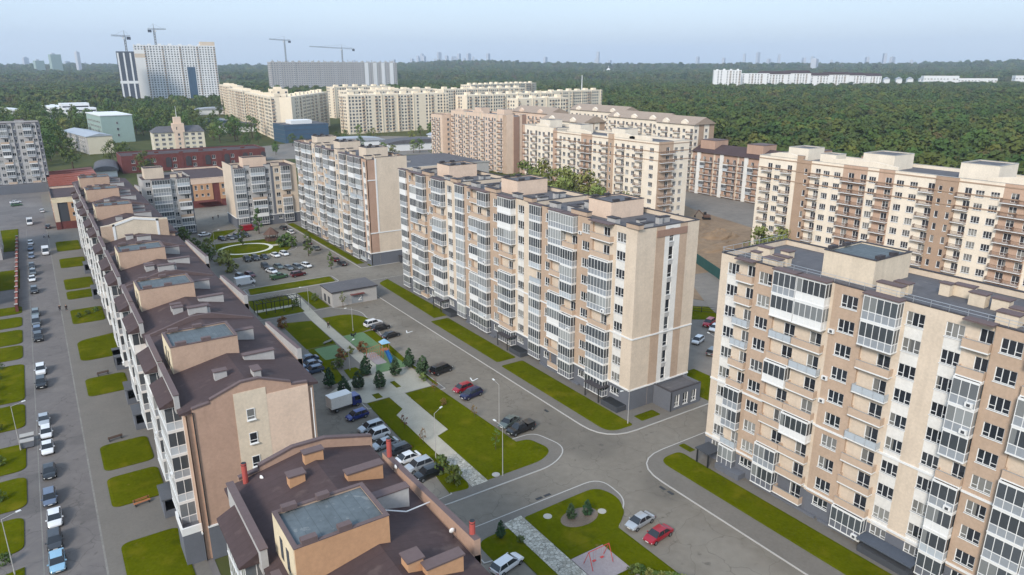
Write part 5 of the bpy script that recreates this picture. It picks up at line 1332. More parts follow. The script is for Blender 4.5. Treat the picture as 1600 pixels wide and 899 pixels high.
b = MB(); b.tube((0, 0, 0), (0, 0, 50), 1.3, .5, 6); b.build('mast', 'tower_white', MS)
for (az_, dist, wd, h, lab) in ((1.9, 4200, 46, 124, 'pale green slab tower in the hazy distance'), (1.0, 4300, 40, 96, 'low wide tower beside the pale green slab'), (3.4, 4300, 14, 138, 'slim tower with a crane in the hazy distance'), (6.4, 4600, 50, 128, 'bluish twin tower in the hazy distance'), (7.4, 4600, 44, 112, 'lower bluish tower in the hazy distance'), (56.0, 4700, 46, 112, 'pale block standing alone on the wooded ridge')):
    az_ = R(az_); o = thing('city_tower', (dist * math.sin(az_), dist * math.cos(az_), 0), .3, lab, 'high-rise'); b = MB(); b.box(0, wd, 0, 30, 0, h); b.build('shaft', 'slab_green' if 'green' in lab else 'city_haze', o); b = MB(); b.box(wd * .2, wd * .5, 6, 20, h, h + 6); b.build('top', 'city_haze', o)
# far city on the horizon
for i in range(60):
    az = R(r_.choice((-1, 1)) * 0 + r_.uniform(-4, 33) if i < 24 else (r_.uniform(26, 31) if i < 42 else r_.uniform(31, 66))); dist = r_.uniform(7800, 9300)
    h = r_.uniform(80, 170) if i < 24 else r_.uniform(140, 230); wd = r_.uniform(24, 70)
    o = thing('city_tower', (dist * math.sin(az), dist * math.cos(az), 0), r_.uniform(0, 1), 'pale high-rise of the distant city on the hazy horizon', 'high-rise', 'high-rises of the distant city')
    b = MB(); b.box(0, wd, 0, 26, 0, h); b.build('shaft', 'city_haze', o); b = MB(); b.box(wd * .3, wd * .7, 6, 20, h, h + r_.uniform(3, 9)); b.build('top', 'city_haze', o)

# ------------------------------------------------------------------ trees, shrubs, forest, hills
def leafcards(b, r, cx, cy, cz, rad, n, s, squash=1.0, m=0):
    for _ in range(n):
        th, ph = r.uniform(0, 2 * math.pi), math.acos(r.uniform(-1, 1))
        q = rad * r.uniform(.55, 1.0)
        p = Vector((cx + q * math.sin(ph) * math.cos(th), cy + q * math.sin(ph) * math.sin(th), cz + q * math.cos(ph) * squash))
        nrm = Vector((math.sin(ph) * math.cos(th), math.sin(ph) * math.sin(th), math.cos(ph) + .35))
        nrm = (nrm + Vector((r.uniform(-.7, .7), r.uniform(-.7, .7), r.uniform(-.5, .5)))).normalized()
        t = nrm.cross(Vector((r.uniform(-1, 1), r.uniform(-1, 1), r.uniform(-1, 1)))).normalized(); u = nrm.cross(t)
        k = s * r.uniform(.6, 1.3)
        b.face([tuple(p - t * k * .5 - u * k * .3), tuple(p + t * k * .1 - u * k * .5), tuple(p + t * k * .55 + u * k * .1), tuple(p - t * k * .1 + u * k * .5)], m)

def broad_crown(seed, h, rad, leaf, clumps=26, per=26, low=.28, size=.55):
    r = random.Random(seed); b = MB()
    for i in range(clumps):
        z = low + (1 - low) * ((i + r.random()) / clumps)
        t = (z - low) / (1 - low)
        rr = rad * (math.sin(math.pi * min(1, .18 + t * .8)) ** .7) * r.uniform(.45, .95)
        a = r.uniform(0, 2 * math.pi)
        leafcards(b, r, rr * math.cos(a), rr * math.sin(a), z * h, rad * r.uniform(.28, .48), per, size, .8)
    return b.mesh('crown', leaf)
def conifer_crown(seed, h, rad, leaf):
    r = random.Random(seed); b = MB()
    L = 11
    for i in range(L):
        t = i / (L - 1); z = h * (.2 + .78 * t); rr = rad * (1 - t) ** .6 * (.6 + .4 * min(1, t * 5)) + .1
        for k in range(max(3, int(9 * (1 - t) + 3))):
            a = r.uniform(0, 2 * math.pi)
            leafcards(b, r, rr * .7 * math.cos(a), rr * .7 * math.sin(a), z - .12 * rr, .22 + rr * .28, 9, .42, .7)
    return b.mesh('crown', leaf)
def trunk_mesh(seed, h, rad, top=.75, limbs=5):
    r = random.Random(seed); b = MB()
    b.tube((0, 0, -.15), (r.uniform(-.1, .1), r.uniform(-.1, .1), h * .45), rad, rad * .7, 7, cap=False)
    b.tube((0, 0, h * .44), (r.uniform(-.2, .2), r.uniform(-.2, .2), h * top), rad * .7, rad * .2, 6)
    for i in range(limbs):
        a = r.uniform(0, 6.28); z = h * r.uniform(.3, .6); l = h * r.uniform(.18, .32)
        b.tube((0, 0, z), (l * math.cos(a), l * math.sin(a), z + l * r.uniform(.6, 1.1)), rad * .4, rad * .1, 5)
    return b.mesh('trunk', 'bark')
BROAD = [(broad_crown(10 + i, 10, 3.6, lf), trunk_mesh(20 + i, 10, .24)) for i, lf in enumerate(('leaf', 'leaf', 'leaf_light', 'leaf', 'leaf_light'))]
TALL = [(broad_crown(60 + i, 10, 2.0, 'leaf', 22, 24, .15, .5), trunk_mesh(64 + i, 10, .22)) for i in range(2)]
CONI = [(conifer_crown(30 + i, 5, 1.75, 'leaf_conifer'), trunk_mesh(36 + i, 5, .1, .9, 0)) for i in range(3)]
BUSH = [(broad_crown(40 + i, 2.2, 1.2, lf, 16, 20, .1, .3), trunk_mesh(46 + i, 2.0, .06, .7, 4)) for i, lf in enumerate(('leaf', 'leaf_rust', 'leaf_light'))]
SAPL = [(broad_crown(70 + i, 3.4, .8, lf, 12, 7, .3, .22), trunk_mesh(76 + i, 3.4, .05, .98, 9)) for i, lf in enumerate(('leaf_rust', 'leaf'))]
def tree(kind, x, y, s, label, name='tree', cat='tree', group=None, z=0.1, sz=None):
    o = thing(name, (x, y, z), RNG.uniform(0, 6.28), label, cat, group)
    o.scale = (s, s, sz or s * RNG.uniform(.9, 1.1))
    link('trunk', kind[1], o); link('crown', kind[0], o)
    return o
CP = [(49.0, 127.2), (45.2, 121.8), (48.7, 119.7), (53.8, 123.4), (57.9, 125.5), (58.6, 120.6), (40.8, 125.8), (41.6, 120.1)]
for i, (x, y) in enumerate(CP):
    tree(CONI[i % 3], x, y, RNG.uniform(.76, .92), 'young dark green conifer planted round the paved playground plaza', 'conifer', 'conifer', 'conifers round the plaza')
tree(BUSH[0], 44.5, 86.4, 1.25, 'dense dark bush on the lawn beside the parked cars, farther from the road', 'bush', 'bush')
tree(BUSH[0], 44.6, 82.6, 1.25, 'dense dark bush on the lawn tip next to the road crossing', 'bush', 'bush')
tree(SAPL[0], 45.6, 102.0, .9, 'thin reddish sapling in a square bed beside the light footpath', 'sapling', 'sapling')
tree(SAPL[0], 46.0, 95.6, .9, 'sparse sapling by the lamp post on the footpath edge', 'sapling', 'sapling')
tree(SAPL[1], 55.0, 87.2, 1.15, 'young leafy tree on the lawn beside the parked pickup', 'sapling', 'sapling')
tree(SAPL[0], 57.8, 98.8, .8, 'thin bare sapling on the lawn between two pairs of parked cars', 'sapling', 'sapling')
tree(SAPL[0], 57.0, 112.5, .8, 'thin bare sapling at the lawn corner by the red hatchback', 'sapling', 'sapling')
tree(BUSH[1], 55.6, 106.4, .55, 'low rust-coloured shrub in the middle of the large lawn', 'shrub', 'shrub')
tree(BUSH[1], 53.3, 139.2, 1.1, 'rust-brown bush beside the climbing frame', 'bush', 'bush')
tree(BUSH[1], 47.2, 136.6, 1.15, 'brownish bush on the western rubber court', 'bush', 'bush')
tree(BUSH[0], 45.4, 133.4, 1.1, 'green bush beside the brownish bush west of the footpath', 'bush', 'bush')
tree(BUSH[1], 43.0, 164.2, 1.2, 'rust-brown bush beside the terrace near the pergola', 'bush', 'bush')
tree(BUSH[2], 50.4, 139.7, .8, 'small pale bush at the edge of the footpath', 'bush', 'bush')
tree(BUSH[2], 57.4, 118.0, .7, 'small grey-green shrub on the plaza by the parking bay', 'bush', 'bush')
tree(BUSH[0], 50.6, 178.2, .9, 'round green bush under the end of the pergola', 'bush', 'bush')
tree(BUSH[0], 56.4, 180.5, .9, 'round green bush on the small lawn by the transformer kiosk', 'bush', 'bush')
tree(SAPL[1], 60.8, 171.2, 1.3, 'bare grey sapling in front of the transformer kiosk', 'sapling', 'sapling')
for (x, y, s) in ((53.7, 65.7, .46), (56.1, 65.1, .46)): tree(CONI[0], x, y, s, 'tiny dark conifer in the round bark-covered bed', 'conifer', 'conifer', 'conifers in the bark bed', sz=.5)
tree(CONI[1], 43.3, 67.6, .42, 'tiny columnar conifer on the lawn by the brown-roofed building', 'conifer', 'conifer', sz=.55)
tree(BUSH[0], 45.0, 65.4, .45, 'small round shrub on the lawn beside the pale footpath', 'shrub', 'shrub')
b = MB(); b.prism(ellipse(54.9, 65.3, 3.0, 1.9, 20), .15, .2); tag(b.build('bark_bed', 'mulch'), kind='structure')
for i in range(16):
    x = 53.2 + i * .42; y = 52.8 - i * .55 + math.sin(i) * .3
    if y > 43: tree(BUSH[i % 2 * 2], min(x, 57.6), y, .55, 'leafy shrub in the ragged hedge along the parking row', 'hedge_shrub', 'shrub', 'hedge along the parking row')
for i, (x, y, s, k) in enumerate(((69.2, 244.2, 1.5, BUSH[0]), (67.4, 245.6, 1.3, BUSH[0]))): tree(k, x, y, s * 1.5, 'broad green bush at the corner of the oval garden', 'bush', 'bush', 'bushes by the oval garden')
tree(TALL[0], 70.6, 228.4, .8, 'upright young tree at the end of the parking rows', 'tree', 'tree')
tree(BUSH[2], 44.0, 222.6, 2.6, 'round bright green tree between the terrace and the north car park', 'tree', 'tree')
tree(TALL[1], 55.8, 255.0, .75, 'slender tree standing in the oval garden', 'tree', 'tree')
tree(TALL[0], 66.0, 272.0, .9, 'bright green tree in front of the grey seven-storey block', 'tree', 'tree')
tree(BUSH[0], 40.5, 277.0, 2.2, 'round dark tree beside the corner of the grey glazed-bay block', 'tree', 'tree')
for i, (x, y) in enumerate(((41, 262), (44, 256), (40, 250), (43.5, 246), (41, 240), (44, 234))): tree(BUSH[i % 2 * 2], x, y, 1.5 + (i % 3) * .3, 'leafy shrub in the border between terrace and oval garden', 'shrub', 'shrub', 'shrubs beside the oval garden')
tree(TALL[1], 71.2, 208.5, .55, 'thin young tree on the lawn end by the kerb corner', 'tree', 'tree')
for i, (x, y, s) in enumerate(((185, 240, 2.0), (180, 230, 2.0), (176, 244, 1.9), (182, 218, 1.9), (179, 209, 1.7), (186, 256, 1.9), (174, 224, 1.8), (186, 201, 1.3), (178, 256, 1.9))):
    tree(BROAD[2 + 2 * (i % 2)], x, y, s, 'pale green tree in the row between the long block and the cream blocks', 'tree', 'tree', 'pale trees behind the long block')
for i, (x, y) in enumerate(((184, 136), (187, 131))): tree(BROAD[2], x, y, 1.2, 'small leafy tree close to the wall of the long cream block', 'tree', 'tree', 'trees by the cream block')
for i, (x, y) in enumerate(((-14, 160), (-13.6, 166), (-13.4, 172), (-20, 172.2), (-26, 172.2), (-13.2, 140.4), (-18, 140.4), (-24, 140.4), (-12.6, 126.5), (-12.4, 115), (-11.6, 98), (-14, 153), (-21, 128.5))):
    tree(BUSH[0], x, y, .7, 'dark clipped shrub on the lawns west of the street', 'shrub', 'shrub', 'shrubs on the western lawns')
for i, (x, y) in enumerate(((2.5, 200), (4.5, 201.5), (6.5, 203))): tree(BUSH[0], x, y, .6, 'dark shrub on the lawn strip by the terrace', 'shrub', 'shrub', 'shrubs on the terrace lawn')

FOOT = [(218, 492, 272, 522), (272, 515, 320, 548), (136, 428, 174, 456), (184, 538, 242, 566), (24, 466, 42, 510), (170, 640, 215, 1010), (190, 640, 345, 800), (250, 640, 380, 790), (170, 595, 230, 640), (75, 585, 120, 620), (45, 680, 82, 755), (22, 590, 56, 685), (42, 476, 132, 508), (0, 388, 28, 466), (-30, 428, 8, 455), (22, 950, 92, 1180), (15, 548, 62, 604), (40, 640, 78, 692), (185, 1040, 270, 1090), (145, 795, 190, 850), (150, 735, 195, 775), (70, 1495, 140, 1540), (-45, 985, -5, 1025), (125, 320, 195, 415), (-30, 462, 8, 520)]
def blocked(x, y, pad=3):
    return any(a - pad < x < c + pad and b_ - pad < y < d + pad for a, b_, c, d in FOOT)
tr = random.Random(11); placed = []
tries = 0
while len(placed) < 296 and tries < 20000:
    tries += 1
    y = 456 + (tr.random() ** .75) * 680; x = tr.uniform(-.055 * y - 6, .215 * y + 22)
    if blocked(x, y): continue
    if y > 560 and y < 640 and x > 60: continue
    if 60 < x and y < 560: continue
    if min([(x - a) ** 2 + (y - c) ** 2 for a, c in placed] or [999]) < 62: continue
    placed.append((x, y))
    k = tr.random()
    kd = TALL[len(placed) % 2] if k < .25 else BROAD[tr.choice((0, 1, 3, 0, 1, 2))]
    if k < .25: tree(kd, x, y, tr.uniform(1.5, 2.3), 'tall slender tree in the wooded hollow', 'tree', 'tree', 'trees of the wooded hollow')
    else: tree(kd, x, y, tr.uniform(1.3, 2.1), 'broad leafy tree in the wooded hollow', 'tree', 'tree', 'trees of the wooded hollow')

for i in range(52):
    x, y = tr.uniform(128, 330), tr.uniform(404, 640)
    if blocked(x, y, 4) or (150 < x < 220 and y < 405) or 231 < x < 262 and y < 470: continue
    tree(BROAD[tr.choice((0, 1, 2, 3))], x, y, tr.uniform(.7, 1.2), 'street tree on the lots below the far cream blocks', 'tree', 'tree', 'trees below the far cream blocks')
for i, (x, y, rx, ry, h) in enumerate(((196, 158, 12, 5, 2.2), (208, 172, 9, 6, 2.8), (190, 172, 10, 4, 1.6), (202, 186, 12, 6, 2.0), (178, 166, 8, 4, 1.8), (214, 190, 7, 5, 2.4))):
    b = MB(); N1, N2 = 5, 14; hr = random.Random(i); rows = []
    for j in range(N1 + 1):
        t = j / N1; rows.append([(x + rx * (1 - t) * (1 + .2 * hr.uniform(-1, 1)) * math.cos(6.283 * k / N2), y + ry * (1 - t) * (1 + .2 * hr.uniform(-1, 1)) * math.sin(6.283 * k / N2), h * (1 - (1 - t) ** 2) * (1 + .12 * hr.uniform(-1, 1)) - .05) for k in range(N2)])
    for j in range(N1):
        for k in range(N2): b.face([rows[j][k], rows[j][(k + 1) % N2], rows[j + 1][(k + 1) % N2], rows[j + 1][k]])
    tag(b.build('soil_heap', 'soil'), 'heap of brown excavated soil on the building site', 'soil heap', 'soil heaps on the building site')

# far ground rises in low wooded hills
def hill(x, y):
    r = math.hypot(x, y)
    if r < 2600: return 0.0
    az = math.degrees(math.atan2(x, y))
    t = min(1, (r - 2600) / 3000); t = t * t * (3 - 2 * t)
    ridge = 24 + 34 * math.exp(-((az - 31) / 7.0) ** 2) + 26 * math.exp(-((az - 71) / 8.0) ** 2) + 12 * math.exp(-((az - 48) / 9) ** 2)
    n = mnoise.noise(Vector((x * .0011, y * .0011, 3.1))) * 16 + mnoise.noise(Vector((x * .004, y * .004, 1.1))) * 5
    return t * max(3, ridge + n)
hb = MB(); NA, NR = 120, 30
for j in range(NR + 1):
    rr = 2600 + (9600 - 2600) * (j / NR)
    for i in range(NA + 1):
        az = R(-25 + 110 * i / NA); x, y = rr * math.sin(az), rr * math.cos(az)
        hb.v.append((x, y, hill(x, y) - .03 if j else -.1))
for j in range(NR):
    for i in range(NA):
        a = j * (NA + 1) + i; hb.f.append((a, a + 1, a + NA + 2, a + NA + 1)[::-1]); hb.m.append(0)
mat('hill_green', lin(46, 62, 36), c2=lin(72, 84, 46), scale=0.004, fine=0.02, rough=.95, spec=.1)
tag(hb.build('hills', 'hill_green', smooth=True), kind='structure')

def forest_template(seed, leaf, rad, h):
    r = random.Random(seed); b = MB()
    for i in range(15):
        t = (i + r.random()) / 15; z = h * (.35 + .6 * t); rr = rad * (math.sin(math.pi * (.25 + .72 * t))) * r.uniform(.3, .85); a = r.uniform(0, 6.28)
        leafcards(b, r, rr * math.cos(a), rr * math.sin(a), z, rad * .42, 22, 1.9, .75)
    me = b.mesh('forest_crown', leaf)
    return bpy.data.objects.new('forest_tree', me)
leaf_mat('leaf_f1', lin(36, 56, 30), lin(90, 106, 46), .012); leaf_mat('leaf_f2', lin(46, 62, 32), lin(112, 116, 48), .012); leaf_mat('leaf_f3', lin(58, 60, 34), lin(96, 92, 50), .012)
FT = [forest_template(1, 'leaf_f1', 7.2, 14), forest_template(2, 'leaf_f1', 6.4, 16), forest_template(3, 'leaf_f2', 7.4, 13), forest_template(4, 'leaf_f1', 6.6, 15), forest_template(5, 'leaf_f2', 6.6, 14), forest_template(6, 'leaf_f1', 7.4, 15), forest_template(7, 'leaf_f3', 6.0, 13)]
def forest_nodes():
    ng = bpy.data.node_groups.new('forest', 'GeometryNodeTree')
    ng.interface.new_socket('Geometry', in_out='INPUT', socket_type='NodeSocketGeometry'); ng.interface.new_socket('Geometry', in_out='OUTPUT', socket_type='NodeSocketGeometry')
    N = ng.nodes; L = ng.links
    gi = N.new('NodeGroupInput'); go = N.new('NodeGroupOutput'); iop = N.new('GeometryNodeInstanceOnPoints'); jn = N.new('GeometryNodeJoinGeometry')
    for t in FT:
        oi = N.new('GeometryNodeObjectInfo'); oi.inputs['Object'].default_value = t; oi.inputs['As Instance'].default_value = True
        L.new(oi.outputs['Geometry'], jn.inputs[0])
    at = N.new('GeometryNodeInputNamedAttribute'); at.data_type = 'FLOAT'; at.inputs['Name'].default_value = 'size'
    rv = N.new('FunctionNodeRandomValue'); rv.data_type = 'FLOAT_VECTOR'; rv.inputs[0].default_value = (-.06, -.06, 0); rv.inputs[1].default_value = (.06, .06, 6.28)
    L.new(gi.outputs[0], iop.inputs['Points']); L.new(jn.outputs[0], iop.inputs['Instance'])
    iop.inputs['Pick Instance'].default_value = True
    L.new(rv.outputs[0], iop.inputs['Rotation']); L.new(at.outputs['Attribute'], iop.inputs['Scale']); L.new(iop.outputs[0], go.inputs[0])
    return ng
NG = forest_nodes()
def forest(name, pts, label):
    me = bpy.data.meshes.new(name); me.from_pydata([(x, y, z) for x, y, z, s in pts], [], [])
    a = me.attributes.new('size', 'FLOAT', 'POINT'); a.data.foreach_set('value', [s for x, y, z, s in pts])
    o = link(name, me); md = o.modifiers.new('trees', 'NODES'); md.node_group = NG
    return tag(o, label, 'forest', kind='stuff')
fr = random.Random(21); fp = []
def scatter(r0, r1, sp, sc, az0=-14, az1=82):
    n = int(math.pi * (r1 * r1 - r0 * r0) * (az1 - az0) / 360 / (sp * sp))
    for _ in range(n):
        rr = math.sqrt(fr.uniform(r0 * r0, r1 * r1)); az = R(fr.uniform(az0, az1)); x, y = rr * math.sin(az), rr * math.cos(az)
        if y < 1130 and math.degrees(az) < 15.5: continue
        if y < 1130 and x < 330: continue
        if x < 640 and y < 800 and x < 330 + max(0, y - 420) * 1.1: continue
        if rr < 1700 and 105 < x < 290 and 1225 < y < 1330: continue
        if rr < 1900 and 440 < x < 760 and 1560 < y < 1640: continue
        if 60 < x < 140 and 1480 < y < 1540: continue
        if 1380 < x < 2420 and 950 < y < 1320 and abs((x - 1440) * .2 + (y - 1240)) < 70: continue
        if 2520 < x < 2780 and 2900 < y < 3080: continue
        fp.append((x, y, hill(x, y) - .3, sc * fr.uniform(.62, 1.4)))
scatter(330, 1250, 8.8, 1.0); scatter(1250, 2600, 12, 1.25); scatter(2600, 4600, 24, 2.1); scatter(4600, 8000, 46, 3.0)
forest('forest', fp, 'dense mixed forest canopy reaching to the wooded hills')
HAZE_DENSITY = 1.0e-4

# ------------------------------------------------------------------ cars
def loft(b, st, m=0):
    """st: stations (x, zlow, zbelt, half width, half width at belt, crown)"""
    rings = []
    for (x, zl, zb, hw, hb_, cr) in st:
        half = [(0, zl), (hw * .86, zl), (hw * .98, zl + .16), (hw, zl + (zb - zl) * .55), (hb_, zb), (hb_ * .5, zb + cr * .8)]
        ring = [(x, y, z) for y, z in half] + [(x, 0, zb + cr)] + [(x, -y, z) for y, z in half[:0:-1]]
        rings.append(ring)
    n = len(rings[0])
    for i in range(len(rings) - 1):
        for k in range(n):
            j = (k + 1) % n
            b.face([rings[i][k], rings[i][j], rings[i + 1][j], rings[i + 1][k]], m)
    b.face(rings[0][::-1], m); b.face(rings[-1], m)
CAR = {
 'sedan': dict(L=4.6, W=1.8, bel=.92, H=1.46, cab=(-1.75, -.95, .55, 1.3), nose=.72, tail=.86),
 'hatchback': dict(L=4.1, W=1.76, bel=.95, H=1.52, cab=(-1.98, -1.55, .5, 1.25), nose=.76, tail=.95),
 'SUV': dict(L=4.6, W=1.88, bel=1.08, H=1.72, cab=(-2.2, -1.75, .55, 1.25), nose=.95, tail=1.06),
 'wagon': dict(L=4.7, W=1.8, bel=.94, H=1.5, cab=(-2.25, -1.8, .55, 1.3), nose=.74, tail=.93),
 'minivan': dict(L=4.9, W=1.94, bel=1.1, H=1.92, cab=(-2.38, -2.1, 1.15, 1.95), nose=.98, tail=1.1),
 'pickup': dict(L=5.3, W=1.9, bel=1.08, H=1.78, cab=(-.75, -.45, .75, 1.4), nose=1.0, tail=1.08),
 'van': dict(L=5.6, W=2.05, bel=1.25, H=2.4, cab=(1.1, 1.15, 1.7, 2.25), nose=1.05, tail=1.25)}
def car_parts(kind, colour):
    key = ('car', kind, colour)
    if key in CACHE: return CACHE[key]
    c = CAR[kind]; h2 = c['L'] / 2; hw = c['W'] / 2; be = c['bel']; P = 'paint ' + colour
    b = MB()
    x0, x1, x2, x3 = c['cab']
    loft(b, [(-h2, .42, c['tail'] - .12, hw * .86, hw * .8, .0), (-h2 + .12, .3, c['tail'], hw * .95, hw * .88, .02), (-h2 + .7, .22, be, hw, hw * .92, .02), (0, .2, be, hw, hw * .93, .02), (x3 - .1, .2, be - .02, hw, hw * .92, .03), (h2 - .55, .22, (be + c['nose']) / 2, hw * .98, hw * .86, .05), (h2 - .14, .3, c['nose'] - .04, hw * .9, hw * .78, .04), (h2, .42, c['nose'] - .16, hw * .8, hw * .7, .0)])
    # roof panel and pillars
    H = c['H']; rw = hw * .74; bw = hw * .92
    roof = [(x1, -rw), (x2, -rw * .96), (x2, rw * .96), (x1, rw)]
    b.face([(x1, -rw, H - .03), (x2, -rw * .96, H - .03), (x2 - .3, 0, H + .015), (x1 + .3, 0, H + .015)]); b.face([(x1, rw, H - .03), (x1 + .3, 0, H + .015), (x2 - .3, 0, H + .015), (x2, rw * .96, H - .03)])
    b.face([(x2, -rw * .96, H - .03), (x2, rw * .96, H - .03), (x2 - .3, 0, H + .015)]); b.face([(x1, rw, H - .03), (x1, -rw, H - .03), (x1 + .3, 0, H + .015)])
    def pil(pb, pt, wd):
        for s in (-1, 1):
            (ax, ay), (cx, cy_) = pb, pt
            b.face([(ax - wd, s * (ay + .012), be), (ax + wd, s * (ay + .012), be), (cx + wd, s * (cy_ + .012), H - .02), (cx - wd, s * (cy_ + .012), H - .02)][::s])
    pil((x0 + .1, bw), (x1 + .06, rw), .07); pil((x3 - .08, bw), (x2 - .06, rw * .96), .05); pil(((x0 + x3) / 2 - .1, bw), ((x1 + x2) / 2 - .1, rw), .04)
    for s in (-1, 1):
        b.face([(x1, s * (rw + .012), H - .08), (x2, s * (rw * .96 + .012), H - .08), (x2, s * rw * .96, H - .028), (x1, s * rw, H - .028)][::s])
    if kind == 'van':
        b.box(-h2 + .02, 1.14, -hw * .97, hw * .97, .5, H + .02); 
    if kind == 'pickup':
        b.box(-h2 + .1, -.9, -hw * .9, -hw * .8, be, be + .35); b.box(-h2 + .1, -.9, hw * .8, hw * .9, be, be + .35); b.box(-h2 + .05, -.9, -hw * .86, hw * .86, be + .3, be + .42)
    body = b.mesh('body', P, smooth=False)
    gb = MB()
    lo = [(x0, -bw), (x3, -bw * .97), (x3, bw * .97), (x0, bw)]; up = [(x1, -rw), (x2, -rw * .96), (x2, rw * .96), (x1, rw)]
    for i in range(4):
        j = (i + 1) % 4
        gb.face([(*lo[i], be + .0), (*lo[j], be), (*up[j], H - .03), (*up[i], H - .03)])
    glass = gb.mesh('cabin_glass', 'car_glass')
    r = .33 if kind not in ('SUV', 'pickup', 'van', 'minivan') else .37
    wk = ('wheel', r)
    if wk not in CACHE:
        wbm = MB(); wbm.tube((0, -.11, 0), (0, .11, 0), r, r, 14, 0); wbm.tube((0, -.125, 0), (0, .125, 0), r * .62, r * .62, 10, 1)
        CACHE[wk] = wbm.mesh('wheel', ['tyre', 'rim'])
    if 'headlight' not in CACHE:
        q = MB(); q.box(-.06, .06, -.17, .17, -.07, .07); CACHE['headlight'] = q.mesh('headlight', 'lamp_head'); CACHE['tail_light'] = q.mesh('tail_light', 'tail_red')
        q = MB(); q.box(-.05, .05, -.1, .1, -.07, .07)
        q2 = MB(); q2.box(-.012, .012, -.26, .26, -.06, .06); CACHE['plate'] = q2.mesh('number_plate', 'white_trim')
    q = MB(); q.box(-.06, .06, -.1, .1, -.07, .07); mir = q.mesh('side_mirror', P)
    parts = [('body', body, (0, 0, 0)), ('cabin_glass', glass, (0, 0, 0))]
    wx = h2 - .82
    for sx in (-1, 1):
        for sy in (-1, 1): parts.append(('wheel', CACHE[wk], (sx * wx, sy * (hw - .1), r)))
    for s in (-1, 1):
        parts += [('headlight', CACHE['headlight'], (h2 - .1, s * hw * .66, c['nose'] - .2)), ('tail_light', CACHE['tail_light'], (-h2 + .05, s * hw * .72, c['tail'] - .18)), ('side_mirror', mir, (x3 - .25, s * (hw + .06), be + .06))]
    parts += [('number_plate', CACHE['plate'], (h2 - .0, 0, .48)), ('number_plate', CACHE['plate'], (-h2 + .0, 0, .62))]
    CACHE[key] = parts
    return parts
def car(x, y, head, kind, colour, where, group, z=0.0, label=None):
    o = thing('parked_car' if kind not in ('van', 'minivan', 'pickup') else {'van': 'parked_van', 'minivan': 'parked_minivan', 'pickup': 'pickup_truck'}[kind], (x, y, z), R(head), label or f'{colour} {kind} {where}', {'van': 'van', 'minivan': 'van', 'pickup': 'pickup'}.get(kind, 'car'), group)
    for n, me, p in car_parts(kind, colour): link(n, me, o, p)
    return o
GW = 'cars parked along the west street'
WS_ = [(-6.1, 94.4, 'sedan', 'light blue', 'on the west street behind a dark grey hatchback'), (-6.2, 99.4, 'hatchback', 'dark grey', 'between the light blue and the white sedan on the west street'),
       (-6.0, 105.2, 'sedan', 'white', 'parked behind the blue-grey hatchback on the west street'), (-6.4, 111.2, 'hatchback', 'blue grey', 'parked between a white and a black car on the west street'),
       (-6.2, 119.6, 'sedan', 'black', 'standing alone with gaps at both ends on the west street'), (-6.2, 128.2, 'sedan', 'white', 'leading a row of three pale cars by the waste bins'),
       (-6.2, 134.2, 'hatchback', 'white', 'in the middle of three pale cars by the waste bins'), (-6.4, 140.0, 'sedan', 'silver', 'last of three pale cars by the waste bins'),
       (-6.4, 158.2, 'SUV', 'black', 'parked in front of a white car beside the western lawns'), (-6.3, 165.6, 'SUV', 'white', 'parked behind the black SUV beside the western lawns'),
       (-6.3, 188.0, 'SUV', 'black', 'at the head of a tight line of dark cars on the west street'), (-6.4, 193.6, 'wagon', 'steel blue', 'second in the tight line of dark cars on the west street'),
       (-6.5, 200.6, 'minivan', 'grey', 'third in the tight line of dark cars on the west street'), (-6.5, 208.6, 'wagon', 'grey green', 'at the tail of the tight line of dark cars'),
       (-6.4, 231.6, 'SUV', 'dark grey', 'parked alone opposite the red brick garden wall'), (-6.7, 245.6, 'sedan', 'white', 'parked ahead of a dark car by the red brick wall'),
       (-6.4, 253.2, 'SUV', 'grey', 'between the white sedan and a black car by the brick wall'), (-6.6, 262.6, 'hatchback', 'black', 'with its bonnet to the wall end, farther up the west street'),
       (-6.5, 277.6, 'wagon', 'blue grey', 'parked opposite a moving white van'), (-6.6, 290.6, 'sedan', 'steel blue', 'parked just beyond the blue-grey wagon'), (-6.5, 299.4, 'hatchback', 'white', 'parked at the end of the line near the town house')]
for (x, y, k, c_, wh) in WS_: car(x, y, -90, k, c_, wh, GW)
car(-2.4, 280.4, -90, 'van', 'white', 'driving down the west street past parked cars', 'cars on the west street')
car(-6.2, 340.2, -90, 'van', 'white', 'parked by the hedge opposite the ochre building', 'cars on the west street')
car(-1.4, 367.2, 90, 'hatchback', 'white', 'at the kerb of the ochre shop building', 'cars on the west street')
car(-.4, 327.6, 90, 'SUV', 'dark grey', 'at the corner of the ochre shop building', 'cars on the west street')
car(-11.2, 399.6, 10, 'sedan', 'white', 'in front of the tall grey block at the street head', 'cars on the west street')
car(-10.8, 391.0, 10, 'wagon', 'green', 'in front of the tall grey block at the street head', 'cars on the west street')
GC = 'cars parked west of the courtyard lawn'
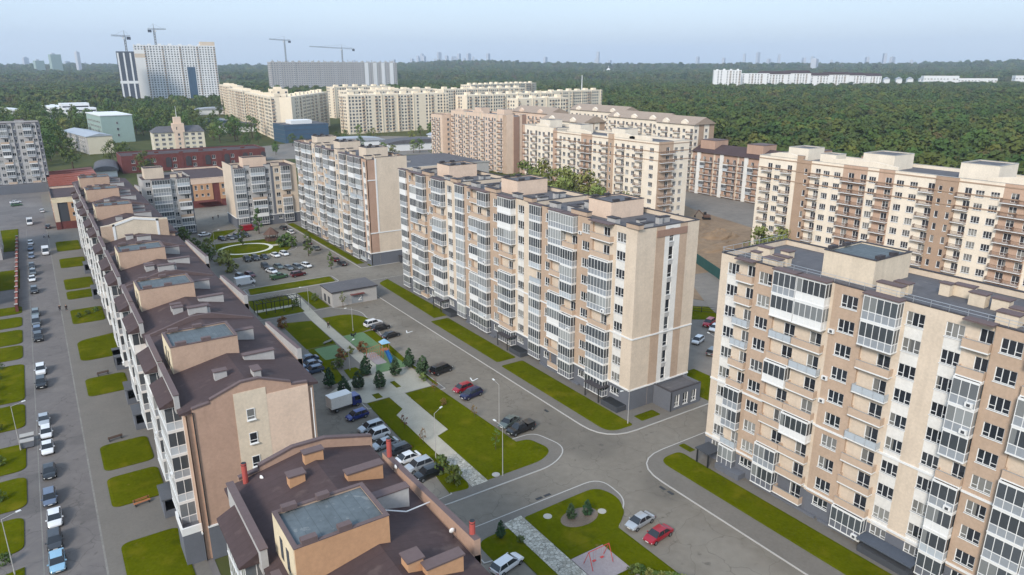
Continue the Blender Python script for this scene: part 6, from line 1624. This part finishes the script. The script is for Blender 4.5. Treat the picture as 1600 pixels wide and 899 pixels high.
for (x, y, h_, k, c_, wh) in ((40.4, 110.6, 186, 'hatchback', 'blue', 'parked beside the box truck'), (40.8, 105.2, 184, 'wagon', 'silver', 'between the blue hatchback and the white SUV'), (40.4, 102.0, 184, 'SUV', 'white', 'between two silver cars west of the courtyard lawn'),
                             (40.4, 98.5, 184, 'sedan', 'silver', 'next to the white SUV west of the courtyard lawn'), (41.2, 95.5, 184, 'wagon', 'dark grey', 'beside the silver sedan by the red flue'), (41.4, 92.3, 184, 'sedan', 'white', 'half hidden behind the red flue'),
                             (42.0, 89.2, 184, 'SUV', 'silver', 'partly hidden by the roof edge near the lawn tip'), (42.2, 86.4, 184, 'SUV', 'black', 'last of the row, beside the two dark bushes'),
                             (41.4, 140.8, 184, 'sedan', 'steel blue', 'first of three dull blue cars beside the brown roof'), (41.0, 137.6, 184, 'sedan', 'blue grey', 'between two dull blue cars beside the brown roof'), (40.6, 134.4, 184, 'hatchback', 'steel blue', 'last of three dull blue cars beside the brown roof')):
    car(x, y, h_, k, c_, wh, GC)
GE = 'cars parked east of the courtyard lawn'
for (x, y, h_, k, c_, wh) in ((61.8, 153.6, 8, 'SUV', 'white', 'parked next to a black car by the rubber playground'), (62.2, 150.0, 8, 'SUV', 'black', 'parked tight beside the white SUV'), (62.2, 144.2, 10, 'sedan', 'black', 'parked alone by the edge of the green rubber court'),
                             (62.4, 119.8, 12, 'minivan', 'black', 'parked beside the conifers and plaza'), (61.8, 109.9, 186, 'hatchback', 'red', 'parked next to a navy car on the courtyard road'), (61.8, 106.6, 190, 'SUV', 'navy', 'parked next to the red hatchback'),
                             (61.7, 93.4, 200, 'sedan', 'grey green', 'parked next to the black pickup'), (62.0, 90.2, 184, 'pickup', 'black', 'with a covered bed parked at the lawn corner'),
                             (60.9, 59.6, 186, 'sedan', 'silver', 'parked beside the red sedan at the lower lawn'), (60.9, 56.1, 186, 'sedan', 'red', 'parked beside the silver sedan at the lower lawn'), (40.9, 62.4, 12, 'wagon', 'white', 'with roof rails parked close to the brown-roofed building')):
    car(x, y, h_, k, c_, wh, GE)
GN = 'cars in the north court'
for (x, y, h_, k, c_, wh) in ((51.9, 233.4, 270, 'SUV', 'black', 'first in the row facing the oval garden'), (54.5, 233.2, 270, 'SUV', 'dark grey', 'between two black cars facing the oval garden'), (57.4, 233.4, 270, 'sedan', 'black', 'next to a white sedan facing the oval garden'),
                             (61.1, 233.8, 280, 'sedan', 'white', 'between a black car and a white hatchback by the oval garden'), (64.2, 234.0, 280, 'hatchback', 'white', 'at the end of the row by the round bushes'), (54.4, 221.2, 270, 'SUV', 'black', 'in the middle row of the north car park'),
                             (54.6, 214.8, 285, 'sedan', 'white', 'sticking out of the middle row of the north car park'), (57.8, 219.0, 280, 'sedan', 'grey green', 'beside the white sedan in the north car park'), (60.0, 215.6, 280, 'sedan', 'grey', 'in the middle row between two cars of the north car park'),
                             (62.6, 214.4, 280, 'SUV', 'grey', 'next to the white hatchback at the end of the middle row'), (65.6, 215.2, 285, 'hatchback', 'white', 'at the end of the middle row under the young tree'), (45.2, 214.2, 280, 'hatchback', 'grey', 'beside the dark red car near the terrace'),
                             (48.0, 214.2, 285, 'hatchback', 'dark red', 'beside a grey hatchback near the terrace'), (44.6, 206.4, 5, 'van', 'white', 'half hidden behind the brown roof parapet'), (54.6, 207.2, 10, 'pickup', 'green', 'parked along the grass strip next to a dark red car'),
                             (60.2, 206.6, 10, 'SUV', 'dark red', 'parked along the grass strip next to the green pickup'), (75.6, 244.8, 95, 'sedan', 'black', 'parked along the kerb of the tan-ended block'), (75.6, 235.6, 95, 'sedan', 'grey green', 'parked along the kerb of the tan-ended block'),
                             (47.9, 279.4, 20, 'sedan', 'white', 'parked by the round dark tree'), (51.8, 268.6, 280, 'sedan', 'black', 'first in the row north of the oval garden'), (54.8, 268.4, 280, 'sedan', 'grey', 'second in the row north of the oval garden'),
                             (57.4, 269.2, 280, 'SUV', 'blue grey', 'third in the row north of the oval garden'), (60.2, 269.8, 280, 'SUV', 'dark grey', 'fourth in the row north of the oval garden'), (63.8, 279.4, 5, 'van', 'red', 'parked against the grey seven-storey block'),
                             (75.8, 274.0, 95, 'SUV', 'dark grey', 'by the inner corner of the two grey blocks'), (76.0, 265.6, 95, 'hatchback', 'white', 'behind the dark SUV by the inner corner'), (75.6, 217.4, 95, 'hatchback', 'dark red', 'at the kerb by the tan end wall'),
                             (75.8, 211.4, 95, 'sedan', 'black', 'behind the dark red hatchback by the tan end wall'), (70.8, 186.6, 10, 'sedan', 'black', 'behind the transformer kiosk')):
    car(x, y, h_, k, c_, wh, GN)
GX = 'cars behind the long block'
car(119.2, 102.0, 200, 'hatchback', 'white', 'parked in the yard behind the long block', GX); car(130.2, 108.4, 200, 'SUV', 'red', 'parked behind the white hatchback in the back yard', GX)
car(128.9, 105.4, 200, 'sedan', 'white', 'next to the red SUV in the back yard', GX); car(117.0, 95.6, 20, 'wagon', 'grey', 'beside the corner of the right-hand block', GX)

# box truck
T = thing('box_truck', (39.8, 115.6, 0), R(6), 'small truck with a white box body and blue cab in the courtyard', 'truck')
b = MB(); b.box(-2.9, 1.2, -1.1, 1.1, .95, 3.1, 0); b.build('cargo_box', 'white_wall', T)
b = MB(); b.box(-2.95, 1.25, -1.14, 1.14, 3.1, 3.14); b.build('box_roof', 'white_trim', T)
b = MB(); b.box(-2.7, 2.9, -.45, .45, .5, .9); b.build('chassis', 'dark_metal', T)
b = MB(); b.side([(1.35, .5), (3.2, .5), (3.2, 1.3), (2.85, 2.25), (1.35, 2.3)], -1.0, 1.0); b.build('cab', 'paint blue', T)
b = MB(); b.face([(3.19, -.9, 1.36), (3.19, .9, 1.36), (2.89, .86, 2.18), (2.89, -.86, 2.18)]); b.face([(1.9, -1.01, 1.35), (3.0, -1.01, 1.35), (2.72, -1.01, 2.1), (1.9, -1.01, 2.1)]); b.face([(3.0, 1.01, 1.35), (1.9, 1.01, 1.35), (1.9, 1.01, 2.1), (2.72, 1.01, 2.1)]); b.build('cab_glass', 'car_glass', T)
for (x, y) in ((2.3, -.9), (2.3, .9), (-1.8, -.9), (-1.8, .9)): link('wheel', CACHE[('wheel', .37)], T, (x, y, .4))
for s in (-1, 1): link('headlight', CACHE['headlight'], T, (3.18, s * .7, .85))

# ------------------------------------------------------------------ kiosk, pergola, playground, street furniture
KS = thing('transformer_kiosk', (58.5, 172.3, 0), 0, 'low beige transformer kiosk with a grey roof and the number 2', 'kiosk')
b = MB(); b.box(0, 12.4, 0, 8.2, 0, 3.9); b.build('wall', 'light_grey_wall', KS)
b = MB(); b.box(-.3, 12.7, -.3, 8.5, 3.9, 4.2, 1, 0); b.build('roof', ['roof_grey', 'cap_dark'], KS)
b = MB(); b.box(5.2, 8.4, -.06, 0, .2, 2.4); b.build('door', 'balc_glass', KS)
b = MB(); b.side([(4.9, 2.6), (8.7, 2.6), (8.7, 2.75), (4.9, 2.75)], -.9, 0); b.build('door_canopy', 'brick_red', KS)
b = MB()
for seg in (((7.0, 2.0), (7.9, 2.0)), ((7.9, 2.0), (7.9, 1.5)), ((7.9, 1.5), (7.1, .8)), ((7.1, .8), (8.0, .8))): b.tube((seg[0][0], -.09, seg[0][1]), (seg[1][0], -.09, seg[1][1]), .09, seg=4)
b.build('number', 'white_trim', KS)
for y in (2, 5): b = MB(); b.box(-.05, 0, y, y + 1.4, .3, 2.3); b.build('vent_grille', 'grey_dark', KS)
PG = thing('pergola', (40.2, 176.0, 0.15), 0, 'black steel pergola with a tangle of climbing stems on the northern lawn', 'pergola')
for i in range(6):
    for y in (0, 3.2): b = MB(); b.box(i * 2.2 - .07, i * 2.2 + .07, y - .07, y + .07, 0, 3.0); b.build('post', 'dark_metal', PG)
b = MB(); b.box(-.3, 11.3, -.06, .06, 3.0, 3.15); b.box(-.3, 11.3, 3.14, 3.26, 3.0, 3.15); b.build('beam', 'dark_metal', PG)
for i in range(13): b = MB(); b.box(i * .9 - .04, i * .9 + .04, -.3, 3.5, 3.152, 3.24); b.build('rafter', 'dark_metal', PG)
b = MB(); rr_ = random.Random(3)
for i in range(120):
    p = Vector((rr_.uniform(2, 7.5), rr_.uniform(0, 3.2), 3.3 + rr_.uniform(0, .5))); q = p + Vector((rr_.uniform(-.9, .9), rr_.uniform(-.7, .7), rr_.uniform(-.2, .3))); b.tube(p, q, .025, seg=3, cap=False)
tag(b.build('climbing_stems', 'bark', PG), kind='stuff')
sheet('footpath', rect(40.4, 51.4, 178.4, 180.2), 0.0, 0.20, 'path_light')
SD = thing('play_structure', (56.2, 134.0, .16), 0, 'climbing frame with a blue slide and rope net on the playground', 'playground frame')
for (x, y) in ((-1, -1), (1, -1), (1, 1), (-1, 1)): b = MB(); b.tube((x * .7, y * .7, 0), (x * .7, y * .7, 3.4), .07); b.build('post', 'wood', SD)
b = MB(); b.box(-.8, .8, -.8, .8, 1.5, 1.6); b.build('platform', 'wood', SD)
b = MB(); b.v += [(-1, -1, 3.2), (1, -1, 3.2), (1, 1, 3.2), (-1, 1, 3.2), (0, 0, 4.1)]; b.f += [(0, 1, 4), (1, 2, 4), (2, 3, 4), (3, 0, 4)]; b.m += [0] * 4; b.build('roof', 'paint light blue', SD)
b = MB()
for (x0_, x1_) in ((-.45, .45),):
    b.face([(x0_, -.8, 1.6), (x1_, -.8, 1.6), (x1_ - .6, -5.0, .3), (x0_ - .6, -5.0, .3)][::-1]); b.face([(x0_, -.8, 1.6), (x0_ - .6, -5, .3), (x0_ - .6, -5, .65), (x0_, -.8, 2.0)]); b.face([(x1_, -.8, 1.6), (x1_, -.8, 2.0), (x1_ - .6, -5, .65), (x1_ - .6, -5, .3)])
b.build('slide', 'blue_paint', SD)
b = MB(); b.tube((1.2, .6, 0), (.7, .6, 1.6), .05); b.tube((1.6, -.2, 0), (.7, -.2, 1.6), .05); b.build('ladder', 'yellow_paint', SD)
b = MB(); b.tube((-4.2, .4, 0), (-4.0, .4, 2.4), .08, m=0); b.tube((-4, .4, 2.4), (-.7, .4, 2.8), .06)
for i in range(6): b.tube((-3.6 + i * .5, .4, 2.4), (-3.4 + i * .5, -.8, .2), .03, seg=4); b.tube((-3.6 + i * .5, .4, 2.4), (-3.8 + i * .55, 1.4, .2), .03, seg=4)
for z in (.7, 1.3, 1.8): b.tube((-3.6, -.8 + z * .45, z), (-.9, -.8 + z * .45, z), .03, seg=4)
b.build('rope_net', 'wood', SD)
SP = thing('spring_rocker', (54.8, 148.6, .17), R(20), 'small black spring rocker on the green rubber court', 'rocker')
b = MB(); b.tube((0, 0, 0), (0, 0, .45), .12); b.build('spring', 'dark_metal', SP); b = MB(); b.side([(-.7, .45), (.6, .45), (.75, 1.0), (.5, .7), (-.4, .7), (-.6, 1.2), (-.75, 1.2)], -.12, .12); b.build('seat', 'dark_metal', SP)
SW = thing('swing_set', (50.9, 56.6, .14), R(0), 'red metal swing set on the pinkish play surface', 'swing')
for x in (-1.6, 1.7):
    for y in (-.9, .9): b = MB(); b.tube((x, y, 0), (x, 0, 2.2), .05); b.build('leg', 'red_paint', SW)
b = MB(); b.tube((-1.6, 0, 2.2), (1.7, 0, 2.2), .05); b.build('crossbar', 'red_paint', SW)
for x in (-.6, .7):
    b = MB(); b.tube((x - .2, 0, 2.2), (x - .2, .1, .5), .012, seg=4); b.tube((x + .2, 0, 2.2), (x + .2, .1, .5), .012, seg=4); b.box(x - .25, x + .25, -.05, .25, .45, .5); b.build('swing_seat', 'red_paint', SW)
def bench(x, y, rz, m, lab):
    o = thing('park_bench', (x, y, .05), R(rz), lab, 'bench')
    for i in range(3): b = MB(); b.box(-1.1, 1.1, -.25 + i * .17, -.12 + i * .17, .42, .47); b.build('seat_slat', m, o)
    for i in range(2): b = MB(); b.box(-1.1, 1.1, .3, .34, .6 + i * .18, .72 + i * .18); b.build('back_slat', m, o)
    for s in (-1, 1): b = MB(); b.box(s * .9 - .04, s * .9 + .04, -.24, .34, 0, .42); b.box(s * .9 - .04, s * .9 + .04, .26, .3, .42, .9); b.build('leg', 'dark_metal', o)
bench(4.6, 102.8, 8, 'wood', 'orange wooden bench at the edge of the terrace lawn')
bench(3.4, 125.9, 188, 'wood_dark', 'dark bench on the pavement beside the terrace entrance')
bench(4.2, 157.2, 188, 'wood_dark', 'dark bench by the porch of the terrace farther north')
bench(48.4, 148.3, 200, 'concrete', 'pale bench beside the courtyard footpath')
bench(50.0, 122.4, 100, 'concrete', 'pale bench among the plaza conifers')
for i, (x, y) in enumerate(((-8.9, 133.4), (-8.9, 131.2))):
    o = thing('waste_bin', (x, y, .02), 0, 'grey wheeled waste container at the edge of the west street', 'waste bin', 'waste containers on the west street')
    b = MB(); b.side([(-.85, .2), (.85, .2), (.95, 1.2), (-.95, 1.2)], -.6, .6); b.build('body', 'grey_base', o); b = MB(); b.box(-1.0, 1.0, -.66, .66, 1.2, 1.3); b.build('lid', 'concrete', o)
    for sx in (-.7, .7): b = MB(); b.tube((sx, -.5, .1), (sx, -.4, .1), .1, seg=8); b.build('wheel', 'tyre', o)
b = MB(); o = thing('pavilion', (66.6, 257.6, .15), 0, 'brown timber pavilion beside the oval garden', 'pavilion')
for i in range(6): a = R(60 * i); b = MB(); b.box(2.2 * math.cos(a) - .1, 2.2 * math.cos(a) + .1, 2.2 * math.sin(a) - .1, 2.2 * math.sin(a) + .1, 0, 2.6); b.build('post', 'wood_dark', o)
b = MB(); pts = [(3.0 * math.cos(R(60 * i)), 3.0 * math.sin(R(60 * i)), 2.5) for i in range(6)]
for i in range(6): b.face([pts[i], pts[(i + 1) % 6], (0, 0, 5.0)])
b.build('roof', 'wood_dark', o)
b = MB(); b.box(-1.9, 1.9, -1.9, 1.9, 0, 1.0); b.build('side_wall', 'wood_dark', o)
def lamp(x, y, h, rz, lab, arm=1.6, grp='lamp posts'):
    o = thing('street_lamp', (x, y, .1), R(rz), lab, 'lamp post', grp)
    b = MB(); b.tube((0, 0, 0), (0, 0, h), .065, .04, 8); b.tube((0, 0, 0), (0, 0, .8), .1, .09, 8); b.build('pole', 'light_grey_wall', o)
    b = MB(); b.tube((0, 0, h - .05), (arm, 0, h + .25), .032, .03, 6); b.build('arm', 'light_grey_wall', o)
    b = MB(); b.side([(arm - .1, h + .2), (arm + .5, h + .26), (arm + .42, h + .36), (arm - .1, h + .32)], -.12, .12); b.build('lamp_head', 'lamp_head', o)
lamp(51.8, 80.2, 8.5, 100, 'tall lamp post on the large lawn near the road crossing'); lamp(45.6, 90.4, 8.0, 25, 'lamp post by the footpath between lawn and parked cars')
lamp(-10.6, 95.0, 8.0, 10, 'lamp post on the western lawn near the light blue sedan'); lamp(-9.9, 130.4, 8.0, 10, 'lamp post beside the grey waste containers')
lamp(79.2, 81.9, 6.5, 180, 'lamp post at the lawn corner in front of the long block'); lamp(56.2, 152.5, 6, 200, 'lamp post on the lawn by the spring rocker'); lamp(52.6, 173.6, 6, 160, 'lamp post on the path by the pergola')
lamp(108.5, 88.5, 8, 90, 'lamp post in the yard behind the grey annex'); lamp(60.4, 94.6, 7.5, 90, 'lamp post at the kerb beside the grey-green sedan'); lamp(46.0, 252.0, 7, 0, 'lamp post beside the white ring of the oval garden'); lamp(47.0, 131.0, 6, 30, 'lamp post west of the playground path')
for i, (x, y) in enumerate(((51.0, 80.9), (58.4, 64.6), (51.3, 67.9))):
    o = thing('manhole_cover', (x, y, .185), 0, 'pale round inspection cover set in the lawn', 'inspection cover', 'inspection covers in the lawns')
    b = MB(); b.prism(ellipse(0, 0, .5, .5, 14), 0, .06); b.build('cover', 'concrete', o); b = MB(); b.prism(ellipse(0, 0, .62, .62, 14), -.05, .03); b.build('ring', 'kerb', o)
# fences behind the long block
FN = thing('hoarding', (160, 130, 0), 0, 'dark green site hoarding round the building site', 'fence')
p0, p1 = Vector((155, 117)), Vector((177, 161))
for i in range(20):
    a = p0.lerp(p1, i / 20) - Vector((160, 130)); c_ = p0.lerp(p1, (i + .96) / 20) - Vector((160, 130)); d = (c_ - a).normalized(); n = Vector((-d.y, d.x)) * .05
    b = MB(); b.prism([(a.x - n.x, a.y - n.y), (c_.x - n.x, c_.y - n.y), (c_.x + n.x, c_.y + n.y), (a.x + n.x, a.y + n.y)], 0, 3.2); b.build('panel', 'green_fence', FN)
F2 = thing('metal_fence', (126, 120, 0), 0, 'low black metal fence between the yard and the back street', 'fence')
p0, p1 = Vector((116, 140)), Vector((146, 104))
for i in range(13):
    a = p0.lerp(p1, i / 12) - Vector((126, 120)); b = MB(); b.box(a.x - .06, a.x + .06, a.y - .06, a.y + .06, 0, 1.6); b.build('post', 'dark_metal', F2)
b = MB(); a = p0 - Vector((126, 120)); c_ = p1 - Vector((126, 120))
for z in (.3, 1.0, 1.5): b.tube((a.x, a.y, z), (c_.x, c_.y, z), .05, seg=4)
b.build('rail', 'dark_metal', F2)
EX = thing('excavator', (228, 196, 0), R(140), 'small dark excavator on the building site', 'excavator')
b = MB(); b.box(-1.6, 1.6, -1.3, -.8, 0, .8); b.build('track', 'tyre', EX); b = MB(); b.box(-1.6, 1.6, .8, 1.3, 0, .8); b.build('track', 'tyre', EX)
b = MB(); b.box(-1.5, 1.2, -1.1, 1.1, .9, 1.9); b.build('body', 'wood_dark', EX); b = MB(); b.side([(.1, 1.9), (1.3, 1.9), (1.1, 3.0), (.1, 3.0)], -.9, .1); b.build('cab', 'car_glass', EX)
b = MB(); b.tube((1.0, .5, 1.6), (3.4, .5, 4.0), .2); b.tube((3.4, .5, 4.0), (4.8, .5, 1.6), .16); b.build('boom', 'wood_dark', EX); b = MB(); b.side([(4.4, .9), (5.1, .9), (5.1, 1.7), (4.6, 1.7)], .1, .9); b.build('bucket', 'dark_metal', EX)

# ------------------------------------------------------------------ people
def skinned(name, joints, edges, m, parent=None):
    me = bpy.data.meshes.new(name); me.from_pydata([j[:3] for j in joints], edges, [])
    me.materials.append(MAT[m])
    o = link(name, me, parent)
    md = o.modifiers.new('skin', 'SKIN'); me.skin_vertices.new() if not me.skin_vertices else None
    for i, j in enumerate(joints):
        v = me.skin_vertices[0].data[i]; v.radius = (j[3], j[4] if len(j) > 4 else j[3]); v.use_root = (i == 0)
    s = o.modifiers.new('sub', 'SUBSURF'); s.levels = 1; s.render_levels = 1
    return o
def person(x, y, rz, lab, top, legs, stride=.16):
    body = [(0, 0, .95, .13, .1), (0, 0, 1.15, .13, .1), (0, 0, 1.4, .17, .1), (0, 0, 1.52, .055), (0, .01, 1.62, .095), (0, .01, 1.74, .08),
            (.2, 0, 1.42, .055), (.27, stride * .5, 1.14, .042), (.27, stride * .9, .9, .034), (-.2, 0, 1.42, .055), (-.27, -stride * .5, 1.14, .042), (-.27, -stride * .9 + .04, .9, .034),
            (.1, 0, .9, .09), (.11, -stride, .5, .065), (.11, -stride * 1.7, .08, .045), (.11, -stride * 1.7 + .16, .04, .035), (-.1, 0, .9, .09), (-.11, stride, .5, .065), (-.11, stride * 1.4, .08, .045), (-.11, stride * 1.4 + .16, .04, .035),
            (.28, stride + .03, .82, .025), (-.28, -stride + .07, .82, .025)]
    ed = [(0, 1), (1, 2), (2, 3), (3, 4), (4, 5), (2, 6), (6, 7), (7, 8), (2, 9), (9, 10), (10, 11), (0, 12), (12, 13), (13, 14), (14, 15), (0, 16), (16, 17), (17, 18), (18, 19), (8, 20), (11, 21)]
    o = skinned('person', body, ed, 'skin'); o.location = (x, y, .12); o.rotation_euler = (0, 0, R(rz)); tag(o, lab, 'person', 'people out walking')
    g1 = lambda j, k: (j[0], j[1], j[2], j[3] + k, (j[4] if len(j) > 4 else j[3]) + k)
    skinned('jacket', [g1(body[i], .025) for i in (0, 1, 2, 6, 7, 8, 9, 10, 11)], [(0, 1), (1, 2), (2, 3), (3, 4), (4, 5), (2, 6), (6, 7), (7, 8)], top, o)
    skinned('trousers', [g1(body[i], .02) for i in (0, 12, 13, 14, 16, 17, 18)], [(0, 1), (1, 2), (2, 3), (0, 4), (4, 5), (5, 6)], legs, o)
    skinned('hair', [(0, -.02, 1.72, .1), (0, -.03, 1.8, .075)], [(0, 1)], 'cloth_dark', o)
person(-1.2, 208.2, 20, 'person in dark clothes pushing along the west pavement edge', 'cloth_dark', 'cloth_dark'); person(.2, 207.6, 200, 'person in a dark coat standing beside the first on the west pavement', 'cloth_dark', 'cloth_dark', .06)
person(52.0, 157.6, 180, 'person in dark clothes walking down the courtyard footpath', 'cloth_dark', 'cloth_dark'); person(56.7, 307.1, 150, 'person in black walking towards the ochre school', 'cloth_dark', 'cloth_dark')
person(59.4, 310, 140, 'person in black farther along the road to the school', 'cloth_dark', 'cloth_dark'); person(-2.2, 307.5, 90, 'person in a white top crossing the west street', 'cloth_light', 'cloth_dark'); person(-.8, 306.4, 90, 'small person in dark clothes crossing the west street', 'cloth_dark', 'cloth_dark')

# ------------------------------------------------------------------ the hazy air
m = bpy.data.materials.new('haze'); m.use_nodes = True; MAT['haze'] = m
t = m.node_tree; t.nodes.clear(); ou = t.nodes.new('ShaderNodeOutputMaterial'); pv = t.nodes.new('ShaderNodeVolumePrincipled')
pv.inputs['Color'].default_value = (.80, .88, 1.0, 1); pv.inputs['Density'].default_value = HAZE_DENSITY; pv.inputs['Anisotropy'].default_value = 0.2
t.links.new(pv.outputs['Volume'], ou.inputs['Volume'])
b = MB(); b.box(-9900, 9900, -9900, 9900, -2, 420)
tag(b.build('haze', 'haze'), 'thin bluish haze over the whole district', 'haze', kind='stuff')
